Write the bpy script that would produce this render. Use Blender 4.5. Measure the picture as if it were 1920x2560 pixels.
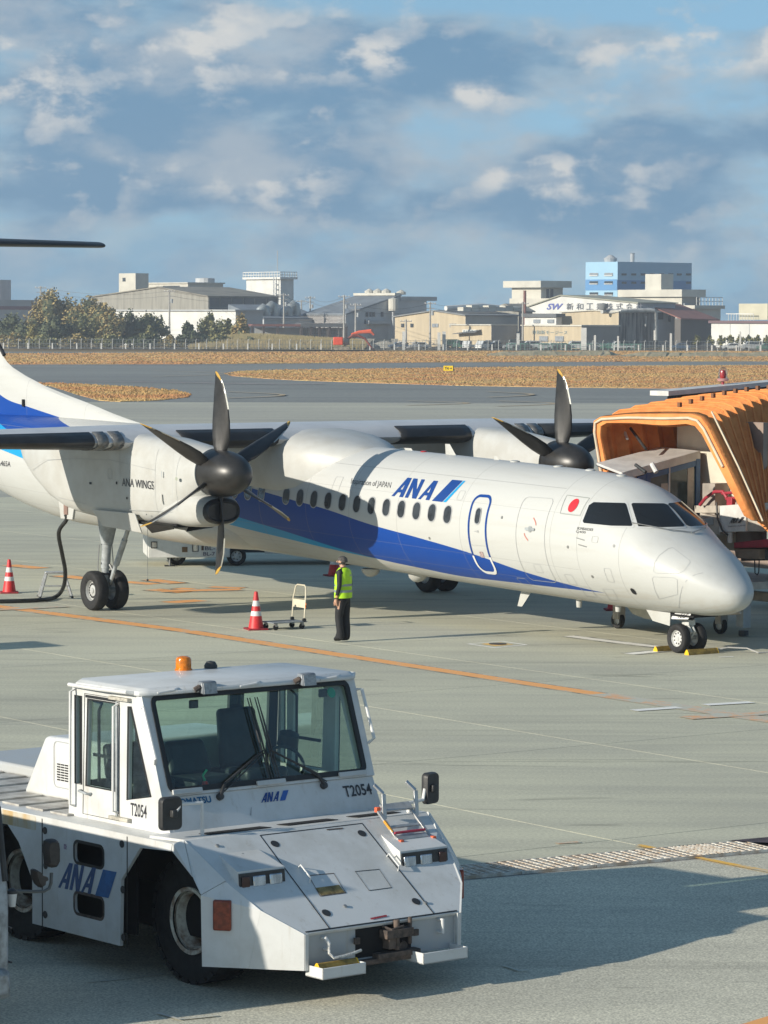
import bpy, bmesh, math, random
from math import sin, cos, pi, radians as R, atan2, hypot, sqrt
from mathutils import Vector, Matrix
from mathutils.bvhtree import BVHTree
random.seed(7)
sc = bpy.context.scene
for o in list(bpy.data.objects): bpy.data.objects.remove(o)
COL = sc.collection

# ------------------------------------------------------------ camera
CF, CP, CR, CH = 8410.9644, 0.0571, 0.0032, 6.2163      # focal (px of 1920), pitch down, roll, eye height
CF = 8410.96; CP = R(3.2726); CR = R(0.185)
cd = bpy.data.cameras.new('camera'); cam = bpy.data.objects.new('camera', cd); COL.objects.link(cam)
cd.sensor_fit = 'HORIZONTAL'; cd.sensor_width = 36; cd.lens = 36*CF/1920
cd.clip_start = 1; cd.clip_end = 12000
cam.matrix_world = Matrix.Translation((0, 0, CH)) @ Matrix.Rotation(pi/2-CP, 4, 'X') @ Matrix.Rotation(CR, 4, 'Z')
sc.camera = cam
# ------------------------------------------------------------ view
vs = sc.view_settings; vs.view_transform = 'Standard'; vs.look = 'None'; vs.gamma = 1; vs.exposure = 0.35
vs.use_curve_mapping = False
# ------------------------------------------------------------ sun
SAZ, SEL = R(32.3), R(18.6)
sd = Vector((cos(SAZ)*cos(SEL), sin(SAZ)*cos(SEL), -sin(SEL)))   # travel direction of the light
sl = bpy.data.lights.new('sun', 'SUN'); sl.energy = 4.8; sl.angle = R(0.53); sl.color = (1, .92, .79)
so = bpy.data.objects.new('sun', sl); COL.objects.link(so); so.rotation_euler = sd.to_track_quat('-Z', 'Y').to_euler()
so.location = (-40, -20, 40)
# ------------------------------------------------------------ world
w = bpy.data.worlds.new('World'); sc.world = w; w.use_nodes = True
nt = w.node_tree; nt.nodes.clear(); L = nt.links
def N(t, **k):
    n = nt.nodes.new(t)
    for a, b in k.items(): setattr(n, a, b)
    return n
def val(x):
    n = N('ShaderNodeValue'); n.outputs[0].default_value = x; return n.outputs[0]
def setin(s, x):
    if hasattr(x, 'links') or isinstance(x, bpy.types.NodeSocket): nt.links.new(x, s)
    else: s.default_value = x
def M(op, a, b=0., c=0., clamp=False):
    n = N('ShaderNodeMath', operation=op, use_clamp=clamp)
    setin(n.inputs[0], a); setin(n.inputs[1], b); setin(n.inputs[2], c); return n.outputs[0]
def mapr(x, a, b, c=0., d=1., smooth=True):
    n = N('ShaderNodeMapRange', interpolation_type='SMOOTHSTEP' if smooth else 'LINEAR')
    for i, q in enumerate((x, a, b, c, d)): setin(n.inputs[i], q)
    return n.outputs[0]
def noise(vec, scale, detail=6, rough=.55, dist=0.):
    n = N('ShaderNodeTexNoise'); L_ = nt.links; L_.new(vec, n.inputs['Vector'])
    n.inputs['Scale'].default_value = scale; n.inputs['Detail'].default_value = detail
    n.inputs['Roughness'].default_value = rough; n.inputs['Distortion'].default_value = dist
    return n.outputs['Fac']
def mixc(f, a, b, typ='MIX'):
    n = N('ShaderNodeMix', data_type='RGBA', blend_type=typ)
    setin(n.inputs[0], f)
    for i, q in ((6, a), (7, b)):
        if isinstance(q, (tuple, list)): n.inputs[i].default_value = (*q[:3], 1)
        else: nt.links.new(q, n.inputs[i])
    return n.outputs[2]
tc = N('ShaderNodeTexCoord'); dirv = tc.outputs['Generated']
sep = N('ShaderNodeSeparateXYZ'); L.new(dirv, sep.inputs[0]); DX, DY, DZ = sep.outputs
cmb = N('ShaderNodeCombineXYZ'); L.new(DX, cmb.inputs[0]); L.new(DY, cmb.inputs[1]); L.new(M('ADD', M('MULTIPLY', M('ABSOLUTE', DZ), .9), .16), cmb.inputs[2])
sky = N('ShaderNodeTexSky', sky_type='NISHITA'); sky.sun_disc = False
sky.sun_elevation = SEL; sky.sun_rotation = atan2(-cos(SAZ), -sin(SAZ)); sky.altitude = 0; sky.air_density = 1.0; sky.dust_density = .6; sky.ozone_density = 1.5
L.new(cmb.outputs[0], sky.inputs['Vector'])
bg1 = N('ShaderNodeBackground'); L.new(mixc(1., sky.outputs[0], (.90, 1.10, 1.10), 'MULTIPLY'), bg1.inputs[0]); bg1.inputs[1].default_value = .112
def cvec(sx, sz, off=(0, 0, 0)):
    n = N('ShaderNodeVectorMath', operation='MULTIPLY_ADD'); L.new(dirv, n.inputs[0])
    n.inputs[1].default_value = (sx, sx, sz); n.inputs[2].default_value = off; return n.outputs[0]
def blob(cx, cz, rx, rz, amp):
    d = M('ADD', M('POWER', M('DIVIDE', M('SUBTRACT', DX, cx), rx), 2.), M('POWER', M('DIVIDE', M('SUBTRACT', DZ, cz), rz), 2.))
    return M('MULTIPLY', M('EXPONENT', M('MULTIPLY', d, -1.)), amp)
front = mapr(DY, .2, .8)
def field(bl):
    q = None
    for b_ in bl: e_ = blob(*b_); q = e_ if q is None else M('ADD', q, e_)
    return M('MULTIPLY', q, front)
nP = noise(cvec(36, 60, (3.1, 1.7, .4)), 1.0, 9, .55, .12)            # billows
nQ = noise(cvec(36, 60, (3.34, 1.7, .12)), 1.0, 9, .55, .12)          # the same, moved towards the sun: lit and shaded sides
nM = noise(cvec(14, 38, (9.3, 4.1, 2.2)), 1.0, 8, .54, .12)            # long layered decks
nW = noise(cvec(40, 90, (1.3, 2.1, 5.2)), 1.0, 7, .6, .2)            # small streaks
mass = field([(-.05, .062, .085, .020, .16), (.0, .034, .12, .014, .10), (-.08, .090, .05, .012, .12), (.085, .066, .04, .018, .08), (.06, .100, .09, .012, -.30), (-.015, .101, .045, .006, -.18), (.048, .058, .018, .008, -.12), (-.09, .045, .05, .012, .08), (.06, .045, .05, .012, .08), (-.11, .095, .02, .010, .12)])
dens = M('ADD', M('ADD', M('MULTIPLY', nM, .75), M('MULTIPLY', nP, .35)), mass)
cov = M('MAXIMUM', mapr(dens, .46, .60), mapr(DZ, .034, .024, 0, .80))
dark = M('MULTIPLY', mapr(dens, .56, .68), mapr(DZ, .012, .035, .25, 1.))
puff = field([(-.032, .080, .020, .009, .20), (-.062, .085, .030, .008, .17), (-.095, .066, .034, .010, .14), (.026, .0665, .013, .0055, .24), (.047, .0425, .013, .0045, .25), (.079, .079, .030, .009, .18), (-.001, .077, .007, .005, .22), (-.036, .044, .022, .007, .14), (-.112, .080, .008, .006, .2), (.033, .041, .006, .003, .18), (.10, .079, .012, .004, .16), (-.09, .045, .03, .004, .06)])
rim = mapr(M('SUBTRACT', nP, nQ), -.06, .10)
lit = mapr(M('ADD', M('MULTIPLY', nP, .9), M('ADD', puff, M('MULTIPLY', rim, .10))), .54, .90)
soft = M('MULTIPLY', mapr(M('ADD', noise(cvec(22, 42, (2.2, 6.1, 3.7)), 1.0, 8, .57, .1), field([(-.07, .078, .045, .014, .16), (-.09, .060, .035, .012, .10), (.075, .076, .040, .012, .14), (-.03, .044, .030, .010, .10), (.03, .058, .02, .012, .10), (.0, .020, .2, .006, .05)])), .50, .72), mapr(DZ, .006, .03, .35, 1.))
lit = M('MULTIPLY', M('MULTIPLY', lit, M('ADD', M('MULTIPLY', rim, .6), .5)), mapr(DZ, .010, .035, .2, 1.), clamp=True)
base_c = mixc(mapr(M('ADD', nW, M('MULTIPLY', nP, .6)), .60, 1.0), (.235, .405, .565), (.36, .49, .59))
greyc = mixc(dark, base_c, (.145, .295, .460)); greyc = mixc(M('MULTIPLY', soft, .62), greyc, (.50, .545, .585))
cov = M('MAXIMUM', cov, M('MULTIPLY', M('MAXIMUM', lit, M('MULTIPLY', soft, .6)), .95))
ccol = mixc(lit, greyc, (.70, .70, .68))
bg2 = N('ShaderNodeBackground'); L.new(ccol, bg2.inputs[0]); bg2.inputs[1].default_value = .80
mx = N('ShaderNodeMixShader'); L.new(M('MULTIPLY', cov, mapr(DZ, .5, .15, .12, .95)), mx.inputs[0]); L.new(bg1.outputs[0], mx.inputs[1]); L.new(bg2.outputs[0], mx.inputs[2])
ow = N('ShaderNodeOutputWorld'); L.new(mx.outputs[0], ow.inputs[0])

# ------------------------------------------------------------ pixel helpers: where a ray of the camera meets a plane of the place
PS = 1920/1659.0
def ray(u, v):
    U = u*PS-960; V = v*PS-1280; c, s = cos(CR), sin(CR)
    a, b = (c*U+s*V)/CF, -(-s*U+c*V)/CF
    return Vector((a, cos(CP)+b*sin(CP), -sin(CP)+b*cos(CP)))
def G(u, v, z=0.):
    d = ray(u, v); return Vector((0, 0, CH)) + d*((z-CH)/d.z)
def D(u, v, Y):
    d = ray(u, v); return Vector((0, 0, CH)) + d*(Y/d.y)
def in_frame(mi, u, v):
    o = mi @ Vector((0, 0, CH)); return o, (mi.to_3x3() @ ray(u, v))
def hit(mi, u, v, axis, val_):
    o, d = in_frame(mi, u, v); t = (val_-o[axis])/d[axis]; return o+d*t
def hitp(mi, u, v, p0, n):
    o, d = in_frame(mi, u, v); n = Vector(n); t = ((Vector(p0)-o).dot(n))/d.dot(n); return o+d*t

# ------------------------------------------------------------ materials
MATS = {}
def mat(name, col=(.5, .5, .5), rough=.6, metal=0., var=.12, scale=3., bump=0., bscale=40., spec=None, col2=None, det=6, alpha=None, trans=None, stretch=None, emit=None, coat=0.):
    global nt
    if name in MATS: return MATS[name]
    m = bpy.data.materials.new(name); m.use_nodes = True; nt = m.node_tree
    bs = nt.nodes['Principled BSDF']; bs.inputs['Roughness'].default_value = rough; bs.inputs['Metallic'].default_value = metal
    if spec is not None: bs.inputs['Specular IOR Level'].default_value = spec
    if coat: bs.inputs['Coat Weight'].default_value = coat
    if trans: bs.inputs['Transmission Weight'].default_value = trans
    t = nt.nodes.new('ShaderNodeTexCoord'); v = t.outputs['Object']
    if stretch:
        mp = nt.nodes.new('ShaderNodeMapping'); mp.inputs['Scale'].default_value = stretch; nt.links.new(v, mp.inputs[0]); v = mp.outputs[0]
    c2 = col2 or tuple(x*(1-var*1.6) for x in col)
    if var > 0 or col2:
        f = mapr(noise(v, scale, det, .6), .35, .68); nt.links.new(mixc(f, col, c2), bs.inputs['Base Color'])
    else: bs.inputs['Base Color'].default_value = (*col, 1)
    if bump:
        b = nt.nodes.new('ShaderNodeBump'); b.inputs['Strength'].default_value = bump; b.inputs['Distance'].default_value = .02
        nt.links.new(noise(v, bscale, 4, .6), b.inputs['Height']); nt.links.new(b.outputs[0], bs.inputs['Normal'])
    if alpha is not None: bs.inputs['Alpha'].default_value = alpha
    if emit: bs.inputs['Emission Color'].default_value = (*emit[0], 1); bs.inputs['Emission Strength'].default_value = emit[1]
    MATS[name] = m; return m
def glass(name, col=(.75, .9, .84), a=.5, rough=.03):
    """thin tinted pane: partly see-through, mirror-like on top"""
    global nt
    if name in MATS: return MATS[name]
    m = bpy.data.materials.new(name); m.use_nodes = True; nt = m.node_tree; nt.nodes.clear()
    tr = N('ShaderNodeBsdfTransparent'); tr.inputs[0].default_value = (*col, 1)
    gl = N('ShaderNodeBsdfGlossy'); gl.inputs['Roughness'].default_value = rough; gl.inputs[0].default_value = (.9, .95, .95, 1)
    fr = N('ShaderNodeFresnel'); fr.inputs[0].default_value = 1.5
    mxs = N('ShaderNodeMixShader'); nt.links.new(M('ADD', M('MULTIPLY', fr.outputs[0], .45), .01), mxs.inputs[0])
    nt.links.new(tr.outputs[0], mxs.inputs[1]); nt.links.new(gl.outputs[0], mxs.inputs[2])
    o = N('ShaderNodeOutputMaterial'); nt.links.new(mxs.outputs[0], o.inputs[0]); MATS[name] = m; return m

# ------------------------------------------------------------ mesh builder
class MB:
    def __init__(s): s.v = []; s.f = []; s.m = []
    def add(s, vs, fs, mi=0):
        o = len(s.v); s.v += [tuple(p) for p in vs]; s.f += [tuple(i+o for i in f) for f in fs]; s.m += [mi]*len(fs); return s
    def box(s, a, b, mi=0):
        x0, y0, z0 = a; x1, y1, z1 = b
        return s.add([(x0, y0, z0), (x1, y0, z0), (x1, y1, z0), (x0, y1, z0), (x0, y0, z1), (x1, y0, z1), (x1, y1, z1), (x0, y1, z1)],
                     [(0, 3, 2, 1), (4, 5, 6, 7), (0, 1, 5, 4), (1, 2, 6, 5), (2, 3, 7, 6), (3, 0, 4, 7)], mi)
    def hexa(s, p, mi=0):   # eight corners: bottom four then top four
        return s.add(p, [(0, 3, 2, 1), (4, 5, 6, 7), (0, 1, 5, 4), (1, 2, 6, 5), (2, 3, 7, 6), (3, 0, 4, 7)], mi)
    def prism(s, poly, axis, a, b, mi=0):
        """poly in the two other axes (order x,y,z minus axis), extruded along axis from a to b"""
        def P(q, t):
            l = list(q); l.insert(axis, t); return tuple(l)
        n = len(poly); vs = [P(q, a) for q in poly]+[P(q, b) for q in poly]
        fs = [tuple(range(n))[::-1], tuple(range(n, 2*n))]+[(i, (i+1) % n, n+(i+1) % n, n+i) for i in range(n)]
        return s.add(vs, fs, mi)
    def poly(s, pts, mi=0): return s.add(pts, [tuple(range(len(pts)))], mi)
    def slab(s, pts, off, mi=0):  # polygon given in 3D, thickened by vector off
        n = len(pts); off = Vector(off); vs = [Vector(p) for p in pts]+[Vector(p)+off for p in pts]
        return s.add(vs, [tuple(range(n))[::-1], tuple(range(n, 2*n))]+[(i, (i+1) % n, n+(i+1) % n, n+i) for i in range(n)], mi)
    def loft(s, rings, cap=True, closed=True, mi=0):
        n = len(rings[0]); vs = [p for r in rings for p in r]; fs = []
        for k in range(len(rings)-1):
            for i in range(n if closed else n-1):
                j = (i+1) % n; fs.append((k*n+i, k*n+j, (k+1)*n+j, (k+1)*n+i))
        if cap: fs += [tuple(range(n))[::-1], tuple(range((len(rings)-1)*n, len(rings)*n))]
        return s.add(vs, fs, mi)
    def tube(s, pts, r, n=8, mi=0, cap=True, closed=False):
        pts = [Vector(p) for p in pts]; rs = r if isinstance(r, (list, tuple)) else [r]*len(pts); rings = []; up = None
        for i, p in enumerate(pts):
            a = pts[(i-1) % len(pts)] if (closed or i > 0) else p; b = pts[(i+1) % len(pts)] if (closed or i < len(pts)-1) else p
            t = (b-a).normalized()
            if up is None: up = t.orthogonal().normalized()
            else: up = (up-t*up.dot(t)).normalized()
            q = t.cross(up); rings.append([p+(up*cos(2*pi*k/n)+q*sin(2*pi*k/n))*rs[i] for k in range(n)])
        if closed: rings.append(rings[0])
        return s.loft(rings, cap and not closed, True, mi)
    def lathe(s, prof, o=(0, 0, 0), axis=(0, 0, 1), n=24, mi=0, cap=True, a0=0., a1=2*pi):
        ax = Vector(axis).normalized(); u = ax.orthogonal().normalized(); w_ = ax.cross(u); o = Vector(o)
        rings = [[o+ax*h+(u*cos(2*pi*k/n)+w_*sin(2*pi*k/n))*max(r, 1e-4) for k in range(n)] for r, h in prof]
        return s.loft(rings, cap, True, mi)
    def mirror(s, axis=1):
        k = len(s.v); self_v = [tuple(-c if i == axis else c for i, c in enumerate(p)) for p in s.v]
        s.f += [tuple(i+k for i in f[::-1]) for f in s.f]; s.m += s.m; s.v += self_v; return s
    def xf(s, mtx): s.v = [tuple(mtx @ Vector(p)) for p in s.v]; return s
    def mesh(s, name, mats):
        me = bpy.data.meshes.new(name); me.from_pydata(s.v, [], s.f)
        for m in (mats if isinstance(mats, (list, tuple)) else [mats]): me.materials.append(m)
        if any(s.m): me.polygons.foreach_set('material_index', s.m)
        bm = bmesh.new(); bm.from_mesh(me); bmesh.ops.recalc_face_normals(bm, faces=bm.faces); bm.to_mesh(me); bm.free()
        me.update(); return me
    def obj(s, name, mats, parent=None, smooth=False, bevel=0., seg=2, sub=0, recalc=True):
        me = s.mesh(name, mats); return link(name, me, parent, smooth, bevel, seg, sub)
def link(name, me, parent=None, smooth=False, bevel=0., seg=2, sub=0):
    o = bpy.data.objects.new(name, me); COL.objects.link(o)
    if parent is not None: o.parent = parent
    if bevel:
        b = o.modifiers.new('bevel', 'BEVEL'); b.width = bevel; b.segments = seg; b.limit_method = 'ANGLE'; b.angle_limit = R(35)
    if sub:
        b = o.modifiers.new('sub', 'SUBSURF'); b.levels = sub; b.render_levels = sub
    if smooth or bevel:
        me.polygons.foreach_set('use_smooth', [True]*len(me.polygons))
        try: me.set_sharp_from_angle(angle=R(38))
        except Exception: pass
    return o
def tag(o, label=None, cat=None, group=None, kind=None):
    if label: o['label'] = label
    if cat: o['category'] = cat
    if group: o['group'] = group
    if kind: o['kind'] = kind
    return o
def empty(name, loc=(0, 0, 0), rz=0., label=None, cat=None, group=None):
    o = bpy.data.objects.new(name, None); COL.objects.link(o); o.location = loc; o.rotation_euler = (0, 0, rz); o.empty_display_size = .2
    return tag(o, label, cat, group)
def copy_tree(o, parent=None):
    c = o.copy(); COL.objects.link(c); c.parent = parent
    for ch in o.children: copy_tree(ch, c)
    return c
def frame_of(loc, rz): return (Matrix.Translation(loc) @ Matrix.Rotation(rz, 4, 'Z'))

# ------------------------------------------------------------ flat prints (lettering, outlines) laid on a surface
def fill2d(loops, maxlen=None):
    bm = bmesh.new()
    for lp in loops:
        vs = [bm.verts.new((p[0], p[1], 0)) for p in lp]
        for i in range(len(vs)): bm.edges.new((vs[i], vs[(i+1) % len(vs)]))
    bmesh.ops.triangle_fill(bm, use_beauty=True, use_dissolve=False, edges=bm.edges[:])
    return bm
def bm_sub(bm, maxlen):
    for _ in range(7):
        es = [e for e in bm.edges if e.calc_length() > maxlen]
        if not es: break
        bmesh.ops.subdivide_edges(bm, edges=es, cuts=1, use_grid_fill=False); bmesh.ops.triangulate(bm, faces=bm.faces[:])
def bm_arrays(bm):
    bm.verts.index_update(); return [(v.co.x, v.co.y) for v in bm.verts], [tuple(v.index for v in f.verts) for f in bm.faces]
def text2d(txt, bold=0., shear=0., space=1.):
    """lettering as flat triangles, scaled to width 1 and height 1"""
    cu = bpy.data.curves.new('t', 'FONT'); cu.body = txt; cu.offset = bold; cu.shear = shear; cu.resolution_u = 3; cu.space_character = space
    o = bpy.data.objects.new('t', cu); COL.objects.link(o); bpy.context.view_layer.update()
    me = o.evaluated_get(bpy.context.evaluated_depsgraph_get()).to_mesh()
    vs = [(v.co.x, v.co.y) for v in me.vertices]; fs = [tuple(p.vertices) for p in me.polygons]
    bpy.data.objects.remove(o); bpy.data.curves.remove(cu)
    if not vs: return [], []
    x0, x1 = min(p[0] for p in vs), max(p[0] for p in vs); y0, y1 = min(p[1] for p in vs), max(p[1] for p in vs)
    return [((x-x0)/(x1-x0), (y-y0)/(y1-y0)) for x, y in vs], fs
def flat(name, vf, mapf, m, parent, kind=None):
    vs, fs = vf; o = MB().add([mapf(*p) for p in vs], fs); me = bpy.data.meshes.new(name); me.from_pydata(o.v, [], o.f); me.materials.append(m)
    return link(name, me, parent)
def quadmap(o, x, y):
    o, x, y = Vector(o), Vector(x), Vector(y); return lambda s, t: o+x*s+y*t
def rrect(cx, cy, w_, h_, r, n=4):
    out = []
    for k, (sx, sy) in enumerate(((1, 1), (-1, 1), (-1, -1), (1, -1))):
        for i in range(n+1):
            a = pi/2*k+pi/2*i/n; out.append((cx+sx*(w_/2-r)+r*cos(a), cy+sy*(h_/2-r)+r*sin(a)))
    return out
def ribbon(pts, w_, closed=False):
    vs = []; n = len(pts); fs = []
    for i, p in enumerate(pts):
        a = pts[(i-1) % n] if (closed or i) else p; b = pts[(i+1) % n] if (closed or i < n-1) else p
        dx, dy = b[0]-a[0], b[1]-a[1]; l = hypot(dx, dy) or 1; nx, ny = -dy/l*w_/2, dx/l*w_/2
        vs += [(p[0]+nx, p[1]+ny), (p[0]-nx, p[1]-ny)]
    for i in range(n if closed else n-1):
        j = (i+1) % n; fs.append((2*i, 2*i+1, 2*j+1, 2*j))
    return vs, fs
def dense(pts, step, closed=False):
    out = []; n = len(pts)
    for i in range(n if closed else n-1):
        a, b = pts[i], pts[(i+1) % n]; k = max(1, int(hypot(b[0]-a[0], b[1]-a[1])/step))
        out += [(a[0]+(b[0]-a[0])*t/k, a[1]+(b[1]-a[1])*t/k) for t in range(k)]
    if not closed: out.append(pts[-1])
    return out
# the slanted three-letter mark: polygons in a unit box (x 0..1 letters, then the flag), sheared by the caller
LET_A = [[(0, 0), (.25, 0), (.39, .22), (.67, .22), (.67, 0), (1, 0), (1, 1), (.62, 1)], [(.49, .38), (.67, .38), (.67, .67)]]
LET_N = [[(0, 0), (.30, 0), (.30, .56), (.64, 0), (1, 0), (1, 1), (.70, 1), (.70, .45), (.36, 1), (0, 1)]]
def logo_mark():
    """returns (letters, flag, stripe) as lists of loops with x in 0..1.6, y in 0..1"""
    letters = []
    for k, lt in enumerate((LET_A, LET_N, LET_A)):
        letters.append([[(k*.345+x*.30, y) for x, y in lp] for lp in lt])
    flag = [(1.10, 0), (1.38, 0), (1.56, 1), (1.28, 1)]; stripe = [(1.395, 0), (1.45, 0), (1.63, 1), (1.575, 1)]
    return letters, flag, stripe
# ============================================================ GROUND
def ground_mat(name, col, col2, fine=30., famt=.35, big=.12, bump=.25, rough=.9, streak=(1, 1, 1), spots=None, tone=None, lines=None):
    global nt
    m = bpy.data.materials.new(name); m.use_nodes = True; nt = m.node_tree
    bs = nt.nodes['Principled BSDF']; bs.inputs['Roughness'].default_value = rough; bs.inputs['Specular IOR Level'].default_value = .25
    g = nt.nodes.new('ShaderNodeNewGeometry'); P = g.outputs['Position']
    mp = nt.nodes.new('ShaderNodeMapping'); mp.inputs['Rotation'].default_value = (0, 0, R(-33)); mp.inputs['Scale'].default_value = streak; nt.links.new(P, mp.inputs[0])
    a = mapr(noise(P, big, 5, .6), .36, .64); b = mapr(noise(mp.outputs[0], big*4.5, 6, .65, .4), .34, .70)
    c = mixc(M('MULTIPLY', M('ADD', M('MULTIPLY', a, .5), M('MULTIPLY', b, .6)), 1., clamp=True), col, col2)
    f = mapr(noise(P, fine, 3, .7), .3, .7, 1-famt, 1+famt*.6)
    hs = nt.nodes.new('ShaderNodeVectorMath'); hs.operation = 'SCALE'; nt.links.new(c, hs.inputs[0]); nt.links.new(f, hs.inputs['Scale'])
    c = hs.outputs[0]
    if spots:   # small dark stains and tyre marks with a shape of their own
        s = mapr(noise(mp.outputs[0], spots[0], 5, .7, 1.2), spots[1], spots[1]+.07); c = mixc(M('MULTIPLY', s, spots[2]), c, tuple(x*.45 for x in col2))
    if lines:   # long faint tyre tracks along the taxi direction
        mq = nt.nodes.new('ShaderNodeMapping'); mq.inputs['Rotation'].default_value = (0, 0, R(lines)); mq.inputs['Scale'].default_value = (.035, 1.5, 1); nt.links.new(P, mq.inputs[0])
        s2 = mapr(noise(mq.outputs[0], .9, 5, .7, .3), .56, .70); c = mixc(M('MULTIPLY', s2, .35), c, tuple(x*.55 for x in col2))
    if tone:    # every slab a little different
        oi = nt.nodes.new('ShaderNodeObjectInfo'); t = mapr(oi.outputs['Random'], 0, 1, 1-tone, 1+tone, False)
        hs2 = nt.nodes.new('ShaderNodeVectorMath'); hs2.operation = 'SCALE'; nt.links.new(c, hs2.inputs[0]); nt.links.new(t, hs2.inputs['Scale']); c = hs2.outputs[0]
    nt.links.new(c, bs.inputs['Base Color'])
    bp = nt.nodes.new('ShaderNodeBump'); bp.inputs['Strength'].default_value = bump; bp.inputs['Distance'].default_value = .01
    nt.links.new(noise(P, fine*1.3, 3, .7), bp.inputs['Height']); nt.links.new(bp.outputs[0], bs.inputs['Normal'])
    MATS[name] = m; return m
m_conc = ground_mat('apron_concrete', (.585, .57, .43), (.45, .44, .35), 22, .16, .13, .15, streak=(.22, 1.9, 1), spots=(.8, .60, .45), tone=.035, lines=54.6)
m_concfar = ground_mat('apron_concrete_far', (.51, .50, .40), (.36, .355, .31), 3, .12, .03, .1, streak=(.12, 1.3, 1), spots=(.5, .64, .35))
m_asph = ground_mat('coarse_asphalt', (.66, .63, .50), (.50, .48, .39), 40, .42, .15, .35, streak=(.4, 1.3, 1), spots=(1.1, .63, .4), lines=-28)
m_taxi = ground_mat('taxiway_asphalt', (.27, .28, .26), (.20, .21, .205), 2, .15, .02, .1, streak=(.1, 1.5, 1), spots=(.25, .60, .5))
m_earth = ground_mat('dry_earth', (.30, .21, .10), (.20, .15, .08), 3, .3, .05, .3)
m_bed = mat('joint_sealant', (.10, .10, .095), .9, var=.2)
def sheet(name, pts, z, m, kind='structure', parent=None):
    me = bpy.data.meshes.new(name); me.from_pydata([(p[0], p[1], z) for p in pts], [], [tuple(range(len(pts)))]); me.materials.append(m)
    o = link(name, me, parent)
    if me.polygons[0].normal.z < 0: me.flip_normals()
    if kind: o['kind'] = kind
    return o
sheet('ground', [(-6000, -300), (6000, -300), (6000, 9000), (-6000, 9000)], -.30, m_earth)
sheet('taxiway', [(-900, -60), (900, -60), (900, 640), (-900, 640)], -.06, m_taxi)
APZ = -.025
apron = sheet('apron', [(-300, 28), (300, 28), (300, 256), (140, 258), (-60, 250), (-300, 248)], APZ, m_bed)
sheet('apron_far_concrete', [(-300, 112), (300, 112), (300, 256.5), (140, 257.6), (0, 252.4), (-60, 250.3), (-300, 248.2)], -.004, m_concfar)
# slabs: laid square to the parking line; joints 2 cm wide and 2.5 cm deep
AXF = Vector((cos(R(-54.66)), sin(R(-54.66)), 0)); AXL = Vector((-AXF.y, AXF.x, 0))
SLW, SLH = 7.2, 5.6
sm = MB().box((-SLW/2+.008, -SLH/2+.008, -.021), (SLW/2-.008, SLH/2-.008, 0)).mesh('slab', m_conc)
cnt = 0; base = Vector((5.3, 63.9, 0))-AXL*1.9
cells = []
for i in range(-16, 22):
    for j in range(-20, 21):
        c = base+AXF*(i*SLW)+AXL*(j*SLH)
        if c.y < 34 or c.y > 116 or abs(c.x) > .118*c.y+9: continue
        cells.append((c.y, c))
cells.sort(key=lambda q: q[0])
for k, (yy, c) in enumerate(cells[:290]):
    s = bpy.data.objects.new('slab', sm); COL.objects.link(s); s.parent = apron; s.location = (c.x, c.y, 0); s.rotation_euler = (0, 0, R(-54.66)); cnt += 1
print('slabs', cnt)
# foreground asphalt, towards the camera from the drain
gd = (G(1659, 1826)-G(1050, 1880)); gd.z = 0; gd.normalize(); gl_ = Vector((-gd.y, gd.x, 0))     # along the drain, away from the camera
GA = G(1050, 1868)                                                        # far edge of the drain
def gp(s, t, z=0.): p = GA+gd*s+gl_*t; return Vector((p.x, p.y, z))
sheet('foreground_asphalt', [gp(-70, -.86), gp(70, -.86), (70, -60), (-60, -60)], .006, m_asph)
sheet('drain_edge', [gp(-30, .03), gp(40, .03), gp(40, -.86), gp(-30, -.86)], .002, mat('kerb_concrete', (.42, .41, .37), .9, var=.2, scale=5))
sheet('drain_channel', [gp(-30, -.09), gp(4.0, -.09), gp(4.0, -.79), gp(-30, -.79)], .005, mat('drain_dark', (.012, .012, .012), .9, var=0))
sheet('steel_cover', [gp(3.3, -.05), gp(40, -.05), gp(40, -.80), gp(4.0, -.80)], .046, mat('steel_cover', (.075, .05, .055), .7, var=.3, scale=4))
# ------------------------------------------------------------ drain grating: panels with bars
m_galv = mat('galvanised_steel', (.62, .60, .54), .6, metal=.0, var=.35, scale=9, col2=(.42, .33, .24))
gr = MB()
for k in range(8): gr.box((0, -.60+k*.076, 0), (.99, -.578+k*.076, .030))
for k in range(9): gr.box((k*.11, -.68, .006), (.022+k*.11, 0, .036))
gr.box((0, -.70, 0), (.99, -.68, .034)); gr.box((0, 0, 0), (.99, .02, .034)); gr.box((0, -.68, 0), (.014, 0, .034)); gr.box((.976, -.68, 0), (.99, 0, .034))
gme = gr.mesh('grating_panel', m_galv)
drain = empty('drain_grating', gp(0, 0, 0), atan2(gd.y, gd.x), 'long steel drain grating let into the apron beside the coarse asphalt', 'grating')
for k in (-4, -3, -2, -1, 0, 1, 2, 2.5):
    o = bpy.data.objects.new('grating_panel', gme); COL.objects.link(o); o.parent = drain; o.location = (k*1.0, -.09, .006)

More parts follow.
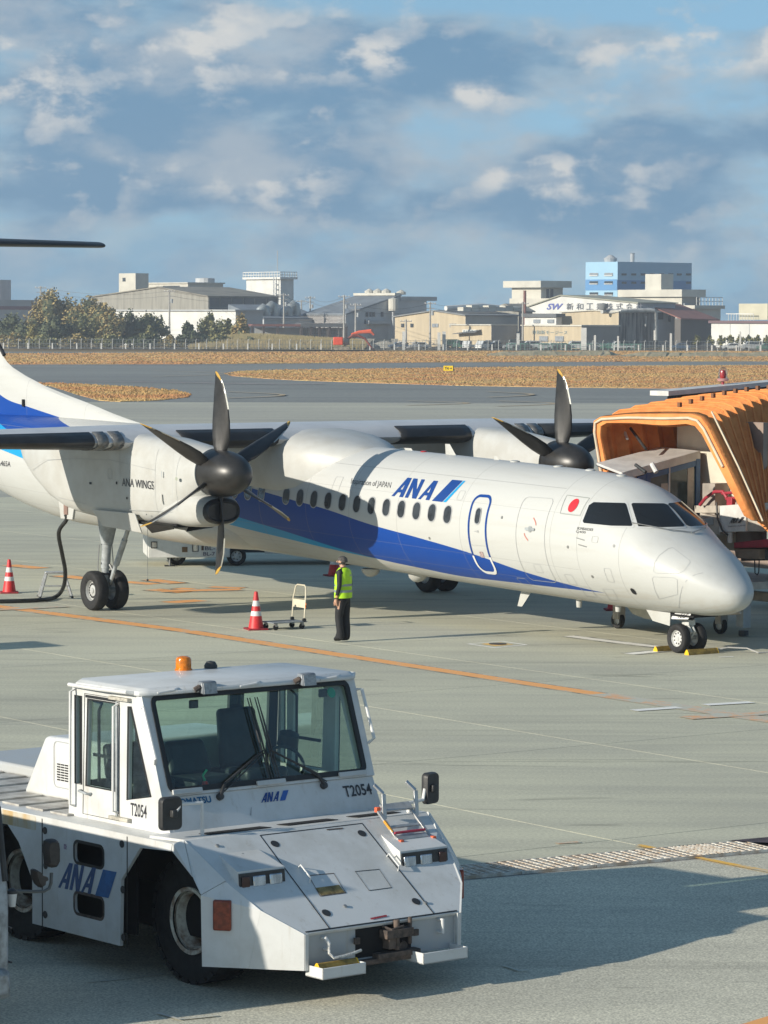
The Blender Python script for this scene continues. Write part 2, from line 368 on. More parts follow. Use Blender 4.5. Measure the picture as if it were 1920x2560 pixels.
# ------------------------------------------------------------ painted markings (worn)
def paint(name, col, wear=.5, under=(.50, .495, .41), sc_=2.2):
    global nt
    if name in MATS: return MATS[name]
    m = bpy.data.materials.new(name); m.use_nodes = True; nt = m.node_tree; bs = nt.nodes['Principled BSDF']; bs.inputs['Roughness'].default_value = .8
    g = nt.nodes.new('ShaderNodeNewGeometry'); P = g.outputs['Position']
    f = mapr(noise(P, sc_, 8, .75), .62-.30*wear, .74-.22*wear)
    nt.links.new(mixc(f, col, under), bs.inputs['Base Color']); MATS[name] = m; return m
p_or = paint('orange_line_paint', (.86, .40, .13), .30); p_or2 = paint('worn_orange_paint', (.72, .38, .18), .85)
p_ye = paint('yellow_line_paint', (.80, .46, .08), .5, (.50, .49, .42)); p_wh = paint('white_line_paint', (.80, .79, .74), .2); p_dk = paint('dark_line_edge', (.16, .16, .14), .7)
p_whw = paint('worn_white_paint', (.50, .50, .46), .75)
SZ = [0]
def strip_px(name, pts, wd, m, edge=None, z=.003):
    SZ[0] += 1; z += (SZ[0] % 8)*.0012
    P = [G(*q) for q in pts]; P2 = [(p.x, p.y) for p in P]
    P2 = dense(P2, 6.)
    if edge:
        v, f = ribbon([(x, y) for x, y in P2], wd+edge*2); me = bpy.data.meshes.new(name+'_edge'); me.from_pydata([(x, y, z) for x, y in v], [], f); me.materials.append(p_dk); link(name+'_edge', me)['kind'] = 'structure'
    v, f = ribbon(P2, wd); me = bpy.data.meshes.new(name); me.from_pydata([(x, y, z+.0012) for x, y in v], [], f); me.materials.append(m); o = link(name, me); o['kind'] = 'structure'; return o
strip_px('orange_guide_line', [(-60, 1303), (400, 1363), (760, 1419)], .40, p_or, .07)
strip_px('orange_guide_line', [(760, 1419), (1010, 1457), (1100, 1471), (1300, 1501)], .36, p_or, .05)
strip_px('worn_orange_guide_line', [(1292, 1500), (1480, 1529), (1659, 1556), (1800, 1577)], .50, p_or2)
strip_px('worn_orange_cross_line', [(1480, 1552), (1659, 1541), (1900, 1527)], .42, p_or2, z=.006)
strip_px('worn_orange_cross_line', [(-20, 1319), (145, 1311)], .30, p_or2, z=.006)
strip_px('white_dash', [(1368, 1536), (1468, 1529)], .23, p_wh); strip_px('white_dash', [(1522, 1524), (1623, 1518)], .23, p_wh)
strip_px('white_stop_line', [(1228, 1374), (1330, 1387), (1436, 1399)], .26, p_wh, .10)
strip_px('white_stop_line', [(1358, 1413), (1440, 1405)], .26, p_wh, .10)
strip_px('white_tick', [(1553, 1420), (1585, 1419)], .10, p_wh)
# inspection lid in a white diamond
dia = [G(*q) for q in ((1007, 1391), (1085, 1385), (1141, 1393), (1068, 1400))]
def inset(P, k):
    c = sum(P, Vector((0, 0, 0)))/len(P); return [c+(p-c)*k for p in P]
sheet('white_diamond_marking', dia, .003, p_wh); sheet('diamond_inner_paint', inset(dia, .86), .005, m_conc); sheet('diamond_orange_paint', inset(dia, .52), .007, p_ye)
o = MB().lathe([(.0, 0), (.17, 0), (.17, .012), (0, .012)], sum(dia, Vector((0, 0, 0)))/4+Vector((0, 0, .008)), n=16).obj('inspection_lid', mat('cast_iron', (.06, .055, .05), .7)); tag(o, 'small round iron inspection lid inside the white diamond marking', 'lid')
for a, b, w_ in (((90, 1228), (20, 1221), .5), ((130, 1244), (190, 1251), .5), ((328, 1274), (400, 1280), .5), ((345, 1278), (520, 1274), .45), ((325, 1253), (385, 1261), .45), ((268, 1257), (335, 1262), .45),
                ((362, 1302), (435, 1297), .5), ((455, 1268), (525, 1271), .35), ((385, 1274), (410, 1271), .4)):
    strip_px('orange_dash', [a, b], w_, p_or, .10)
strip_px('faint_orange_patch', [(1202, 1823), (1252, 1820)], .10, p_or2)
strip_px('yellow_foreground_line', [(1378, 1828), (1560, 1866), (1700, 1893)], .11, p_ye, z=.012)
strip_px('white_corner_mark', [(340, 2192), (388, 2206), (468, 2198)], .045, p_whw, z=.012)
strip_px('white_foreground_mark', [(1086, 2089), (1122, 2101), (1140, 2099)], .035, p_whw, z=.012)
strip_px('white_foreground_mark', [(190, 2124), (240, 2120), (352, 2106)], .04, p_whw, z=.012)
strip_px('orange_corner_line', [(1590, 2230), (1700, 2196)], .22, p_or, z=.012)
# curved taxi lines, far
for (u0, u1, v0, v1) in ((490, 612, 846, 860), (330, 500, 801, 813), (1055, 1150, 846, 858), (1075, 1200, 866, 878), (880, 1010, 866, 876)):
    pts = [((u0-140) if t == 0 else (u1-(u1-u0)*(1-sin(pi*t/10))), v0+(v1-v0)*t/10) for t in range(11)]
    strip_px('faint_taxi_line', [(u1-(u1-u0)*(1-sin(pi*t/10)), v0+(v1-v0)*t/10) for t in range(11)], .55, paint('taxi_line_paint', (.50, .38, .22), .5, (.25, .25, .24)), z=.010)
strip_px('faint_taxi_line', [(150, 823), (300, 825), (600, 830), (700, 829)], 1.0, paint('red_tint_paint', (.42, .30, .30), .6, (.24, .23, .23), .3), z=.010)
strip_px('runway_edge_line', [(-100, 793), (800, 791), (1800, 788)], .9, paint('edge_line_paint', (.42, .42, .40), .5, (.2, .2, .2), .2), z=.010)
# ------------------------------------------------------------ dry grass: strips of turf with standing blades
def grass_mat(name, a, b, c):
    global nt
    m = bpy.data.materials.new(name); m.use_nodes = True; nt = m.node_tree; bs = nt.nodes['Principled BSDF']; bs.inputs['Roughness'].default_value = .9; bs.inputs['Specular IOR Level'].default_value = .1
    g = nt.nodes.new('ShaderNodeNewGeometry'); P = g.outputs['Position']
    mp = nt.nodes.new('ShaderNodeMapping'); mp.inputs['Scale'].default_value = (.5, .8, .0); nt.links.new(P, mp.inputs[0])
    f1 = mapr(noise(mp.outputs[0], .09, 6, .65), .36, .62); f2 = mapr(noise(mp.outputs[0], .8, 5, .7), .40, .68)
    f3 = mapr(noise(mp.outputs[0], 3.5, 3, .6), .3, .7, .88, 1.12); h3 = nt.nodes.new('ShaderNodeVectorMath'); h3.operation = 'SCALE'; nt.links.new(mixc(M('MULTIPLY', f2, .6), mixc(f1, a, b), c), h3.inputs[0]); nt.links.new(f3, h3.inputs['Scale']); nt.links.new(h3.outputs[0], bs.inputs['Base Color']); MATS[name] = m; return m
gm1 = grass_mat('dry_grass', (.60, .31, .145), (.60, .43, .18), (.46, .26, .11)); gmb = grass_mat('grass_blades', (.42, .225, .105), (.44, .32, .14), (.28, .165, .075)); gm2 = grass_mat('reed_grass', (.40, .32, .17), (.34, .29, .15), (.28, .24, .13))
def turf(name, pts, n, m, hgt=.45, zb=-.045, wide=.35, lab=None, edge=True):
    """pts: outline on the ground (x, y); blades are thin upright triangles"""
    b = MB(); b.prism([(p[0], p[1]) for p in pts], 2, -.2, zb+.03)
    xs = [p[0] for p in pts]; ys = [p[1] for p in pts]; rnd = random.Random(len(name)+n)
    def inside(x, y):
        c = False; k = len(pts)
        for i in range(k):
            x1, y1 = pts[i][0], pts[i][1]; x2, y2 = pts[(i+1) % k][0], pts[(i+1) % k][1]
            if (y1 > y) != (y2 > y) and x < (x2-x1)*(y-y1)/(y2-y1)+x1: c = not c
        return c
    def blade(x, y, s=1.):
        if abs(x) > .122*y+3: return
        a = rnd.uniform(-.7, .7); h_ = hgt*rnd.uniform(.35, 1.)*s; w2 = wide*rnd.uniform(.4, 1.)/2; dx, dy = cos(a)*w2, sin(a)*w2; lx, ly = rnd.uniform(-.2, .2)*h_, rnd.uniform(-.2, .2)*h_
        b.add([(x-dx, y-dy, zb), (x+dx, y+dy, zb), (x+lx, y+ly, zb+h_)], [(0, 1, 2)], 1)
    k = 0
    while k < n:
        x, y = rnd.uniform(min(xs), max(xs)), rnd.uniform(min(ys), max(ys)); k += 1
        if inside(x, y): blade(x, y)
    if edge:
        q = list(pts)+[pts[0]]
        for i in range(len(pts)):
            (x1, y1), (x2, y2) = q[i][:2], q[i+1][:2]; l = int(hypot(x2-x1, y2-y1)*1.6)
            for t in range(min(l, 3000)):
                f = rnd.random(); blade(x1+(x2-x1)*f, y1+(y2-y1)*f+rnd.uniform(-.6, .6), .55)
    o = b.obj(name, [m, gmb]); tag(o, lab, 'grass', kind='stuff'); return o
def gpoly(px): return [(G(u, v).x, G(u, v).y) for u, v in px]
turf('dry_grass', gpoly([(-150, 786), (0, 786.5), (400, 786), (900, 782.5), (1400, 780.5), (1850, 779.5), (1850, 757.5), (900, 758.5), (-150, 764)]), 34000, gm1, .22, wide=.5, lab='long strip of dry orange grass between the runway and the perimeter fence')
turf('dry_grass', gpoly([(486, 806), (500, 811), (560, 816), (640, 820.5), (800, 826), (1000, 832), (1200, 835.5), (1400, 837.5), (1850, 840), (1850, 787.5), (1400, 789.5), (1000, 793.5), (760, 796.5), (600, 798.5), (520, 801)]), 45000, gm1, .17, wide=.32, lab='tapering island of dry orange grass around the yellow taxiway sign')
turf('dry_grass', gpoly([(60, 826), (110, 833), (170, 852), (215, 864), (260, 866.5), (340, 864), (405, 857), (412, 851), (380, 843), (300, 836), (200, 831), (120, 827)]), 12000, gm1, .2, wide=.22, lab='small dry grass island behind the aircraft tail fin')
# low earth banks in front of the fence
def bank(pxs, hh, lab):
    b = MB(); rows = []
    for i, u in enumerate(range(pxs[0], pxs[1], 9)):
        a = G(u, pxs[3]); k = min(1, (i+1)/5, (pxs[1]-u)/30); h_ = hh*k*(.85+.12*sin(u*.05)+.12*random.random())
        a2 = D(u, 760, a.y+12)
        rows.append([(a.x+random.uniform(-.4, .4), a.y, -.05), (a.x+(a2.x-a.x)*.25+random.uniform(-.5, .5), a.y+3, h_*.5+random.uniform(-.12, .12)), (a.x+(a2.x-a.x)*.5, a.y+6, h_), (a2.x, a.y+13, h_*.9), (a2.x, a.y+16, -.05)])
    b.loft(rows, False, False); o = b.obj('earth_bank', mat('bank_earth', (.42, .35, .22), .95, var=.4, scale=.5, col2=(.26, .24, .14), stretch=(2.5, .5, .5)), smooth=False); tag(o, lab, 'earth bank')
bank((1052, 1345, 0, 768.5), .85, 'low bank of dug earth with ribbed face before the parked cars')
bank((1345, 1700, 0, 770), .75, 'low grassy earth bank near the right end of the fence')
# ============================================================ AIRCRAFT  (local x forward, y to port, z up; origin under the nose wheels)
AH = R(-54.66); ALOC = Vector((5.683, 62.909, 0))
AM = frame_of(ALOC, AH); AMI = AM.inverted()
plane = empty('propeller_airliner', ALOC, AH, 'white and blue twin-propeller high-wing airliner parked with its nose to the right', 'airliner')
def ahit(u, v, b): return hit(AMI, u, v, 1, b)
DKN = (.018, .019, .021)
m_white = mat('aircraft_white', (.475, .48, .46), .45, var=.05, scale=1.6, spec=.5, col2=(.42, .415, .385), coat=.1)
m_boot = mat('rubber_boot', (.022, .023, .025), .42, var=.3, scale=2)
m_prop = mat('propeller_black', (.028, .027, .026), .38, var=.25, scale=5); m_tip = mat('blade_tip_yellow', (.48, .29, .05), .5, var=.05)
m_tyre = mat('tyre_rubber', (.020, .020, .021), .8, var=.3, scale=9, bump=.2); m_rim = mat('rim_grey', (.52, .53, .52), .45, metal=.25, var=.15, scale=9)
m_strut = mat('gear_strut_paint', (.40, .43, .44), .4, metal=.1, var=.2, scale=8); m_chrome = mat('bare_metal', (.6, .6, .6), .22, metal=1, var=.05)
m_line = mat('panel_line', (.36, .37, .37), .6, var=0); m_blue = mat('livery_blue', (.004, .045, .24), .3, var=.04, coat=.2); m_cyan = mat('livery_cyan', (.01, .29, .58), .3, var=.04)
m_navy = mat('mark_navy', (.006, .045, .21), .4, var=0); m_ink = mat('lettering_black', (.03, .03, .035), .5, var=0); m_red = mat('flag_red', (.62, .02, .03), .5, var=0)
m_pwhite = mat('print_white', (.70, .70, .68), .4, var=0); m_dark = mat('dark_void', (.008, .008, .009), .9, var=0); m_steel = mat('steel', (.35, .35, .34), .4, metal=.6)
m_cock = mat('cockpit_pane', (.012, .014, .016), .08, var=0, spec=.35); m_cab = mat('cabin_pane', (.05, .06, .07), .08, var=.3, scale=3, spec=.8)
def interp(xs, ys, x):
    if x <= xs[0]: return ys[0]
    if x >= xs[-1]: return ys[-1]
    for i in range(len(xs)-1):
        if x <= xs[i+1]: break
    h_ = xs[i+1]-xs[i]; t = (x-xs[i])/h_
    def sl_(k):
        if k <= 0 or k >= len(xs)-1: return 0 if k <= 0 else (ys[-1]-ys[-2])/(xs[-1]-xs[-2])
        a, b = (ys[k]-ys[k-1])/(xs[k]-xs[k-1]), (ys[k+1]-ys[k])/(xs[k+1]-xs[k])
        return 0 if a*b <= 0 else 2*a*b/(a+b)
    m0, m1 = sl_(i)*h_, sl_(i+1)*h_
    return (2*t**3-3*t*t+1)*ys[i]+(t**3-2*t*t+t)*m0+(-2*t**3+3*t*t)*ys[i+1]+(t**3-t*t)*m1
ZC = lambda a: 1.96-.0268*a
ST = [(-30.9, 3.62, 3.42, 3.5, .10), (-29, 3.74, 2.85, 3.3, .42), (-26.5, 3.82, 2.02, 2.95, .80), (-24.2, 3.84, 1.52, 2.75, 1.05), (-22, ZC(-22)+1.265, 1.28, 2.6, 1.22),
      (-20, ZC(-20)+1.273, ZC(-20)-1.26, ZC(-20), 1.273), (-3, ZC(-3)+1.27, ZC(-3)-1.27, ZC(-3), 1.27), (-2.3, 3.275, .755, 2.0, 1.268), (-1.7, 3.205, .74, 1.95, 1.25), (-1.2, 3.08, .728, 1.9, 1.22),
      (-.8, 2.87, .722, 1.84, 1.175), (-.4, 2.63, .72, 1.76, 1.125), (.13, 2.25, .722, 1.62, 1.0), (.5, 2.06, .732, 1.54, .89), (.84, 1.90, .752, 1.43, .75), (1.13, 1.69, .79, 1.33, .60),
      (1.35, 1.515, .845, 1.26, .46), (1.50, 1.39, .91, 1.215, .34), (1.59, 1.30, .98, 1.185, .23), (1.635, 1.23, 1.06, 1.17, .13), (1.65, 1.19, 1.12, 1.16, .04)]
STX = [s[0] for s in ST]
def fus(a): return tuple(interp(STX, [s[k] for s in ST], a) for k in (1, 2, 3, 4))
def fus_pt(a, z, side=-1, off=.004):
    zt, zb, zm, w_ = fus(a); hh = (zt-zm) if z > zm else (zm-zb)
    c = max(-.999, min(.999, (z-zm)/hh)); s = sqrt(1-c*c)
    y = w_*s; n = Vector((0, s/w_, c/hh)).normalized()
    return Vector((a, side*(y+n.y*off), z+n.z*off))
xs = [-30.9+i*.45 for i in range(62)]; xs = [x for x in xs if x < -3.2]+[-3.2+i*.1 for i in range(50)]; xs = [x for x in xs if x < 1.4]+[1.42, 1.46, 1.50, 1.54, 1.57, 1.60, 1.62, 1.635, 1.645, 1.65]
NR = 72; rings = []
for a in xs:
    zt, zb, zm, w_ = fus(a)
    rings.append([(a, w_*sin(t), zm+((zt-zm) if cos(t) > 0 else (zm-zb))*cos(t)) for t in (2*pi*k/NR for k in range(NR))])
# livery: white skin with a blue and cyan swoosh printed on it (curves of height against length)
def livery():
    global nt
    m = bpy.data.materials.new('livery_skin'); m.use_nodes = True; nt = m.node_tree; bs = nt.nodes['Principled BSDF']
    bs.inputs['Roughness'].default_value = .46; bs.inputs['Specular IOR Level'].default_value = .35; bs.inputs['Coat Weight'].default_value = .04
    t = nt.nodes.new('ShaderNodeTexCoord'); s = nt.nodes.new('ShaderNodeSeparateXYZ'); nt.links.new(t.outputs['Object'], s.inputs[0]); X_, Y_, Z_ = s.outputs
    tx = M('DIVIDE', M('ADD', X_, 31.), 33.)
    def curve(pts):
        n = nt.nodes.new('ShaderNodeFloatCurve'); c = n.mapping.curves[0]
        pts = sorted(((a+31)/33, z/9) for a, z in pts)
        c.points[0].location = pts[0]; c.points[1].location = pts[-1]
        for p in pts[1:-1]: c.points.new(*p)
        for p in c.points: p.handle_type = 'AUTO_CLAMPED'
        n.mapping.update(); nt.links.new(tx, n.inputs['Value']); return M('MULTIPLY', n.outputs[0], 9.)
    top = curve([(-31, 9), (-28.6, 7.0), (-27.6, 5.5), (-26.6, 4.48), (-25.9, 4.2), (-24.9, 4.05), (-22.6, 3.73), (-20, 3.38), (-17, 3.02), (-14.05, 2.68), (-11.6, 2.40), (-10.2, 2.25), (-8.5, 2.0), (-6.9, 1.82), (-5.2, 1.60), (-3.4, 1.29), (-1.5, 1.07), (2, .9)])
    cyt = curve([(-31, 4.6), (-27, 3.9), (-23.7, 3.3), (-20, 2.8), (-17, 2.4), (-14, 1.95), (-12, 1.69), (-9.3, 1.31), (-7.4, 1.15), (-5.7, 1.06), (-3.6, 1.06), (-1.5, 1.06), (2, 1.2)])
    cyb = curve([(-31, 3.9), (-27, 3.3), (-23.7, 2.88), (-20, 2.4), (-17, 2.05), (-14.05, 1.70), (-12.1, 1.52), (-10.4, 1.37), (-9.0, 1.27), (-7.4, 1.16), (-5.7, 1.07), (2, 1.21)])
    inb = M('MULTIPLY', M('LESS_THAN', Z_, top), M('GREATER_THAN', Z_, cyt)); inc = M('MULTIPLY', M('LESS_THAN', Z_, cyt), M('GREATER_THAN', Z_, cyb))
    # the lower belly is a touch browner, in streaks running aft
    mp = nt.nodes.new('ShaderNodeMapping'); mp.inputs['Scale'].default_value = (.25, 3, 3); nt.links.new(t.outputs['Object'], mp.inputs[0])
    dirt = mapr(noise(mp.outputs[0], 2.2, 6, .65), .45, .72); white = mixc(M('MULTIPLY', dirt, .20), (.49, .495, .475), (.38, .365, .32))
    low = mapr(M('SUBTRACT', Z_, M('SUBTRACT', 1.96, M('MULTIPLY', X_, .0268))), -.72, -1.12); white = mixc(M('MULTIPLY', M('MULTIPLY', low, dirt), .6), white, (.42, .36, .29))
    seam = None
    for a in (-10.9, -2.55, -7.6, -14.9, -18.2, -5.45, -9.3, -12.7, -1.75, -.62, -22.1, -24.9):
        q = M('LESS_THAN', M('ABSOLUTE', M('SUBTRACT', X_, a)), .006); seam = q if seam is None else M('MAXIMUM', seam, q)
    seam2 = M('LESS_THAN', M('ABSOLUTE', M('SUBTRACT', Z_, M('ADD', M('SUBTRACT', 1.96, M('MULTIPLY', X_, .0268)), .96))), .005)
    seam = M('MAXIMUM', seam, M('MULTIPLY', seam2, M('LESS_THAN', X_, -2.6)))
    for zo in (-.52, -.86, .52):
        s3 = M('LESS_THAN', M('ABSOLUTE', M('SUBTRACT', Z_, M('ADD', M('SUBTRACT', 1.96, M('MULTIPLY', X_, .0268)), zo))), .004); seam = M('MAXIMUM', seam, M('MULTIPLY', s3, M('MULTIPLY', M('LESS_THAN', X_, -1.8), .7)))
    c = mixc(inb, white, (.002, .052, .29)); c = mixc(inc, c, (.008, .28, .56)); c = mixc(M('MULTIPLY', seam, .55), c, (.2, .2, .2))
    bq = nt.nodes.new('ShaderNodeBump'); bq.inputs['Strength'].default_value = .10; bq.inputs['Distance'].default_value = .03; nt.links.new(noise(t.outputs['Object'], 2.6, 2, .5), bq.inputs['Height']); nt.links.new(bq.outputs[0], bs.inputs['Normal'])
    nt.links.new(c, bs.inputs['Base Color']); MATS['livery_skin'] = m; return m
m_skin = livery()
fb = MB().loft(rings); fuse = fb.obj('fuselage', m_skin, plane, smooth=True)
BV = BVHTree.FromPolygons([Vector(p) for p in fb.v], [f for f in fb.f if len(f) < 10])
def fus_px(u, v, off=.005):
    o, d = in_frame(AMI, u, v); h_ = BV.ray_cast(o, d.normalized())
    if h_[0] is None:
        h_ = BV.find_nearest(o+d*((62+0)/d.length)) if False else None
        return None
    n = h_[1]
    if n.dot(d) > 0: n = -n
    return h_[0]+n*off
def decal_px(name, loops, m, parent=fuse, off=.005, mx=.09, both=True, depth=0):
    """an outline seen in the photograph laid on the skin; the same one is laid on the port side"""
    bm = fill2d(loops) if isinstance(loops, list) else loops
    bm_sub(bm, mx*100); vs, fs = bm_arrays(bm); bm.free(); P = [fus_px(u, v, off) for u, v in vs]
    fs = [f for f in fs if all(P[i] is not None for i in f)]; P = [p if p is not None else Vector((0, 0, 0)) for p in P]
    used = sorted({i for f in fs for i in f}); rem = {i: k for k, i in enumerate(used)}; P = [P[i] for i in used]; fs = [tuple(rem[i] for i in f) for f in fs]
    me = bpy.data.meshes.new(name); me.from_pydata(P, [], fs); me.materials.append(m); o = link(name, me, parent, smooth=True)
    if both:
        me2 = bpy.data.meshes.new(name); me2.from_pydata([(p.x, -p.y, p.z) for p in P], [], [f[::-1] for f in fs]); me2.materials.append(m); link(name, me2, parent, smooth=True)
    return o
def vf_px(name, vf, m, mapf, parent=fuse, off=.005, mx=9., both=False):
    bm = bmesh.new(); vs = [bm.verts.new((*mapf(*p), 0)) for p in vf[0]]
    for f in vf[1]:
        try: bm.faces.new([vs[i] for i in f])
        except ValueError: pass
    bmesh.ops.triangulate(bm, faces=bm.faces[:]); return decal_px(name, bm, m, parent, off, mx/100, both)
def aff(o, x, y): return lambda s, t: (o[0]+x[0]*s+y[0]*t, o[1]+x[1]*s+y[1]*t)
def ribbon_az(name, pts, w_, m, closed=True, side=-1, off=.006, parent=fuse):
    vs, fs = ribbon(dense(pts, .08, closed), w_, closed); me = bpy.data.meshes.new(name)
    me.from_pydata([fus_pt(a, z, side, off) for a, z in vs], [], fs if side < 0 else [f[::-1] for f in fs]); me.materials.append(m); return link(name, me, parent, smooth=True)
def patch_az(name, pts, m, side=-1, off=.006, mx=.1, parent=fuse):
    bm = fill2d([pts]); bm_sub(bm, mx); vs, fs = bm_arrays(bm); bm.free(); me = bpy.data.meshes.new(name)
    me.from_pydata([fus_pt(a, z, side, off) for a, z in vs], [], fs); me.materials.append(m); return link(name, me, parent, smooth=True)
# cabin windows
zwin = lambda a: 2.225-.0197*a
wa = [-5.87-.5262*i for i in range(27)]; wa = wa[:12]+[-12.62-.5262*i for i in range(14)]
for side in (-1, 1):
    for i, a in enumerate(wa):
        z = zwin(a); tl = -.0268
        pr = [(a+(x-a)+(zz-z)*.0, zz) for x, zz in rrect(a, z, .245, .345, .118, 5)]
        wd_ = patch_az('window', pr, m_cab, side, .002, .12); ribbon_az('window_frame', rrect(a, z, .262, .362, .126, 5), .022, mat('window_rim_grey', (.33, .34, .35), .5, var=0), True, side, .006, wd_)
# front service door and its painted outline
for side in (-1, 1):
    c = (-4.86, 1.99)
    dr = ribbon_az('door_outline', [p for p in rrect(c[0], c[1], .56, 1.52, .17, 5)], .055, m_blue, True, side, .006)
    lowp = [p for p in dense(rrect(c[0], c[1], .56, 1.52, .17, 5), .04, True) if p[1] < 1.60]
    lowp.sort(key=lambda p: atan2(p[1]-c[1], p[0]-c[0])); ribbon_az('door_outline', lowp, .058, m_pwhite, False, side, .009)
    dw = patch_az('door_window', rrect(c[0]-.01, 2.36, .16, .30, .075, 5), m_cab, side, .008); ribbon_az('window_frame', rrect(c[0]-.01, 2.36, .175, .32, .08, 5), .02, mat('window_rim_grey'), True, side, .011, dw)
    ribbon_az('door_seam', [(-5.11, 1.78), (-4.62, 1.78)], .008, m_line, False, side)
    patch_az('door_handle', [(-4.97, 2.055), (-4.82, 2.085), (-4.82, 2.035)], m_line, side, .012)
    # baggage door forward of it
    ribbon_az('cargo_door_seam', rrect(-3.16, 1.98, .90, 1.62, .12, 5), .010, m_line, True, side)
    patch_az('door_handle', rrect(-3.17, 2.19, .30, .055, .02, 2), m_strut, side, .02); patch_az('door_handle', rrect(-3.17, 2.19, .10, .12, .045, 3), m_strut, side, .014)
    for s_ in (1, -1): ribbon_az('handle_arc', [(-3.17+s_*(.05+.12*sin(t)), 2.19+s_*(.22-.09*t)) for t in (0, .5, 1., 1.5)], .02, mat('arc_red', (.55, .16, .12), .6, var=0), False, side, .010)
    ribbon_az('hatch_seam', rrect(-3.1, 1.43, .22, .16, .02, 2), .006, m_line, True, side)
    # flag
    ribbon_az('flag_border', [(-2.44, 2.87), (-1.80, 2.84), (-1.80, 2.51), (-2.37, 2.53)], .012, mat('flag_edge', (.25, .27, .25), .6, var=0), True, side)
    patch_az('flag_disc', [(-2.10+.115*cos(t), 2.69+.125*sin(t)) for t in (2*pi*k/24 for k in range(24))], m_red, side, .010)
    # small static marks and probes
    for (a, z) in ((-1.75, 2.10), (-1.68, 1.98)): ribbon_az('pitot_stain', [(a, z), (a+.22, z-.03)], .018, m_steel, False, side, .02)
    patch_az('outflow_port', rrect(.60-1.05, 1.16, .12, .12, .05, 3), m_dark, side, .008)
for a, dz, w2, h2 in ((-3.9, -.95, .30, .14), (-1.25, .10, .16, .12), (-9.9, .55, .26, .3), (-5.6, .62, .18, .18), (-2.2, -.75, .24, .2), (-.95, -.55, .18, .26)):
    for side in (-1, 1): ribbon_az('service_hatch', rrect(a, ZC(a)+dz, w2, h2, .03, 2), .008, m_line, True, side, .005)
for a, dz in ((-6.5, -.3), (-2.0, -.1), (-.75, .02), (-4.1, .3), (-1.45, -.62)):
    patch_az('static_port', [(a+.03*cos(t), ZC(a)+dz+.03*sin(t)) for t in (2*pi*k/10 for k in range(10))], m_steel, -1, .007)
# radome joint and nose doors
decal_px('radome_seam', [[(1470, 1322)]+[]+[(1468, 1312), (1469.5, 1290), (1474, 1270), (1484, 1254), (1500, 1243), (1518, 1238), (1518.5, 1236.8), (1499, 1241.6), (1482.6, 1253), (1472.7, 1269.4), (1468, 1290), (1466.5, 1312)]], m_line, mx=.2)
def ring_px(name, pts, wd, m, **k):
    v, f = ribbon(dense(pts, 6, True), wd, True); return vf_px(name, (v, f), m, lambda x, y: (x, y), mx=14, **k)
ring_px('nose_access_panel', [(1372, 1170), (1378, 1148), (1392, 1137), (1400, 1136), (1455, 1165), (1461, 1170), (1440, 1188), (1380, 1187)] and [(1412, 1234), (1414, 1216), (1424, 1200), (1444, 1185), (1453, 1183), (1489, 1210), (1491, 1215), (1478, 1233), (1466, 1239), (1418, 1238)], .9, m_line, both=True)
ring_px('nose_access_panel', [(1409, 1250), (1412, 1246), (1455, 1248), (1463, 1252), (1464, 1284), (1424, 1294), (1415, 1275)], .9, m_line, both=True)
for q in ([(1302, 1272), (1324, 1273), (1333, 1290), (1336, 1297), (1318, 1296)], [(1253, 1268), (1275, 1270), (1290, 1290), (1268, 1288)]): ring_px('belly_panel', q, .6, m_line, both=True)
# flight deck windows
def pane_px(pts):
    c = (sum(p[0] for p in pts)/len(pts), sum(p[1] for p in pts)/len(pts)); fr = [(c[0]+(x-c[0])*1.045+(1.6 if x > c[0] else -1.6), c[1]+(y-c[1])*1.07+(1.6 if y > c[1] else -1.6)) for x, y in pts]
    a = decal_px('window_surround', [fr], mat('window_frame_grey', (.50, .51, .50), .4, var=.05), off=.006, mx=.07); decal_px('flight_deck_window', [pts], m_cock, off=.014, mx=.07)
pane_px([(1259.5, 1126), (1273, 1092), (1283, 1085.5), (1350, 1087.5), (1353, 1091), (1366, 1134), (1364, 1137), (1320, 1136), (1262, 1130)])
pane_px([(1364, 1090), (1367, 1087.5), (1434, 1088.5), (1441, 1091), (1478, 1135), (1476, 1138), (1430, 1139.5), (1379, 1137.5)])
# lettering
la, fl_, stp = logo_mark()
mp_l = lambda x, y: (845.8+82.4*x+19.5*y, 1071.6+9.4*x-41.5*y)
for side in (0,):
    for lt in la: decal_px('letter', [[mp_l(*p) for p in lp] for lp in lt], m_navy, both=False, mx=.12)
    decal_px('flag_mark', [[(933, 1082), (955.5, 1084.5), (1000, 1038.5), (977, 1036.5)]], m_navy, both=False, mx=.12); decal_px('flag_stripe', [[(957, 1084.6), (963.5, 1085.3), (1006, 1039), (1001.5, 1038.6)]], m_cyan, both=False, mx=.12)
vf_px('lettering', text2d('Inspiration of JAPAN', 0, .12), m_ink, aff((757, 1048.5), (87, 9.5), (2.5, -16)), mx=20)
vf_px('lettering', text2d('BOMBARDIER', 0, .2), m_ink, aff((1246.5, 1144), (34.5, 3.6), (1, -6)), mx=20)
vf_px('lettering', text2d('Q400', 0), m_ink, aff((1244, 1151.5), (21, 2.2), (1, -6)), mx=20)
vf_px('registration', text2d('JA465A', .012), m_ink, aff((-8, 1009), (31, 3), (.4, -15)), mx=20)
patch_az('warning_print', rrect(-4.83, 1.60, .12, .12, .01, 1), mat('faint_red_print', (.60, .45, .43), .5, var=.5, scale=60), -1, .008)
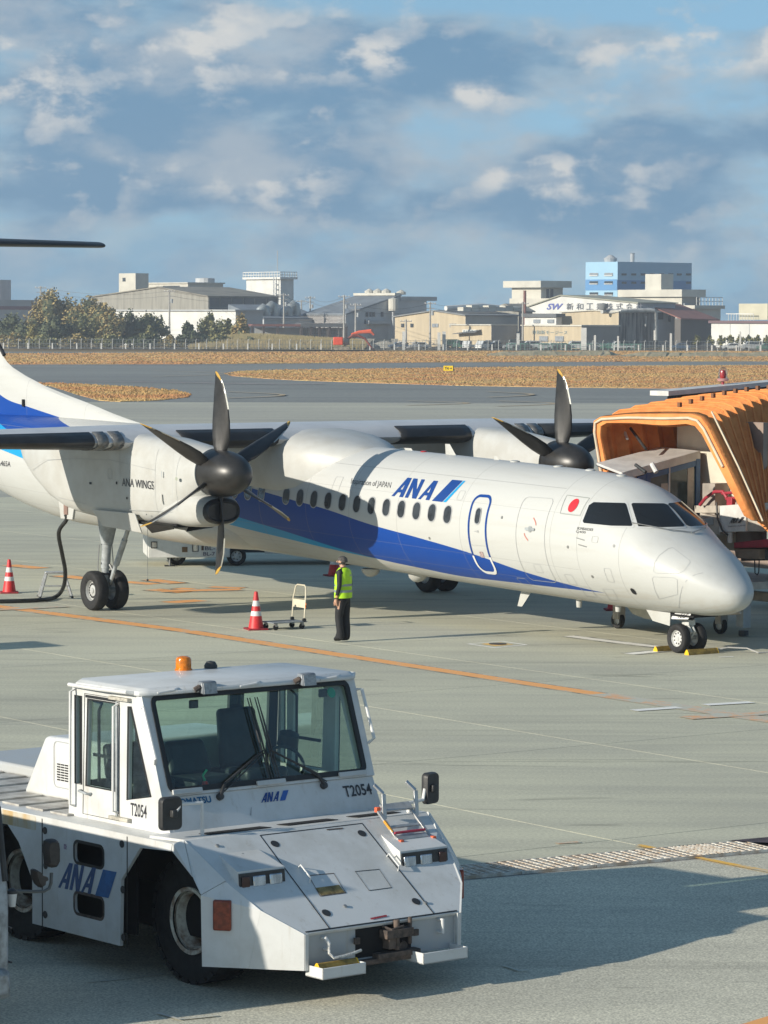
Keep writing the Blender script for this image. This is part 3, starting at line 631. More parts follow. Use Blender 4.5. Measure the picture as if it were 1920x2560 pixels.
# ------------------------------------------------------------ aerials, wipers, blisters
def fin_blade(name, a, z0, h_, c0, c1, sw, m=m_white, y=0.):
    b = MB(); b.loft([[(a+c0/2, y, z0), (a, y+.018, z0), (a-c0/2, y, z0), (a, y-.018, z0)], [(a+c1/2-sw, y, z0+h_), (a-sw, y+.008, z0+h_), (a-c1/2-sw, y, z0+h_), (a-sw, y-.008, z0+h_)]]); return b.obj(name, m, plane, smooth=False)
fin_blade('aerial', -7.42, 3.37, .30, .42, .16, .16); fin_blade('aerial', -4.9, .83, -.33, .34, .15, .22); fin_blade('aerial', -5.9, 3.37, .11, .2, .1, .05); fin_blade('aerial', -9.0, 3.44, .10, .5, .4, .05)
MB().lathe([(.09, -.12), (.09, 0), (.06, .04), (0, .05)], (-8.4, 0, 3.46), n=14).obj('beacon_light', mat('beacon_red', (.35, .03, .03), .2, var=0), plane, True)
for a in (-3.1, -1.9): MB().lathe([(.0, -.13), (.05, -.12), (.06, -.02), (.06, .08)], (a, -.1, .75), (0, 0, 1), n=12).obj('drain_mast', m_white, plane, True)
for a in (-10.3, -8.6): MB().loft([[(a-.25+.5*t/6, .22*sin(pi*t/6)*cos(k), .93-.18*sin(pi*t/6)*(abs(sin(k)))+.03*0) for k in (pi*j/6+pi for j in range(7))] for t in range(7)], False, False).obj('belly_blister', m_white, plane, True)
for a in (-5.3, -3.9, -2.9, -1.95): MB().lathe([(.10, -.03), (.10, .015), (.05, .03), (0, .03)], (a, 0, fus(a)[0]+.0), n=14).obj('roof_puck', m_white, plane, True)
for s_ in (-1, 1):
    p0 = fus_px(1500, 1153, .03); P = [fus_px(1365, 1131, .03), fus_px(1408, 1140, .04), fus_px(1445, 1148, .05), p0]
    P = [p for p in P if p is not None]; MB().tube([(p.x, p.y*(1 if s_ < 0 else -1), p.z) for p in P], .010, 6).obj('wiper', m_steel, plane)
# ------------------------------------------------------------ wing
def airfoil(le, te, zl, th_, y, n=10, tw=0.):
    """ring: upper surface from LE to TE then lower back"""
    c = le-te; up = []; lo = []
    for i in range(n+1):
        x = (1-cos(pi*i/n))/2; yt = 5*th_*(.2969*sqrt(x)-.126*x-.3516*x*x+.2843*x**3-.1036*x**4)
        up.append((le-c*x, y, zl+yt*c*1.12+.02*c*sin(pi*x))); lo.append((le-c*x, y, zl-yt*c*.88+.02*c*sin(pi*x)))
    return up+lo[::-1][1:-1]
def wing_at(y):
    b = abs(y); d = max(0, b-5.0)
    return (-11.80-.065*d, -14.95+.135*d, 3.655+.012*d, .158-.006*d)
ys = [-14.2, -14.0, -12, -9, -7, -5.1, -4.4, -3, -1.5, 0]; ys = ys+[-y for y in ys[::-1][1:]]
rings = []
for y in ys:
    le, te, zl, th_ = wing_at(y)
    if abs(y) == 14.2: le -= .35; te += .3; th_ *= .5
    rings.append(airfoil(le, te, zl, th_, y))
wing = MB().loft(rings).obj('wing', mat('wing_grey_white', (.56, .57, .58), .35, var=.06, scale=1.2), plane, smooth=True)
def boot(y0, y1):
    rings = []
    for k in range(9):
        y = y0+(y1-y0)*k/8; le, te, zl, th_ = wing_at(y); A_ = airfoil(le+.012, te, zl, th_*1.03, y, 16); n = len(A_)
        e = .045 if k in (0, 8) else 0
        rings.append([Vector(p)+Vector((-.0, 0, 0)) for p in (A_[-5:]+A_[:4])])
    o = MB().loft(rings, False, False).obj('deicing_boot', m_boot, wing, smooth=True); sol = o.modifiers.new('s', 'SOLIDIFY'); sol.thickness = .02; sol.offset = 0; return o
boot(-13.9, -5.86); boot(-3.78, -1.36); boot(13.9, 5.86); boot(3.78, 1.85)
for y in (-5.67, -5.31, 5.67, 5.31):
    rings = []
    for k in range(2):
        le, te, zl, th_ = wing_at(y); A_ = airfoil(le+.010, te, zl, th_*1.03, y-.13+.26*k, 16); rings.append(A_[-5:]+A_[:4])
    o = MB().loft(rings, False, False).obj('heated_strip', mat('strip_grey', (.17, .17, .165), .3, var=.3, scale=10, metal=.3), wing, smooth=True); o.modifiers.new('s', 'SOLIDIFY').thickness = .016
for s_ in ():
    for y in (8.0, 11.0): # flap track fairings
        b = MB(); le, te, zl, th_ = wing_at(y)
        b.loft([[(te+.35-1.0*t, s_*(y+.07*sin(k)*sin(pi*(.1+.8*t))), zl-.06-.07*sin(pi*(.1+.8*t))*(1+cos(k))/2-.04*t) for k in (2*pi*j/10 for j in range(10))] for t in (0, .2, .4, .6, .8, 1)]); b.obj('flap_fairing', m_white, wing, True)
# wing to body fairing
def sup_(a, zt, zb, hw, n=3.6, N_=40):
    return [(a, hw*(abs(sin(t))**(2/n))*(1 if sin(t) > 0 else -1), (zt+zb)/2+(zt-zb)/2*(abs(cos(t))**(2/n))*(1 if cos(t) > 0 else -1)) for t in (2*pi*k/N_+.0001 for k in range(N_))]
rings = []
for t, hw, zt_ in ((-9.7, .22, 3.46), (-10.0, .55, 3.51), (-10.4, .86, 3.60), (-10.9, 1.12, 3.72), (-11.4, 1.28, 3.81), (-12.0, 1.35, 3.87), (-13, 1.30, 3.93), (-15, 1.30, 3.88), (-16.3, 1.2, 3.80), (-17.4, .8, 3.72), (-18.2, .3, 3.66)):
    rings.append([(t, hw*(abs(sin(k))**.75)*(1 if sin(k) > 0 else -1), 3.05+(zt_-3.05)*(abs(cos(k))**.6)*(1 if cos(k) > 0 else -1)) for k in (2*pi*j/32+.0001 for j in range(32))])
MB().loft(rings).obj('wing_root_fairing', m_white, plane, True)
rings = []
for t, hw, zb_ in ((-19.4, .5, 1.16), (-18.5, .95, 1.10), (-17, 1.1, 1.06), (-15.4, 1.12, 1.06), (-14.6, 1.08, 1.08), (-14.1, .98, 1.10), (-13.6, .7, 1.16)):
    rings.append([(t, hw*sin(k), 1.6+(1.6-zb_)*cos(k)) for k in (2*pi*j/24 for j in range(24))])
MB().loft(rings).obj('belly_fairing', m_white, plane, True)
# ------------------------------------------------------------ nacelles
NS = [(-9.55, 3.60, 2.62, .49, 2.0), (-9.9, 3.66, 2.30, .55, 2.3), (-10.4, 3.71, 2.08, .60, 2.8), (-11.0, 3.77, 2.0, .63, 3.6), (-12, 3.83, 1.99, .64, 4.4), (-13.5, 3.86, 2.0, .64, 4.6), (-14.7, 3.84, 2.1, .63, 4.4), (-15.5, 3.78, 2.34, .60, 3.8), (-16.2, 3.70, 2.66, .53, 3.2), (-16.8, 3.62, 2.98, .40, 2.6), (-17.2, 3.52, 3.22, .22, 2.2), (-17.35, 3.44, 3.32, .06, 2)]
def sup(a, yc, zt, zb, hw, n, N_=40):
    out = []
    for k in range(N_):
        t = 2*pi*k/N_; c, s = cos(t), sin(t); out.append((a, yc+hw*(abs(s)**(2/n))*(1 if s > 0 else -1), (zt+zb)/2+(zt-zb)/2*(abs(c)**(2/n))*(1 if c > 0 else -1)))
    return out
HZ = 3.10; HA = -9.35
prop_mesh = {}
def blade_mesh():
    b = MB(); secs = []
    for r, c, t, tw, sw in ((.30, .16, .12, 40, 0), (.42, .24, .10, 36, 0), (.55, .34, .075, 31, .0), (.75, .43, .055, 25, .01), (1.05, .46, .042, 18, .01), (1.35, .435, .034, 12, -.0), (1.62, .37, .026, 7, -.03), (1.82, .28, .02, 3, -.07), (1.95, .19, .014, 1, -.115), (2.03, .10, .008, 0, -.155), (2.055, .03, .004, 0, -.185)):
        ring = []
        for k in range(12):
            q = 2*pi*k/12; x = cos(q)*c/2+sw; y = sin(q)*t/2*(1.25 if cos(q) > 0 else .8)
            a = R(tw); ring.append((x*cos(a)-y*sin(a), x*sin(a)+y*cos(a), r))
        secs.append(ring)
    b.loft(secs); me = b.mesh('blade', [m_prop, m_tip]); 
    return me, secs
BME, _ = blade_mesh()
def tip_mesh():
    b = MB(); secs = []
    for r, c, t, sw in ((1.88, .02, .026, .025), (1.90, .06, .026, -.015), (1.96, .12, .022, -.085), (2.03, .10, .018, -.15), (2.062, .035, .012, -.185)):
        secs.append([(cos(2*pi*k/12)*c/2+sw, sin(2*pi*k/12)*t/2, r) for k in range(12)])
    return b.loft(secs).mesh('blade_tip', m_tip)
TME = tip_mesh()
EME = MB().loft([[(x+c/2, y, r), (x+c/2-.03, y+.012, r), (x+c/2-.03, y-.012, r)] for r, c, x, y in ((1.30, .445, .012, .045), (1.45, .415, -.005, .035), (1.62, .375, -.025, .02), (1.80, .295, -.06, .01), (1.90, .235, -.09, 0))]).mesh('blade_edge', mat('edge_nickel', (.50, .50, .46), .3, metal=.6, var=.1))
for s_ in (-1, 1):
    yc = s_*4.4
    nac = MB().loft([sup(a, yc, zt, zb, hw, n) for a, zt, zb, hw, n in NS]).obj('engine_nacelle', m_white, plane, True)
    # chin with its oval intake
    ch = MB().loft([sup(a, yc, zt, zb, hw, 3.0, 28) for a, zt, zb, hw in ((-9.28, 2.58, 2.10, .40), (-9.40, 2.64, 2.04, .46), (-9.8, 2.7, 1.99, .52), (-10.6, 2.8, 1.97, .56), (-11.8, 2.9, 1.98, .5))]).obj('chin_cowl', m_white, nac, True)
    MB().loft([sup(a, yc, zt, zb, hw, 2.6, 28) for a, zt, zb, hw in ((-9.45, 2.60, 2.075, .43), (-9.30, 2.60, 2.075, .43), (-9.235, 2.56, 2.10, .40), (-9.22, 2.53, 2.13, .375), (-9.27, 2.50, 2.16, .345))]).obj('intake_lip', m_boot, nac, True)
    if s_ < 0:
        # lettering and panel joints on the outboard side
        sidey = yc-.648; mp_ = lambda o, x, y: quadmap((o[0], sidey, o[1]), (x[0], 0, x[1]), (y[0], 0, y[1]))
        flat('lettering', text2d('ANA WINGS', 0), mp_((-12.13, 2.745), (1.25, -.02), (0, .17)), m_ink, nac)
        for pts in ([(-13.9, 3.25), (-12.6, 3.27), (-10.85, 3.13)], [(-10.85, 3.6), (-10.85, 2.15)], [(-12.25, 3.6), (-12.2, 2.9)], [(-10.1, 3.5), (-10.15, 2.35)], [(-12.1, 2.25), (-10.3, 2.32)], [(-16.1, 2.95), (-15.3, 3.18), (-13.9, 3.25)], [(-14.9, 2.4), (-13.6, 2.3)]):
            v, f = ribbon(pts, .008); flat('panel_joint', (v, f), lambda x, z: (x, sidey-.001, z), m_line, nac)
        for x, z, w2, h2, mm in ((-10.55, 3.05, .03, .13, m_strut), (-9.98, 2.98, .09, .07, mat('gauge', (.35, .38, .30), .4)), (-12.35, 2.80, .05, .06, m_dark), (-11.93, 2.5, .05, .05, m_dark), (-13.42, 2.75, .10, .05, m_ink), (-11.15, 2.2, .03, .03, m_dark), (-10.6, 2.55, .05, .2, mat('faint_print', (.48, .48, .46), .5, var=.1, scale=50))):
            flat('vent_port', (rrect(x, z, w2, h2, min(w2, h2)*.35, 2), [tuple(range(12))]), lambda a_, b_: (a_, sidey-.003, b_), mm, nac)
        v, f = ribbon(rrect(-12.62, 2.98, .16, .20, .03, 2), .010, True); flat('access_hatch', (v, f), lambda x, z: (x, sidey-.001, z), m_line, nac)
    # exhaust dirt box and hanging earth panel at the rear
    pn = MB().hexa([(-14.95, yc-.50, 1.92), (-14.45, yc-.50, 1.92), (-14.45, yc-.44, 1.92), (-14.95, yc-.44, 1.92), (-15.05, yc-.50, 2.36), (-14.35, yc-.50, 2.30), (-14.35, yc-.44, 2.30), (-15.05, yc-.44, 2.36)]).obj('hanging_panel', m_white, nac, bevel=.01)
    MB().box((-14.78, yc-.52, 2.02), (-14.62, yc-.502, 2.24)).obj('connector', mat('connector_brown', (.25, .16, .13), .6), pn)
    # propeller
    hub = MB().lathe([(.455, -.22), (.475, -.1), (.475, .1), (.46, .30), (.42, .50), (.35, .68), (.26, .82), (.16, .90), (.06, .935), (0, .94)], (HA-.02, yc, HZ), (1, 0, 0), 40).obj('spinner', m_prop, nac, True)
    MB().lathe([(.485, .0), (.478, .012)], (0, 0, 0), n=8) 
    for k in range(6):
        for me, nm in ((BME, 'blade'), (TME, 'blade_tip'), (EME, 'blade_edge')):
            o = bpy.data.objects.new(nm, me); COL.objects.link(o); o.parent = nac
            o.location = (HA+.02, yc, HZ); o.rotation_euler = (k*pi/3, 0, 0)
for me in (BME, TME): me.polygons.foreach_set('use_smooth', [True]*len(me.polygons))
# ------------------------------------------------------------ tail
def fin_ring(z):
    le = interp([3.3, 3.97, 4.2, 4.555, 5.13, 5.5, 8.3], [-17.5, -21.0, -22.2, -24.2, -26.15, -26.55, -28.15][::1], z); te = interp([3.3, 8.3], [-30.4, -30.9], z); c = le-te
    return [(le-c*x, s_*5*.045*(.2969*sqrt(x)-.126*x-.3516*x*x+.2843*x**3-.1036*x**4)*min(c, 4.2)*1.6, z) for x, s_ in [(((1-cos(pi*i/8))/2), 1) for i in range(9)]+[(((1-cos(pi*i/8))/2), -1) for i in range(7, 0, -1)]]
fz = [3.3, 3.7, 3.85, 3.97, 4.08, 4.2, 4.35, 4.555, 4.8, 5.0, 5.13, 5.25, 5.4, 5.5, 5.8, 6.4, 7.0, 7.6, 8.05]
MB().loft([fin_ring(z) for z in fz]).obj('tail_fin', m_skin, plane, True)
MB().tube([(interp([5.13, 5.5, 8.3], [-26.15, -26.55, -28.15], z)+.0, 0, z) for z in (5.3, 5.6, 6.2, 7, 7.9)], .05, 8).obj('deicing_boot', m_boot, plane, True)
def tp(y):
    b = abs(y); return (-28.55-.12*b, -30.9+.06*b, 8.14, .10)
rings = []
for y in (-4.7, -4.6, -3, -1, 0, 1, 3, 4.6, 4.7):
    le, te, zl, th_ = tp(y)
    if abs(y) == 4.7: le -= .25; te += .2; th_ *= .5
    rings.append(airfoil(le, te, zl, th_, y, 8))
tpl = MB().loft(rings).obj('tailplane', m_white, plane, True)
for s_ in (-1, 1):
    rr = []
    for k in range(7):
        y = s_*(.3+4.3*k/6); le, te, zl, th_ = tp(y); A_ = airfoil(le+.012, te, zl, th_*1.05, y, 12); rr.append(A_[-5:]+A_[:6])
    o = MB().loft(rr, False, False).obj('deicing_boot', m_boot, tpl, True); o.modifiers.new('s', 'SOLIDIFY').thickness = .018
MB().lathe([(.02, -.9), (.16, -.6), (.2, 0), (.16, .5), (.02, .8)], (-29.6, 0, 8.12), (1, 0, 0), 16).obj('tail_bullet', m_white, plane, True)
ribbon_fin = MB().box((-25.05, -.20, 4.04), (-24.97, -.16, 4.22)).obj('fin_slot', m_dark, plane)
# ------------------------------------------------------------ landing gear
def wheel(parent, c, axis, r, w_, rimr, spokes=0, mt=None, mr=None, n=36, out=1, name='wheel'):
    c = Vector(c); h = w_/2; mt = mt or m_tyre; mr = mr or m_rim
    t = MB().lathe([(rimr, -h*.72), (rimr*1.08, -h*.86), (r*.80, -h), (r*.92, -h*.92), (r*.985, -h*.66), (r, -h*.3), (r, h*.3), (r*.985, h*.66), (r*.92, h*.92), (r*.80, h), (rimr*1.08, h*.86), (rimr, h*.72)], c, axis, n, cap=False).obj('tyre', mt, parent, True)
    b = MB(); b.lathe([(rimr, -h*.78), (rimr*1.03, -h*.72), (rimr*.93, -h*.5), (rimr*.9, 0), (rimr*.93, h*.5), (rimr*1.03, h*.72), (rimr, h*.78)], c, axis, n, cap=False)
    ax = Vector(axis).normalized(); b.lathe([(0, h*.5), (rimr*.26, h*.5), (rimr*.3, h*.36), (rimr*.92, h*.22), (rimr*.92, -h*.1), (0, -h*.1)], c, ax*out, n)
    o = b.obj('rim', mr, parent, True)
    if spokes:
        u = ax.orthogonal().normalized(); w2 = ax.cross(u); d = MB()
        for k in range(spokes):
            q = 2*pi*k/spokes; p = c+ax*out*(h*.285)+(u*cos(q)+w2*sin(q))*rimr*.66
            d.lathe([(0, 0), (rimr*.11, 0), (rimr*.11, h*.05), (0, h*.05)], p, ax*out, 8)
        d.obj('rim_holes', m_dark, o)
    return t, o
for s_ in (-1, 1):
    yc = s_*4.4; g_ = empty('main_landing_gear'); g_.parent = plane
    for q in (-.25, .25): wheel(g_, (-13.94, yc+q, .425), (0, 1, 0), .425, .27, .215, 16 if q*s_ > 0 or s_ < 0 else 0, out=-1 if q < 0 else 1)
    b = MB(); b.tube([(-13.94, yc, .42), (-13.90, yc, .95)], .08, 12); b.tube([(-13.90, yc, .9), (-13.84, yc, 1.45)], .10, 14); b.tube([(-13.84, yc, 1.42), (-13.78, yc, 2.2)], [.13, .27], 14)
    b.tube([(-13.94, yc-.26, .425), (-13.94, yc+.26, .425)], .06, 12); b.obj('main_strut', m_strut, g_, True)
    b = MB(); b.tube([(-13.68, yc, .62), (-13.45, yc, 1.02)], .045, 10); b.tube([(-13.45, yc, 1.0), (-13.1, yc, 1.55)], .065, 12); b.tube([(-13.1, yc, 1.55), (-12.75, yc, 2.15)], .05, 10); b.obj('drag_brace', m_strut, g_, True)
    b = MB(); b.tube([(-13.72, yc, .98), (-13.52, yc, .80), (-13.70, yc, .56)], .028, 6); b.tube([(-13.99, yc-.1, 1.4), (-14.02, yc-.12, .9), (-13.95, yc-.1, .6)], .012, 6); b.tube([(-13.8, yc+.09, 1.5), (-13.78, yc+.12, 1.0), (-13.85, yc+.08, .6)], .012, 6); b.obj('torque_link', m_steel, g_)
    for z in (.78, 1.0, 1.42): MB().lathe([(.10, -.02), (.10, .02)], (-13.90, yc, z), n=14).obj('strut_collar', m_ink, g_, True)
    # wheel bay and doors
    MB().box((-12.9, yc-.45, 1.965), (-10.3, yc+.45, 2.03)).obj('wheel_bay', m_dark, g_)
    for e in (-1, 1):
        MB().hexa([(-13.0, yc+e*.56, 1.86), (-11.45, yc+e*.56, 1.80), (-11.45, yc+e*.59, 1.80), (-13.0, yc+e*.59, 1.86), (-13.35, yc+e*.64, 2.2), (-11.6, yc+e*.64, 2.2), (-11.6, yc+e*.67, 2.2), (-13.35, yc+e*.67, 2.2)]).obj('gear_door', m_white, g_, bevel=.008)
        MB().hexa([(-11.3, yc+e*.40, 1.80), (-10.4, yc+e*.44, 1.93), (-10.4, yc+e*.47, 1.93), (-11.3, yc+e*.43, 1.80), (-11.4, yc+e*.60, 2.04), (-10.2, yc+e*.60, 2.04), (-10.2, yc+e*.63, 2.04), (-11.4, yc+e*.63, 2.04)]).obj('gear_door', m_boot, g_)
g_ = empty('nose_landing_gear'); g_.parent = plane
for q in (-.20, .20): wheel(g_, (0.02, q, .275), (0, 1, 0), .275, .17, .155, 9, mr=mat('rim_silver', (.66, .66, .64), .35, metal=.3, var=.1), out=-1 if q < 0 else 1)
b = MB(); b.tube([(.02, 0, .27), (-.02, 0, .55)], .045, 12); b.tube([(-.02, 0, .52), (-.08, 0, .95)], .07, 12); b.tube([(.02, -.2, .275), (.02, .2, .275)], .04, 10); b.obj('nose_strut', mat('strut_white', (.62, .63, .60), .4, var=.15, scale=12), g_, True)
b = MB(); b.tube([(.10, .03, .30), (.20, .03, .40), (.06, .03, .60)], .03, 8); b.tube([(.10, -.05, .30), (.20, -.05, .40), (.06, -.05, .60)], .026, 8); b.box((.03, -.08, .52), (.16, .08, .62)); b.tube([(.02, .1, .75), (.12, .09, .6), (.05, .1, .5)], .02, 6); b.tube([(.10, .0, .62), (.04, .1, .72), (.10, .12, .58)], .015, 6); b.obj('torque_link', mat('strut_white'), g_, True)
MB().tube([(.02, 0, .56), (.13, .0, .68)], [.05, .075], 12).obj('taxi_light', mat('lamp_dark', (.05, .05, .05), .2), g_, True)
MB().box((-.55, -.30, .70), (.55, .30, .735)).obj('wheel_bay', m_dark, g_)
pl0 = hit(AMI, 1463.5, 1322, 1, -.27); P = [hit(AMI, u, v, 1, -.27+.0*v) for u, v in ((1447, 1337), (1486, 1338), (1495, 1322.5), (1461, 1321.5))]
pt = MB().slab(P, (0, .012, 0)).obj('number_plate', m_pwhite, g_)
ox = P[0]+(P[1]-P[0])*.28+(P[3]-P[0])*.15; flat('plate_number', text2d('465', .01, .15), quadmap(ox+Vector((0, -.004, 0)), (P[1]-P[0])*.52, (P[3]-P[0])*.62+Vector((.0, 0, 0))), m_ink, pt)
for e in (-1, 1): MB().hexa([(-.65, e*.27, .56), (-.15, e*.27, .50), (-.15, e*.285, .50), (-.65, e*.285, .56), (-.8, e*.30, .76), (-.1, e*.30, .75), (-.1, e*.315, .75), (-.8, e*.315, .76)]).obj('gear_door', m_white, g_)
# ============================================================ TOW TRACTOR (local x forward, y to its left, origin on the ground)
TLOC = Vector((-2.29, 33.577, 0)); TH = R(-50.86); TM = frame_of(TLOC, TH); TMI = TM.inverted()
tug = empty('tow_tractor', TLOC, TH, 'big white aircraft tow tractor with glazed cab standing in the foreground', 'tow tractor')
def dirty_white(name, col=(.61, .62, .61), rust=.5):
    global nt
    m = bpy.data.materials.new(name); m.use_nodes = True; nt = m.node_tree; bs = nt.nodes['Principled BSDF']; bs.inputs['Roughness'].default_value = .38
    t = nt.nodes.new('ShaderNodeTexCoord'); v = t.outputs['Object']
    f = mapr(noise(v, 1.6, 7, .65), .40, .72); c = mixc(M('MULTIPLY', f, .55), col, (.42, .41, .37))
    mp = nt.nodes.new('ShaderNodeMapping'); mp.inputs['Scale'].default_value = (9, 9, .8); nt.links.new(v, mp.inputs[0])
    g = mapr(noise(mp.outputs[0], 1.2, 5, .7), .56, .78); c = mixc(M('MULTIPLY', g, .5), c, (.34, .29, .22))
    s = mapr(noise(v, 22, 6, .8, .5), .665, .70); c = mixc(M('MULTIPLY', s, rust), c, (.22, .13, .08))
    nt.links.new(c, bs.inputs['Base Color'])
    b = nt.nodes.new('ShaderNodeBump'); b.inputs['Strength'].default_value = .12; b.inputs['Distance'].default_value = .02; nt.links.new(noise(v, 2.4, 3, .5), b.inputs['Height']); nt.links.new(b.outputs[0], bs.inputs['Normal'])
    MATS[name] = m; return m
m_tug = dirty_white('tractor_white'); m_tugg = dirty_white('tractor_grey', (.40, .42, .43), .6)
m_rust = mat('rusty_steel', (.13, .095, .075), .8, var=.5, scale=14, col2=(.05, .04, .035)); m_seal = mat('black_seal', (.015, .016, .017), .5, var=.2); m_plas = mat('black_plastic', (.035, .036, .037), .5, var=.25, scale=6)
m_tglass = glass('cab_glass', (.74, .88, .81)); m_wr = mat('handrail_white', (.68, .68, .66), .4, var=.08); m_inter = mat('cab_interior', (.030, .034, .034), .8, var=.2)
m_oil = mat('rim_worn', (.72, .69, .58), .6, var=.4, scale=6, col2=(.22, .12, .07)); m_amber = mat('amber_lens', (.70, .20, .01), .15, var=.25, scale=30); m_led = mat('lamp_glass', (.62, .66, .70), .12, metal=.85, var=.25, scale=18, stretch=(1, 1, .15))
m_redl = mat('marker_lens', (.26, .045, .02), .25, var=.3, scale=20); m_yel = mat('chock_yellow', (.72, .46, .03), .55, var=.3, scale=8, col2=(.5, .3, .04)); m_chs = mat('chock_yellow_side', (.72, .46, .03))
W_ = 1.53; ZB = .33; ZD = 1.40
def P3(*q): return Vector(q)
# side walls with their wheel arches, left and right
outer = [(-3.4, ZB), (-3.4, ZD), (2.46, ZD), (2.44, 1.33), (1.95, 1.30), (1.64, .96), (1.62, ZB)]
front_arch = [(1.62, ZB), (1.64, .96), (1.95, 1.30), (2.44, 1.33), (2.76, 1.13), (2.89, .98), (2.91, ZB)]
rear_arch = [(-1.05, ZB), (-1.05, .74), (-.80, 1.16), (-.55, 1.315), (-.42, 1.325), (-.12, 1.10), (.12, .76), (.05, ZB)]
wall = [(-3.4, ZB), (-1.05, ZB)]+rear_arch[1:-1]+[(.12, ZB), (1.62, ZB)]+front_arch[1:4]+[(2.46, ZD), (-3.4, ZD)]
holes = [rrect(1.10, .885+.245, .50, .21, .06, 4), rrect(1.10, .885-.245, .50, .21, .06, 4)]
for s_ in (-1, 1):
    bm = fill2d([wall]+[[p for p in h] for h in holes] if s_ < 0 else [wall]); vs, fs = bm_arrays(bm); bm.free()
    b = MB().add([(x, s_*W_, z) for x, z in vs], fs); o = b.obj('side_panel', m_tug, tug); so_ = o.modifiers.new('s', 'SOLIDIFY'); so_.thickness = .035; so_.offset = 0
    if s_ < 0: side_o = o
    b = MB(); A0 = (2.52, s_*1.45, 1.43); A1 = (3.0, s_*1.33, 1.102); A2 = (3.34, s_*1.19, .87); A3 = (3.64, s_*.92, .665)
    B0 = (2.44, s_*W_, 1.33); B1 = (2.76, s_*W_, 1.13); B2 = (2.89, s_*W_, .98); B3 = (2.91, s_*W_, ZB); B4 = (3.25, s_*1.25, ZB); B5 = (3.64, s_*.92, ZB); B00 = (2.46, s_*W_, ZD)
    b.poly([B00, B0, B1, A0]); b.poly([A0, B1, B2, A1]); b.poly([A1, B2, B3, B4, A2]); b.poly([A2, B4, B5, A3])
    o = b.obj('fender_panel', m_tug, tug); so_ = o.modifiers.new('s', 'SOLIDIFY'); so_.thickness = .03; so_.offset = 0
# joints and plugs on the camera side
for x in (.30, 1.74): MB().box((x-.006, -W_-.021, ZB), (x+.006, -W_-.017, ZD-.02)).obj('panel_joint', m_seal, side_o)
for x, z in ((.35, 1.27), (1.655, 1.30), (.36, .93), (.35, .45), (1.67, .87), (1.68, .42)):
    MB().lathe([(.036, 0), (.036, .006), (0, .006)], (x, -W_-.018, z), (0, -1, 0), 14).obj('rubber_plug', m_plas, side_o)
for k, hl in enumerate(holes):
    MB().prism(hl, 1, -W_+.03, -W_+.30).obj('vent_void', m_dark, side_o) if False else None
    v, f = ribbon(hl, .03, True); flat('vent_rim', (v, f), lambda x, z: (x, -W_-.019, z), m_rust if k else m_seal, side_o)
MB().box((.2, -1.35, .4), (1.6, -1.32, 1.36)).obj('inner_bulkhead', m_dark, tug); MB().box((-3.3, -1.0, .42), (3.15, 1.0, .85)).obj('chassis', m_dark, tug)
# the mark on the side
la, fl_, stp = logo_mark(); mpq = quadmap((.575, -W_-.020, .745), (.565, 0, .01), (.09, 0, .262))
bm_l = [flat('letter', bm_arrays(fill2d(lt)), mpq, mat('side_mark_blue', (.035, .09, .22), .5, var=.15, scale=12), side_o) for lt in la]
flat('flag_mark', ([(1.12, -.01), (1.52, -.01), (1.60, 1.0), (1.20, 1.0)], [(0, 1, 2, 3)]), mpq, mat('side_mark_flag', (.03, .14, .36), .5, var=.15, scale=12), side_o)
flat('small_notice', (rrect(.70, 1.155, .05, .05, .005, 1), [tuple(range(8))]), lambda x, z: (x, -W_-.019, z), mat('notice_print', (.45, .35, .45), .5, var=.5, scale=60), side_o)
flat('rust_stain', bm_arrays(fill2d([rrect(-.12, 1.32, .62, .14, .02, 2)])), lambda x, z: (x, -W_-.0185, z), mat('rust_bleed', (.54, .52, .44), .6, col2=(.48, .34, .16), scale=2.2, stretch=(4, 1, .7)), side_o)
# deck with its planks, cowl shelf, hood
MB().box((-3.4, -W_+.02, ZD-.04), (2.5, W_-.02, ZD-.001)).obj('deck_plate', m_tug, tug)
for k in range(9):
    MB().box((-3.3+.43*k, -1.35, ZD+.0), (-3.3+.43*k+.30, 0.2, ZD+.018)).obj('deck_plank', mat('plank_paint', (.50, .49, .45), .6, var=.4, scale=5, col2=(.30, .28, .25)), tug)
hood = MB(); zh = lambda x: -.681*x+3.143
hood.slab([(2.52, -1.45, 1.43), (3.0, -1.33, 1.102), (3.34, -1.19, zh(3.34)), (3.64, -.92, zh(3.64)), (3.64, .92, zh(3.64)), (3.34, 1.19, zh(3.34)), (3.0, 1.33, 1.102), (2.52, 1.45, 1.43)], (-.02, 0, -.03))
hood_o = hood.obj('hood', m_tug, tug, bevel=.006)
MB().slab([(2.03, -1.50, 1.425), (2.52, -1.45, 1.435), (2.52, 1.45, 1.435), (2.03, 1.50, 1.425)], (0, 0, -.03)).obj('cowl_shelf', m_tug, tug, bevel=.006)
for y0, y1 in ((-1.13, -.42), (-.22, .38), (.62, 1.16)):
    MB().slab([(2.30, y0, 1.436), (2.42, y0+.05, 1.438), (2.42, y1+.05, 1.438), (2.30, y1, 1.436)], (0, 0, .004)).obj('cowl_vent', m_dark, tug)
def onhood(x, y, o=.004): return Vector((x+o*.56, y, zh(x)+o*.83))
def hood_ribbon(name, pts, wd, m, closed=False, off=.004):
    v, f = ribbon(pts, wd, closed); return flat(name, (v, f), lambda x, y: onhood(x, y, off), m, hood_o)
for y in (-.61, .61): hood_ribbon('hood_seam', [(2.56, y), (3.63, y+.01*(1 if y > 0 else -1))], .012, m_seal)
hood_ribbon('hood_edge_seam', [(2.56, -.61), (2.56, .61)], .010, m_seal)
hood_ribbon('hood_edge_seam', [(3.625, -.9), (3.625, .9)], .014, m_seal)
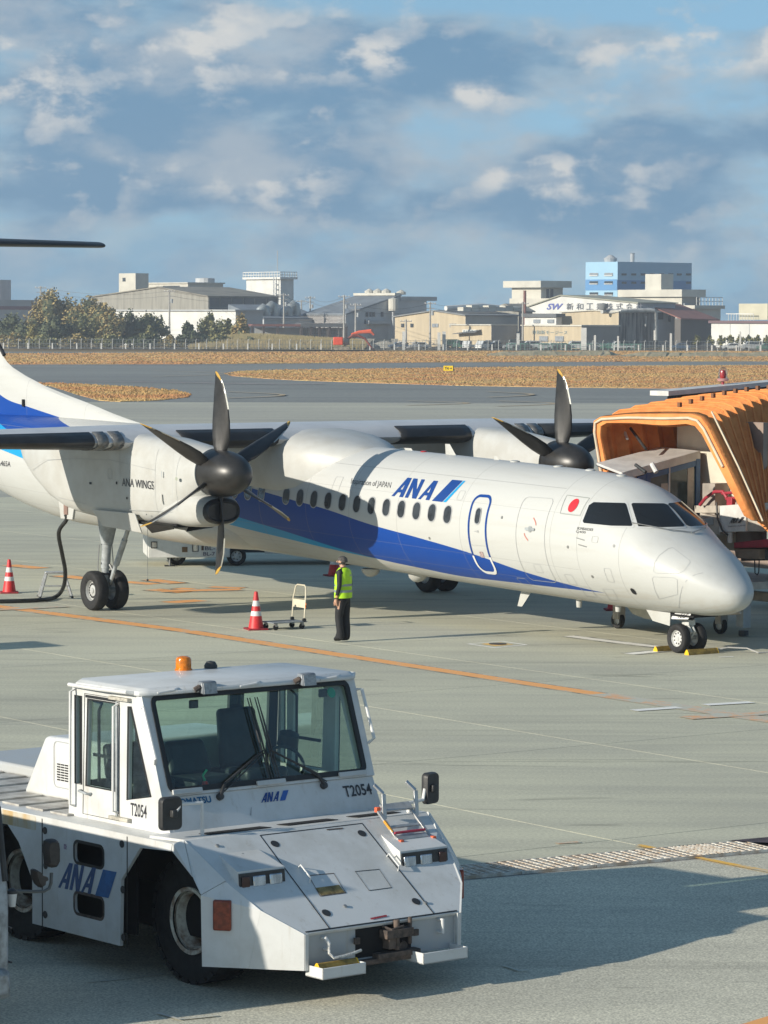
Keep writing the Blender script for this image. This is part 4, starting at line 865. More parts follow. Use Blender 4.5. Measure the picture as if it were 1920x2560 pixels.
for x, y in ((2.67, -.52), (2.67, .52), (3.46, -.53), (3.47, .53)):
    flat('hood_hole', ([(x+.038*cos(t), y+.045*sin(t)) for t in (2*pi*k/14 for k in range(14))], [tuple(range(14))]), lambda a, b: onhood(a, b, .005), m_plas, hood_o)
for (x, y) in ((2.75, -.95), (2.62, -1.15), (3.42, -.28), (3.50, .62)): MB().lathe([(.018, 0), (.018, .01), (0, .012)], onhood(x, y), (.56, 0, .83), 10).obj('bolt', m_steel, hood_o)
hood_ribbon('hatch_seam', [(3.05, -.42), (3.06, -.13), (3.28, -.16), (3.28, -.46)], .010, m_rust, True); flat('hatch_opening', ([(3.19, -.45), (3.275, -.45), (3.275, -.17), (3.19, -.17)], [(0, 1, 2, 3)]), lambda a, b: onhood(a, b, .006), mat('hatch_mustard', (.30, .22, .08), .7, var=.4, scale=12), hood_o)
hood_ribbon('hatch_seam', [(3.07, .12), (3.08, .40), (3.29, .38), (3.29, .11)], .008, m_seal, True)
hood_ribbon('red_tag', [(3.585, -.11), (3.575, .09)], .018, mat('tag_red', (.42, .05, .06), .5, var=.3, scale=40), off=.006)
hood_ribbon('rust_chip', [(2.585, .16), (2.59, .35)], .014, m_rust, off=.006)
for y in (-.46, .60):
    MB().tube([onhood(2.95, y, 0), onhood(2.96, y, .045), onhood(3.11, y, .045), onhood(3.12, y, 0)], .008, 8).obj('hood_handle', m_wr, hood_o, True)
for s_ in (-1, 1):   # headlamp boxes
    y0, y1 = (-1.24, -.70) if s_ < 0 else (.68, 1.26)
    zt_ = 1.185; zb_ = 1.0; xf = 3.07
    b = MB(); b.add([(2.70, y0+.04, zh(2.70)), (2.70, y1-.04, zh(2.70)), (xf-.02, y0, zt_), (xf-.02, y1, zt_), (xf, y0, zb_), (xf, y1, zb_), (2.95, y0, zh(2.95)), (2.95, y1, zh(2.95)), (xf+.03, y0, zb_-.01), (xf+.03, y1, zb_-.01)],
                    [(0, 1, 3, 2), (2, 3, 5, 4), (0, 2, 4, 6), (1, 7, 5, 3), (4, 5, 9, 8)]); hb = b.obj('headlamp_box', m_tug, hood_o)
    MB().hexa([(xf-.005, y0+.01, zb_+.004), (xf+.012, y0+.01, zb_+.004), (xf+.012, y1-.01, zb_+.004), (xf-.005, y1-.01, zb_+.004), (xf-.022, y0+.01, zt_-.02), (xf-.004, y0+.01, zt_-.02), (xf-.004, y1-.01, zt_-.02), (xf-.022, y1-.01, zt_-.02)]).obj('lamp_panel', m_plas, hb)
    lampy = (y0+.23, y0+.42) if s_ < 0 else (y0+.10, y0+.30)
    for y in lampy:
        c = Vector((xf+.012, y, (zt_+zb_)/2-.005)); MB().hexa([(xf+.004, y-.072, zb_+.035), (xf+.024, y-.072, zb_+.035), (xf+.024, y+.072, zb_+.035), (xf+.004, y+.072, zb_+.035), (xf-.006, y-.072, zt_-.05), (xf+.014, y-.072, zt_-.05), (xf+.014, y+.072, zt_-.05), (xf-.006, y+.072, zt_-.05)]).obj('headlight', m_led, hb, bevel=.012)
    yd = y0+.075 if s_ < 0 else y1-.075; MB().box((xf+.002, yd-.045, zb_+.03), (xf+.018, yd+.045, zt_-.045)).obj('indicator', mat('dark_lens', (.05, .02, .02), .2), hb, bevel=.006)
# front face with recess, hitch and trays
MB().box((3.56, -.92, ZB), (3.60, .92, .655)).obj('front_plate', m_tugg, tug)
MB().box((3.60, -.925, ZB), (3.655, -.885, .66)).obj('front_post', m_tug, tug); MB().box((3.60, .885, ZB), (3.655, .925, .66)).obj('front_post', m_tug, tug)
MB().box((3.585, -.30, .36), (3.605, .36, .63)).obj('hitch_void', m_dark, tug)
b = MB(); b.box((3.60, -.02, .52), (3.72, .30, .60)); b.box((3.60, .02, .42), (3.70, .10, .56)); b.tube([(3.66, .14, .40), (3.66, .14, .68)], .03, 10); b.box((3.58, -.10, .34), (3.70, .40, .39)); b.tube([(3.66, .30, .44), (3.66, .30, .69)], .02, 8); b.box((3.62, -.34, .50), (3.65, -.28, .56)); b.box((3.62, .36, .50), (3.65, .42, .56)); b.tube([(3.62, .0, .63), (3.70, .05, .60), (3.69, .2, .62)], .014, 6); b.lathe([(.05, 0), (.05, .04), (0, .05)], (3.60, .24, .42), (1, 0, 0), 12); b.box((3.60, -.3, .30), (3.68, .42, .345))
b.obj('tow_hitch', m_rust, tug, bevel=.004)
for y0, y1 in ((-.88, -.38), (.30, .84)):
    b = MB(); b.box((3.60, y0, .27), (3.86, y1, .285)); b.box((3.845, y0, .27), (3.86, y1, .375)); b.box((3.60, y0, .27), (3.86, y0+.012, .375)); b.box((3.60, y1-.012, .27), (3.86, y1, .375)); b.obj('chock_tray', m_tug, tug, bevel=.004)
for y in (-.67, .69):
    MB().tube([(3.60, y-.02, .60), (3.66, y-.02, .60), (3.68, y, .555), (3.66, y+.01, .50), (3.60, y+.01, .49)] if y < 0 else [(3.60, y, .62), (3.67, y, .62), (3.67, y, .50), (3.60, y, .50)], .018, 8).obj('lashing_ring', m_wr, tug, True)
MB().tube([(3.68, -.67, .52), (3.71, -.69, .47), (3.74, -.66, .43), (3.75, -.56, .435), (3.74, -.44, .445), (3.72, -.33, .46)], .014, 8).obj('rope', mat('rope_white', (.60, .60, .57), .9, var=.3, scale=60, bump=.5), tug, True)
for s_, x in ((-1, 3.04), (1, 3.04)):
    n = Vector((.60, s_*.78, 0)).normalized(); c = Vector((3.05, s_*1.40, .82))+n*.025; t = Vector((.78, -s_*.60, 0)).normalized()
    MB().hexa([c-t*.085-n*.03+Vector((0, 0, -.15)), c+t*.085-n*.03+Vector((0, 0, -.15)), c+t*.085+n*.03+Vector((0, 0, -.15)), c-t*.085+n*.03+Vector((0, 0, -.15)), c-t*.085-n*.03+Vector((0, 0, .13)), c+t*.085-n*.03+Vector((0, 0, .13)), c+t*.085+n*.03+Vector((0, 0, .13)), c-t*.085+n*.03+Vector((0, 0, .13))]).obj('marker_light', m_redl, tug, bevel=.015)
# wheels
def tug_wheel(x, y, s_):
    g = empty('wheel'); g.parent = tug; g.location = (x, y, .60); r = .60
    prof = [(.29, -.14), (.35, -.17), (.48, -.19), (.56, -.17), (.59, -.13), (.595, 0), (.59, .13), (.56, .17), (.48, .19), (.35, .17), (.29, .14)]
    t = MB().lathe(prof, (0, 0, 0), (0, 1, 0), 48, cap=False).obj('tyre', m_tyre, g, True)
    lug = MB()
    for k in range(26):
        a = 2*pi*k/26; ca, sa = cos(a), sin(a)
        for e in (-1, 1):
            p = []
            for rr in (.55, .597):
                for dy, da in ((.04, -.085), (.18, -.085), (.18, .085), (.04, .085)):
                    p.append((rr*cos(a+da), e*dy, rr*sin(a+da)))
            lug.hexa(p)
    lug.obj('tread', m_tyre, t)['kind'] = 'stuff'
    b = MB(); b.lathe([(.335, -.155), (.365, -.165), (.37, -.13), (.31, -.11), (.285, .02), (.27, .03)], (0, 0, 0), (0, -s_, 0) if False else (0, -1*s_*-1, 0), 40, cap=False)
    b = MB(); ax = (0, s_, 0)
    b.lathe([(.28, .165), (.318, .172), (.32, .12), (.285, .10), (.27, .13), (.262, .12), (.25, -.04), (.17, -.06)], (0, 0, 0), ax, 40, cap=False); o = b.obj('rim', m_oil, g, True)
    MB().lathe([(.175, -.05), (.17, -.02), (.14, -.015), (.135, .0), (.0, .0)], (0, 0, 0), ax, 32).obj('hub', mat('hub_paint', (.33, .38, .40), .5, var=.3, scale=10), o, True)
    bo = MB()
    for k in range(12): bo.lathe([(.014, 0), (.014, .03), (0, .03)], (.155*cos(k*pi/6), s_*-.018, .155*sin(k*pi/6)), ax, 6)
    bo.obj('wheel_nuts', m_rust, o)
for x in (2.17, -.70):
    for s_ in (-1, 1): tug_wheel(x, s_*.97, s_)
# ---- cab
cy = 1.25
b = MB()   # lower shell: rear, sides, front apron below the screen
def wpt(y, z): return Vector((1.89+(1.76-z)*.52 if z < 1.76 else 1.57+(2.66-z)*.355, y, z))
cab = b.hexa([(2.03, -cy, ZD), (2.06, -cy+.02, ZD), (2.06, cy-.02, ZD), (2.03, cy, ZD), (1.87, -cy, 1.73), (1.905, -cy+.02, 1.735), (1.905, cy-.02, 1.735), (1.87, cy, 1.73)]).obj('front_apron', m_tug, tug, bevel=.005)
def side_frame(s_):
    y = s_*cy; outl = [(.35, ZD), (.42, 2.66), (1.56, 2.66), (1.89, 1.74), (2.06, ZD)]
    gl1 = [(.655, 1.72), (.69, 2.56), (1.18, 2.56), (1.15, 1.72)]; gl2 = [(1.35, 1.66), (1.37, 2.55), (1.41, 2.55), (1.735, 1.73)]; gl0 = [(.47, 1.72), (.47, 2.58), (.575, 2.58), (.575, 1.72)]
    bm = fill2d([outl, gl1, gl2, gl0]); vs, fs = bm_arrays(bm); bm.free()
    o = MB().add([(x, y, z) for x, z in vs], fs).obj('cab_side', m_tug, tug); so_ = o.modifiers.new('s', 'SOLIDIFY'); so_.thickness = .05; so_.offset = 0
    for nm, g_ in (('door_glass', gl1), ('quarter_glass', gl2), ('rear_quarter_glass', gl0)):
        MB().add([(x, y, z) for x, z in g_], [(0, 1, 2, 3)]).obj(nm, m_tglass, o); v, f = ribbon(g_, .03, True); flat('glass_seal', (v, f), lambda x, z: (x, y+s_*.028, z), m_seal, o)
    # door: frame proud of the shell
    v, f = ribbon([(.60, 1.44), (.635, 2.61), (1.215, 2.61), (1.215, 1.44)], .012, True); flat('door_gap', (v, f), lambda x, z: (x, y+s_*.027, z), m_seal, o)
    MB().box((.66, y+s_*.03-.006, 2.575), (1.16, y+s_*.03+.006, 2.60)).obj('door_top_seal', m_seal, o)
    MB().tube([(.58, y+s_*.03, 1.665), (.60, y+s_*.075, 1.665), (.73, y+s_*.075, 1.65), (.75, y+s_*.03, 1.65)], .012, 8).obj('door_handle', m_strut, o, True)
    for x0, z0, z1 in ((1.20, 1.52, 2.54), (.47, 1.50, 2.62)): MB().tube([(x0, y+s_*.03, z0), (x0, y+s_*.09, z0+.02), (x0+.01, y+s_*.09, z1), (x0+.01, y+s_*.03, z1+.02)], .013, 8).obj('grab_rail', m_wr, o, True)
    MB().box((1.17, y+s_*.03-.01, 1.45), (1.20, y+s_*.03+.01, 2.58)).obj('hinge_strip', m_strut, o)
    for z in (1.455, 2.60): MB().hexa([(1.10, y+s_*.02, z), (1.42, y+s_*.02, z), (1.42, y+s_*.075, z), (1.10, y+s_*.075, z), (1.10, y+s_*.02, z+.03), (1.42, y+s_*.02, z+.03), (1.42, y+s_*.075, z+.03), (1.10, y+s_*.075, z+.03)]).obj('hinge_arm', mat('hinge_paint', (.55, .52, .44), .5, var=.3, scale=20), o)
    return o
sl_o = side_frame(-1); sr_o = side_frame(1)
flat('lettering', text2d('T2054', .012), quadmap((1.405, -cy-.028, 1.515), (.265, 0, 0), (0, 0, .125)), m_ink, sl_o)
# windscreen: outer frame and two-layer seal
F = lambda y, z: Vector((1.57+(2.66-z)*.3556, y, z))
SN = Vector((.942, 0, .335))
def screen_ring(name, y, z0, z1, wd, m, off):
    pts = rrect(0, (z0+z1)/2, 2*y, z1-z0, .06, 4); v, f = ribbon(pts, wd, True); o = MB().add([F(a, z)+SN*off for a, z in v], f).obj(name, m, tug); so_ = o.modifiers.new('s', 'SOLIDIFY'); so_.thickness = .03; so_.offset = 0; return o
fr_ = MB(); loops = [[(-1.28, 1.735), (1.28, 1.735), (1.28, 2.70), (-1.28, 2.70)], rrect(0, 2.205, 2.34, .86, .05, 4)]; bm = fill2d(loops); vs, fs = bm_arrays(bm); bm.free()
o = MB().add([F(a, z) for a, z in vs], fs).obj('windscreen_frame', m_tug, tug); so_ = o.modifiers.new('s', 'SOLIDIFY'); so_.thickness = .05; so_.offset = 0
wfr = o; screen_ring('windscreen_seal', 1.17, 1.785, 2.635, .05, m_seal, .022)
MB().add([F(a, z)-SN*.0 for a, z in ((-1.17, 1.78), (1.17, 1.78), (1.17, 2.635), (-1.17, 2.635))], [(0, 1, 2, 3)]).obj('windscreen', m_tglass, tug)
for y in (-.99, 0, 1.0):
    for z in (1.745, 2.665):
        w2 = .17; MB().hexa([F(y-w2, z)+SN*.03, F(y+w2, z)+SN*.03, F(y+w2, z)+SN*.055, F(y-w2, z)+SN*.055, F(y-w2, z+.045)+SN*.03, F(y+w2, z+.045)+SN*.03, F(y+w2, z+.045)+SN*.055, F(y-w2, z+.045)+SN*.055]).obj('screen_clamp', dirty_white('clamp_paint', (.52, .53, .52), 1.) if 'clamp_paint' not in MATS else MATS['clamp_paint'], wfr, bevel=.004)
# letters on the apron below the screen
def AP(y, z, off=.006): return Vector((2.06-(z-ZD)*.466+off, y, z+off*.4))
AN = Vector((.906, 0, .42))
flat('lettering', text2d('KOMATSU', .035), lambda s, t: AP(-1.14+.42*s, 1.65+.062*t), mat('maker_blue', (.01, .12, .26), .5, var=.1), cab)
for lt in la: flat('letter', bm_arrays(fill2d(lt)), lambda s, t: AP(-.155+.205*s+.045*t, 1.60+.085*t), m_navy, cab)
flat('flag_mark', ([(1.10, -.02), (1.42, -.02), (1.54, 1.02), (1.22, 1.02)], [(0, 1, 2, 3)]), lambda s, t: AP(-.155+.205*s+.045*t, 1.60+.085*t), mat('mark_blue', (.03, .12, .42), .5, var=.1), cab)
flat('lettering', text2d('T2054', .018), lambda s, t: AP(.86+.345*s, 1.565+.105*t), m_ink, cab)
flat('scratch', ([(0, 0), (.3, .0), (1, 1), (.9, 1)], [(0, 1, 2, 3)]), lambda s, t: AP(-.32+.04*s, 1.50+.07*t), m_steel, cab)
# roof
rp = [(.52, -1.31), (1.58, -1.31), (1.64, -1.22), (1.64, 1.22), (1.58, 1.31), (.52, 1.31), (.42, 1.22), (.42, -1.22)]
roof = MB(); roof.loft([[(x, y, 2.665) for x, y in rp], [(x, y, 2.705) for x, y in rp], [((x-.95)*.93+.95, y*.965, 2.74) for x, y in rp]]); roof_o = roof.obj('roof', m_tug, tug, bevel=.012)
for s_ in (-1, 1): MB().tube([(.52, s_*1.30, 2.67), (.46, s_*1.34, 2.685), (1.0, s_*1.37, 2.69), (1.48, s_*1.37, 2.70), (1.50, s_*1.30, 2.69)], .020, 8).obj('gutter_rail', m_wr, roof_o, True)
MB().lathe([(.088, 0), (.088, .02), (.078, .02), (.078, .105), (.068, .13), (.04, .143), (0, .146)], (.46, .02, 2.735), n=24).obj('beacon', m_amber, roof_o, True)
MB().lathe([(.065, 0), (.068, .03), (.045, .07), (0, .08)], (.48, .34, 2.735), n=16).obj('horn', m_plas, roof_o, True)
for y in (-.56, .64):
    b = MB(); c = Vector((1.66, y, 2.72)); b.hexa([c+Vector(q) for q in ((-.03, -.09, -.06), (.05, -.09, -.075), (.05, .09, -.075), (-.03, .09, -.06), (-.07, -.08, .05), (.03, -.09, .05), (.03, .09, .05), (-.07, .08, .05))]); o = b.obj('work_lamp', mat('lamp_case', (.22, .24, .26), .4, var=.2), roof_o, bevel=.018)
    MB().hexa([c+Vector(q) for q in ((.051, -.075, -.065), (.058, -.075, -.066), (.058, .075, -.066), (.051, .075, -.065), (.033, -.075, .035), (.040, -.075, .035), (.040, .075, .035), (.033, .075, .035))]).obj('lamp_lens', mat('frosted_lens', (.35, .37, .38), .15, var=.2, scale=30), o)
    MB().tube([c+Vector((-.02, -.14, -.03)), c+Vector((0, -.09, 0))], .028, 8).obj('lamp_bracket', m_rust, o)
for y in (-.95, .02, 1.0): MB().tube([(1.58, y+.12, 2.72), (1.66, y, 2.71), (1.64, y-.18, 2.69)], .012, 6).obj('clamp_lever', m_wr, roof_o)
for s_ in (-1, 1):
    y = s_*1.285; MB().tube([F(y, 2.56)+Vector((.0, 0, 0)), F(y, 2.57)+Vector((.07, s_*.03, 0)), F(y, 2.10)+Vector((.10, s_*.03, 0)), F(y, 2.05)+Vector((.03, 0, 0))], .016, 8).obj('grab_handle', m_wr, tug, True)
# wipers: arms pivot at the foot of the screen, blades stand near the middle
for y0, y1 in ((-.62, -.03), (.63, .06)):
    MB().tube([AP(y0, 1.70, .03), F(y0+(y1-y0)*.12, 1.80)+SN*.05, F(y1, 2.06)+SN*.055], [.022, .014, .010], 8).obj('wiper_arm', m_plas, tug, True); MB().tube([AP(y0+.03, 1.72, .04), F(y1+.03, 2.05)+SN*.06], .006, 6).obj('wiper_rod', m_plas, tug)
    MB().lathe([(.035, 0), (.035, .04), (0, .05)], AP(y0, 1.69, 0), AN, 12).obj('wiper_pivot', m_plas, tug)
    for d in (0, .03): MB().tube([F(y1+d+.02, 1.80)+SN*.045, F(y1-.02+d, 2.2)+SN*.05, F(y1-.05+d, 2.56)+SN*.045], [.006, .011, .005], 6).obj('wiper_blade', m_plas, tug)
# interior: seats, dash, wheel, rear window and bulkhead
rear = MB(); bm = fill2d([[(-cy, ZD), (cy, ZD), (cy, 2.66), (-cy, 2.66)], [(-1.1, 1.72), (-.50, 1.72), (-.50, 2.58), (-1.1, 2.58)], [(-.38, 1.72), (.62, 1.72), (.62, 2.58), (-.38, 2.58)], [(.80, 1.72), (1.12, 1.72), (1.12, 2.58), (.80, 2.58)]]); vs, fs = bm_arrays(bm); bm.free()
o = MB().add([(.37+.05*(z-ZD), y, z) for y, z in vs], fs).obj('rear_wall', m_inter, tug); so_ = o.modifiers.new('s', 'SOLIDIFY'); so_.thickness = .04
MB().add([(.39, -1.1, 1.72), (.39, 1.12, 1.72), (.43, 1.12, 2.58), (.43, -1.1, 2.58)], [(0, 1, 2, 3)]).obj('rear_glass', m_tglass, tug)
MB().box((.42, -1.2, ZD), (1.9, 1.2, ZD+.02)).obj('cab_floor', m_inter, tug); MB().box((1.45, -1.19, ZD), (1.84, 1.19, 1.70)).obj('dashboard', m_inter, tug, bevel=.02); MB().box((.46, -1.20, 2.60), (1.5, 1.20, 2.64)).obj('headliner', m_inter, tug)
def seat(x, y, h, w2=.26):
    b = MB(); b.hexa([(x-.05, y-w2, 1.62), (x+.45, y-w2, 1.64), (x+.45, y+w2, 1.64), (x-.05, y+w2, 1.62), (x-.05, y-w2, 1.76), (x+.45, y-w2, 1.78), (x+.45, y+w2, 1.78), (x-.05, y+w2, 1.76)])
    b.hexa([(x-.06, y-w2, 1.74), (x+.06, y-w2, 1.76), (x+.06, y+w2, 1.76), (x-.06, y+w2, 1.74), (x-.16, y-w2*.88, h), (x-.06, y-w2*.88, h), (x-.06, y+w2*.88, h), (x-.16, y+w2*.88, h)]); b.box((x, y-.2, ZD), (x+.4, y+.2, 1.64))
    b.obj('seat', mat('seat_vinyl', (.022, .030, .034), .5, var=.3, scale=7), tug, bevel=.06, seg=4)
seat(.62, .62, 2.33); seat(.62, -.75, 2.08); seat(.80, -.15, 2.08)
MB().tube([(1.36+.10*cos(t), .62+.20*sin(t), 1.86-.15*cos(t)) for t in (2*pi*k/24 for k in range(24))], .016, 8, closed=True).obj('steering_wheel', m_plas, tug, True)
MB().lathe([(.11, 0), (.10, .13), (.0, .17)], (.85, 1.02, 1.95), (.3, 0, 1), 16).obj('air_cleaner', m_plas, tug, True)
for y in (.95,): MB().tube([(.9, y+.15, 1.74), (.9, y+.15, 2.45), (.85, y+.1, 2.52), (.6, y+.1, 2.52)], .014, 8).obj('interior_rail', m_plas, tug, True)
MB().tube([(.75, -1.19, 1.76), (.75, -1.19, 2.45), (.80, -1.19, 2.52), (.66, -1.19, 2.54)], .016, 8).obj('interior_rail', m_plas, tug, True)
MB().box((.66, -1.20, 2.0), (1.17, -1.185, 2.03)).obj('window_bar', m_plas, tug); MB().box((.66, 1.185, 2.0), (1.17, 1.20, 2.03)).obj('window_bar', m_plas, tug)
for y in (-.62, .95): MB().box((1.50, y-.05, 2.50), (1.53, y+.05, 2.58)).obj('rear_view_mirror', m_plas, tug, bevel=.01)
b = MB(); b.lathe([(0, 0), (.03, .01), (.035, .05), (.025, .08), (0, .09)], (1.84, -.72, 1.76), n=10); b.obj('dashboard_mascot', mat('mascot_red', (.45, .05, .04), .5, var=.3, scale=40), tug, True)
MB().tube([(1.84, -.72, 1.84), (1.83, -.74, 1.90), (1.84, -.70, 1.95)], .012, 6).obj('mascot_ribbon', mat('mascot_green', (.03, .32, .16), .5), tug, True)
flat('green_sticker', ([(.05*cos(t), .05*sin(t)) for t in (2*pi*k/16 for k in range(16))], [tuple(range(16))]), lambda a, z: F(.98+a, 2.55+z)+SN*.004, mat('sticker_green', (.05, .28, .20), .5), tug)
MB().tube([(2.03, -1.20, 2.14), (1.93, -1.22, 2.14)], .01, 6)
# rear engine housing
hs = MB(); hy = -.80
hs.loft([[(-1.20, hy, ZD), (.34, hy, ZD), (.34, hy, 2.06), (-.80, hy, 2.02)], [(-1.20, 1.1, ZD), (.34, 1.1, ZD), (.34, 1.1, 2.06), (-.80, 1.1, 2.02)]])
hs.v = [tuple(p) for p in hs.v]; ho = hs.obj('engine_housing', m_tug, tug, bevel=.05, seg=4)
v, f = ribbon(rrect(-.36, 1.76, .46, .46, .06, 4), .012, True); flat('housing_door_seam', (v, f), lambda x, z: (x-.03, hy-.004, z), m_line, ho)
for i in range(3):
    for j in range(7): MB().box((-.56+.07*i, hy-.006, 1.60+.026*j), (-.505+.07*i, hy-.002, 1.613+.026*j)).obj('louvre', m_dark, ho)
MB().box((-3.39, -.15, ZD), (-1.75, 1.2, 1.52)).obj('equipment_cover', m_tugg, tug, bevel=.03)
# mirrors
def mirror(base, arm, c, w2, h2, m_arm, parent, back=(1, 0, 0), fac=0.):
    o = MB().tube(arm, .018, 8).obj('mirror_arm', m_arm, parent, True)
    b = MB(); c = Vector(c); t = Vector((sin(fac)*-1, cos(fac), 0)); n = Vector((cos(fac), sin(fac), 0)); rr = rrect(0, 0, w2, h2, .045, 5)
    b.loft([[c+t*a*.9+Vector((0, 0, z*.94))+n*.045 for a, z in rr], [c+t*a+Vector((0, 0, z))+n*.015 for a, z in rr], [c+t*a+Vector((0, 0, z))-n*.02 for a, z in rr], [c+t*a*.96+Vector((0, 0, z*.97))-n*.028 for a, z in rr]]); q = b.obj('mirror', m_plas, parent, True)
    MB().loft([[c+t*a*.88+Vector((0, 0, z*.93))-n*.030 for a, z in rr], [c+t*a*.88+Vector((0, 0, z*.93))-n*.032 for a, z in rr]]).obj('mirror_glass', m_chrome, q)
    MB().box((c.x+.02, c.y-.03, c.z-.03), (c.x+.085, c.y+.03, c.z+.04)).obj('mirror_clamp', m_plas, q, bevel=.01)
mc = hitp(TMI, 366, 1757, (2.35, 0, 0), (1, 0, 0)); mirror(None, [(2.40, -1.16, 1.43), (2.40, -1.165, 1.60), (2.41, -1.17, 1.74), (2.40, mc.y+.10, 1.75), (2.40, mc.y+.02, mc.z)], (2.36, mc.y, mc.z), .225, .31, m_wr, tug, fac=R(-8))
mc = hitp(TMI, 927, 1702, (2.35, 0, 0), (1, 0, 0)); mirror(None, [(2.42, 1.30, 1.43), (2.42, 1.30, 1.52), (2.40, mc.y-.12, mc.z-.10), (2.38, mc.y-.08, mc.z)], (2.36, mc.y, mc.z), .19, .31, m_wr, tug, fac=R(10))
# folding step stool lying on the hood
st = empty('folding_step_stool', TM @ Vector((2.62, 1.0, zh(2.62))), TH, 'silver folding step stool with orange feet lying on the tractor hood', 'step stool')
m_alu = mat('aluminium', (.50, .50, .49), .35, metal=.5, var=.15, scale=10); m_orf = mat('orange_foot', (.75, .13, .05), .5, var=.1); m_rst = mat('red_band', (.38, .03, .06), .5)
def S_(x, y, o): p = onhood(x, y, o); return p-Vector((2.62, 1.0, zh(2.62)))
def bar(a, b, w2, m, nm='rail', h=.02):
    a, b = Vector(a), Vector(b); d = (b-a).normalized(); up = Vector((.56, 0, .83)); s_ = d.cross(up).normalized(); up = s_.cross(d); p = []
    for e in (-1, 1):
        for q, g in ((a, -1), (b, -1), (b, 1), (a, 1)): p.append(q+s_*g*w2/2+up*e*h/2)
    return MB().hexa(p).obj(nm, m, st, bevel=.003)
for y, e in ((.80, 0), (1.20, 0)):
    bar(S_(2.52, y, .09), S_(2.86, y+.04, .02), .035, m_alu); MB().box(S_(2.84, y+.02, 0), S_(2.84, y+.02, 0)+Vector((.05, .045, .05))).obj('foot', m_orf, st, bevel=.006)
    bar(S_(2.44, y+.07, .22), S_(2.58, y+.05, .05), .045, m_alu, 'leg'); bar(S_(2.44, y+.07, .22), S_(2.36, y+.0, .26), .045, m_alu, 'leg')
MB().box(S_(2.50, .78, .06), S_(2.50, .78, .06)+Vector((.04, .05, .05))).obj('foot', m_orf, st, bevel=.006)
bar(S_(2.62, .80, .075), S_(2.74, .82, .05), .02, mat('orange_label', (.80, .36, .03), .5), 'label_strip', .024)
bar(S_(2.80, .82, .04), S_(2.80, 1.2, .04), .06, m_alu, 'step'); bar(S_(2.76, .82, .065), S_(2.76, 1.2, .065), .02, m_rst, 'step_edge'); bar(S_(2.68, .82, .05), S_(2.68, 1.2, .05), .03, m_alu, 'step'); bar(S_(2.50, .86, .10), S_(2.50, 1.22, .10), .10, m_alu, 'top_step')
# yellow chock in the tractor's left tray
def chock(loc, rz, ln, lab, grp=None):
    e = empty('wheel_chock', loc, rz, lab, 'wheel chock', grp)
    MB().prism([(-.065, 0), (.065, 0), (.05, .05), (.012, .10), (-.012, .10), (-.05, .05)], 0, -ln/2, ln/2).obj('wedge', mat('chock_side', (.36, .24, .05), .7, var=.35, scale=10), e, bevel=.006)
    for s_ in (-1, 1): MB().prism([(-.066, 0), (.066, 0), (.051, .05), (.012, .102), (-.012, .102), (-.051, .05)], 0, s_*ln/2-.004, s_*(ln/2+.012)).obj('end_cap', mat('chock_end', (.82, .50, .01), .5, var=.15, scale=9), e, bevel=.004)
    return e
chock(TM @ Vector((3.73, -.62, .30)), TH+pi/2, .44, 'yellow wheel chock lying in the front tray of the tow tractor')
g0 = AM @ Vector((.02, 0, 0)); 
chock(AM @ Vector((.42, .02, 0)), AH+pi/2, .72, 'yellow wheel chock lying in front of the nose wheels')
chock(AM @ Vector((-.40, -.10, 0)), AH+pi/2, .62, 'yellow wheel chock lying behind the nose wheels')
b = MB(); b.tube([AM @ Vector(p) for p in ((.38, .36, .05), (.5, .6, .10), (.75, .85, .09), (.95, .95, .02), (1.0, 1.15, .02))], .014, 6); tag(b.obj('chock_rope', mat('rope_grey', (.45, .44, .42), .9)), 'pale rope running from the front nose-wheel chock', 'rope')
# ============================================================ VAN at the lower left edge
VLOC = TM @ Vector((0, 0, 0)); van = empty('van', VLOC, TH, 'dusty silver-grey van cut off by the left edge with side mirrors on an arm', 'van')
vy1, vy0 = -3.60, -5.3; vx = 2.97
m_van = mat('dusty_silver', (.38, .41, .43), .45, metal=.2, var=.45, scale=9, col2=(.20, .21, .21), bump=.15, bscale=18)
pr = [(vx-6, .30), (vx-.02, .30), (vx, .62), (vx, 1.15), (vx-.03, 1.36), (vx-.11, 1.98), (vx-.17, 2.06), (vx-6, 2.07)]
b = MB(); b.prism(pr, 1, vy0+.05, vy1-.03); b.obj('body', m_van, van, bevel=.06, seg=4)
b = MB(); b.hexa([(vx-.08, vy0+.2, 1.37), (vx-.015, vy0+.2, 1.37), (vx-.015, vy1-.12, 1.37), (vx-.08, vy1-.12, 1.37), (vx-.17, vy0+.25, 1.93), (vx-.09, vy0+.25, 1.93), (vx-.09, vy1-.15, 1.93), (vx-.17, vy1-.15, 1.93)]); b.obj('windscreen', mat('van_glass', (.03, .06, .05), .05, var=.4, scale=3), van, bevel=.02)
MB().tube([(vx-.02, vy1-.075, 1.34), (vx-.11, vy1-.09, 1.98)], .028, 8).obj('pillar_trim', m_plas, van, True)
for z in (.92, .62): MB().box((vx-.6, vy1-.036, z), (vx+.006, vy1-.02, z+.014)).obj('body_seam', m_plas, van)
MB().box((vx-.75, vy0+.3, 2.04), (vx-.14, vy1-.06, 2.17)).obj('shadow_box', m_van, van, bevel=.03)  # unseen box added so the van's shadow climbs onto the tractor hood
MB().box((vx-.10, vy0+.1, .32), (vx+.07, vy1-.06, .58)).obj('bumper', m_van, van, bevel=.05)
for x in (vx-.8, vx-3.6): wheel(van, (x, vy1-.13, .33), (0, 1, 0), .33, .2, .2, 6, out=1)
for x in (vx-.8, vx-3.6): wheel(van, (x, vy0+.15, .33), (0, 1, 0), .33, .2, .2, 6, out=-1)
def vp(u, v, x): return hitp(TMI, u, v, (x, 0, 0), (1, 0, 0))
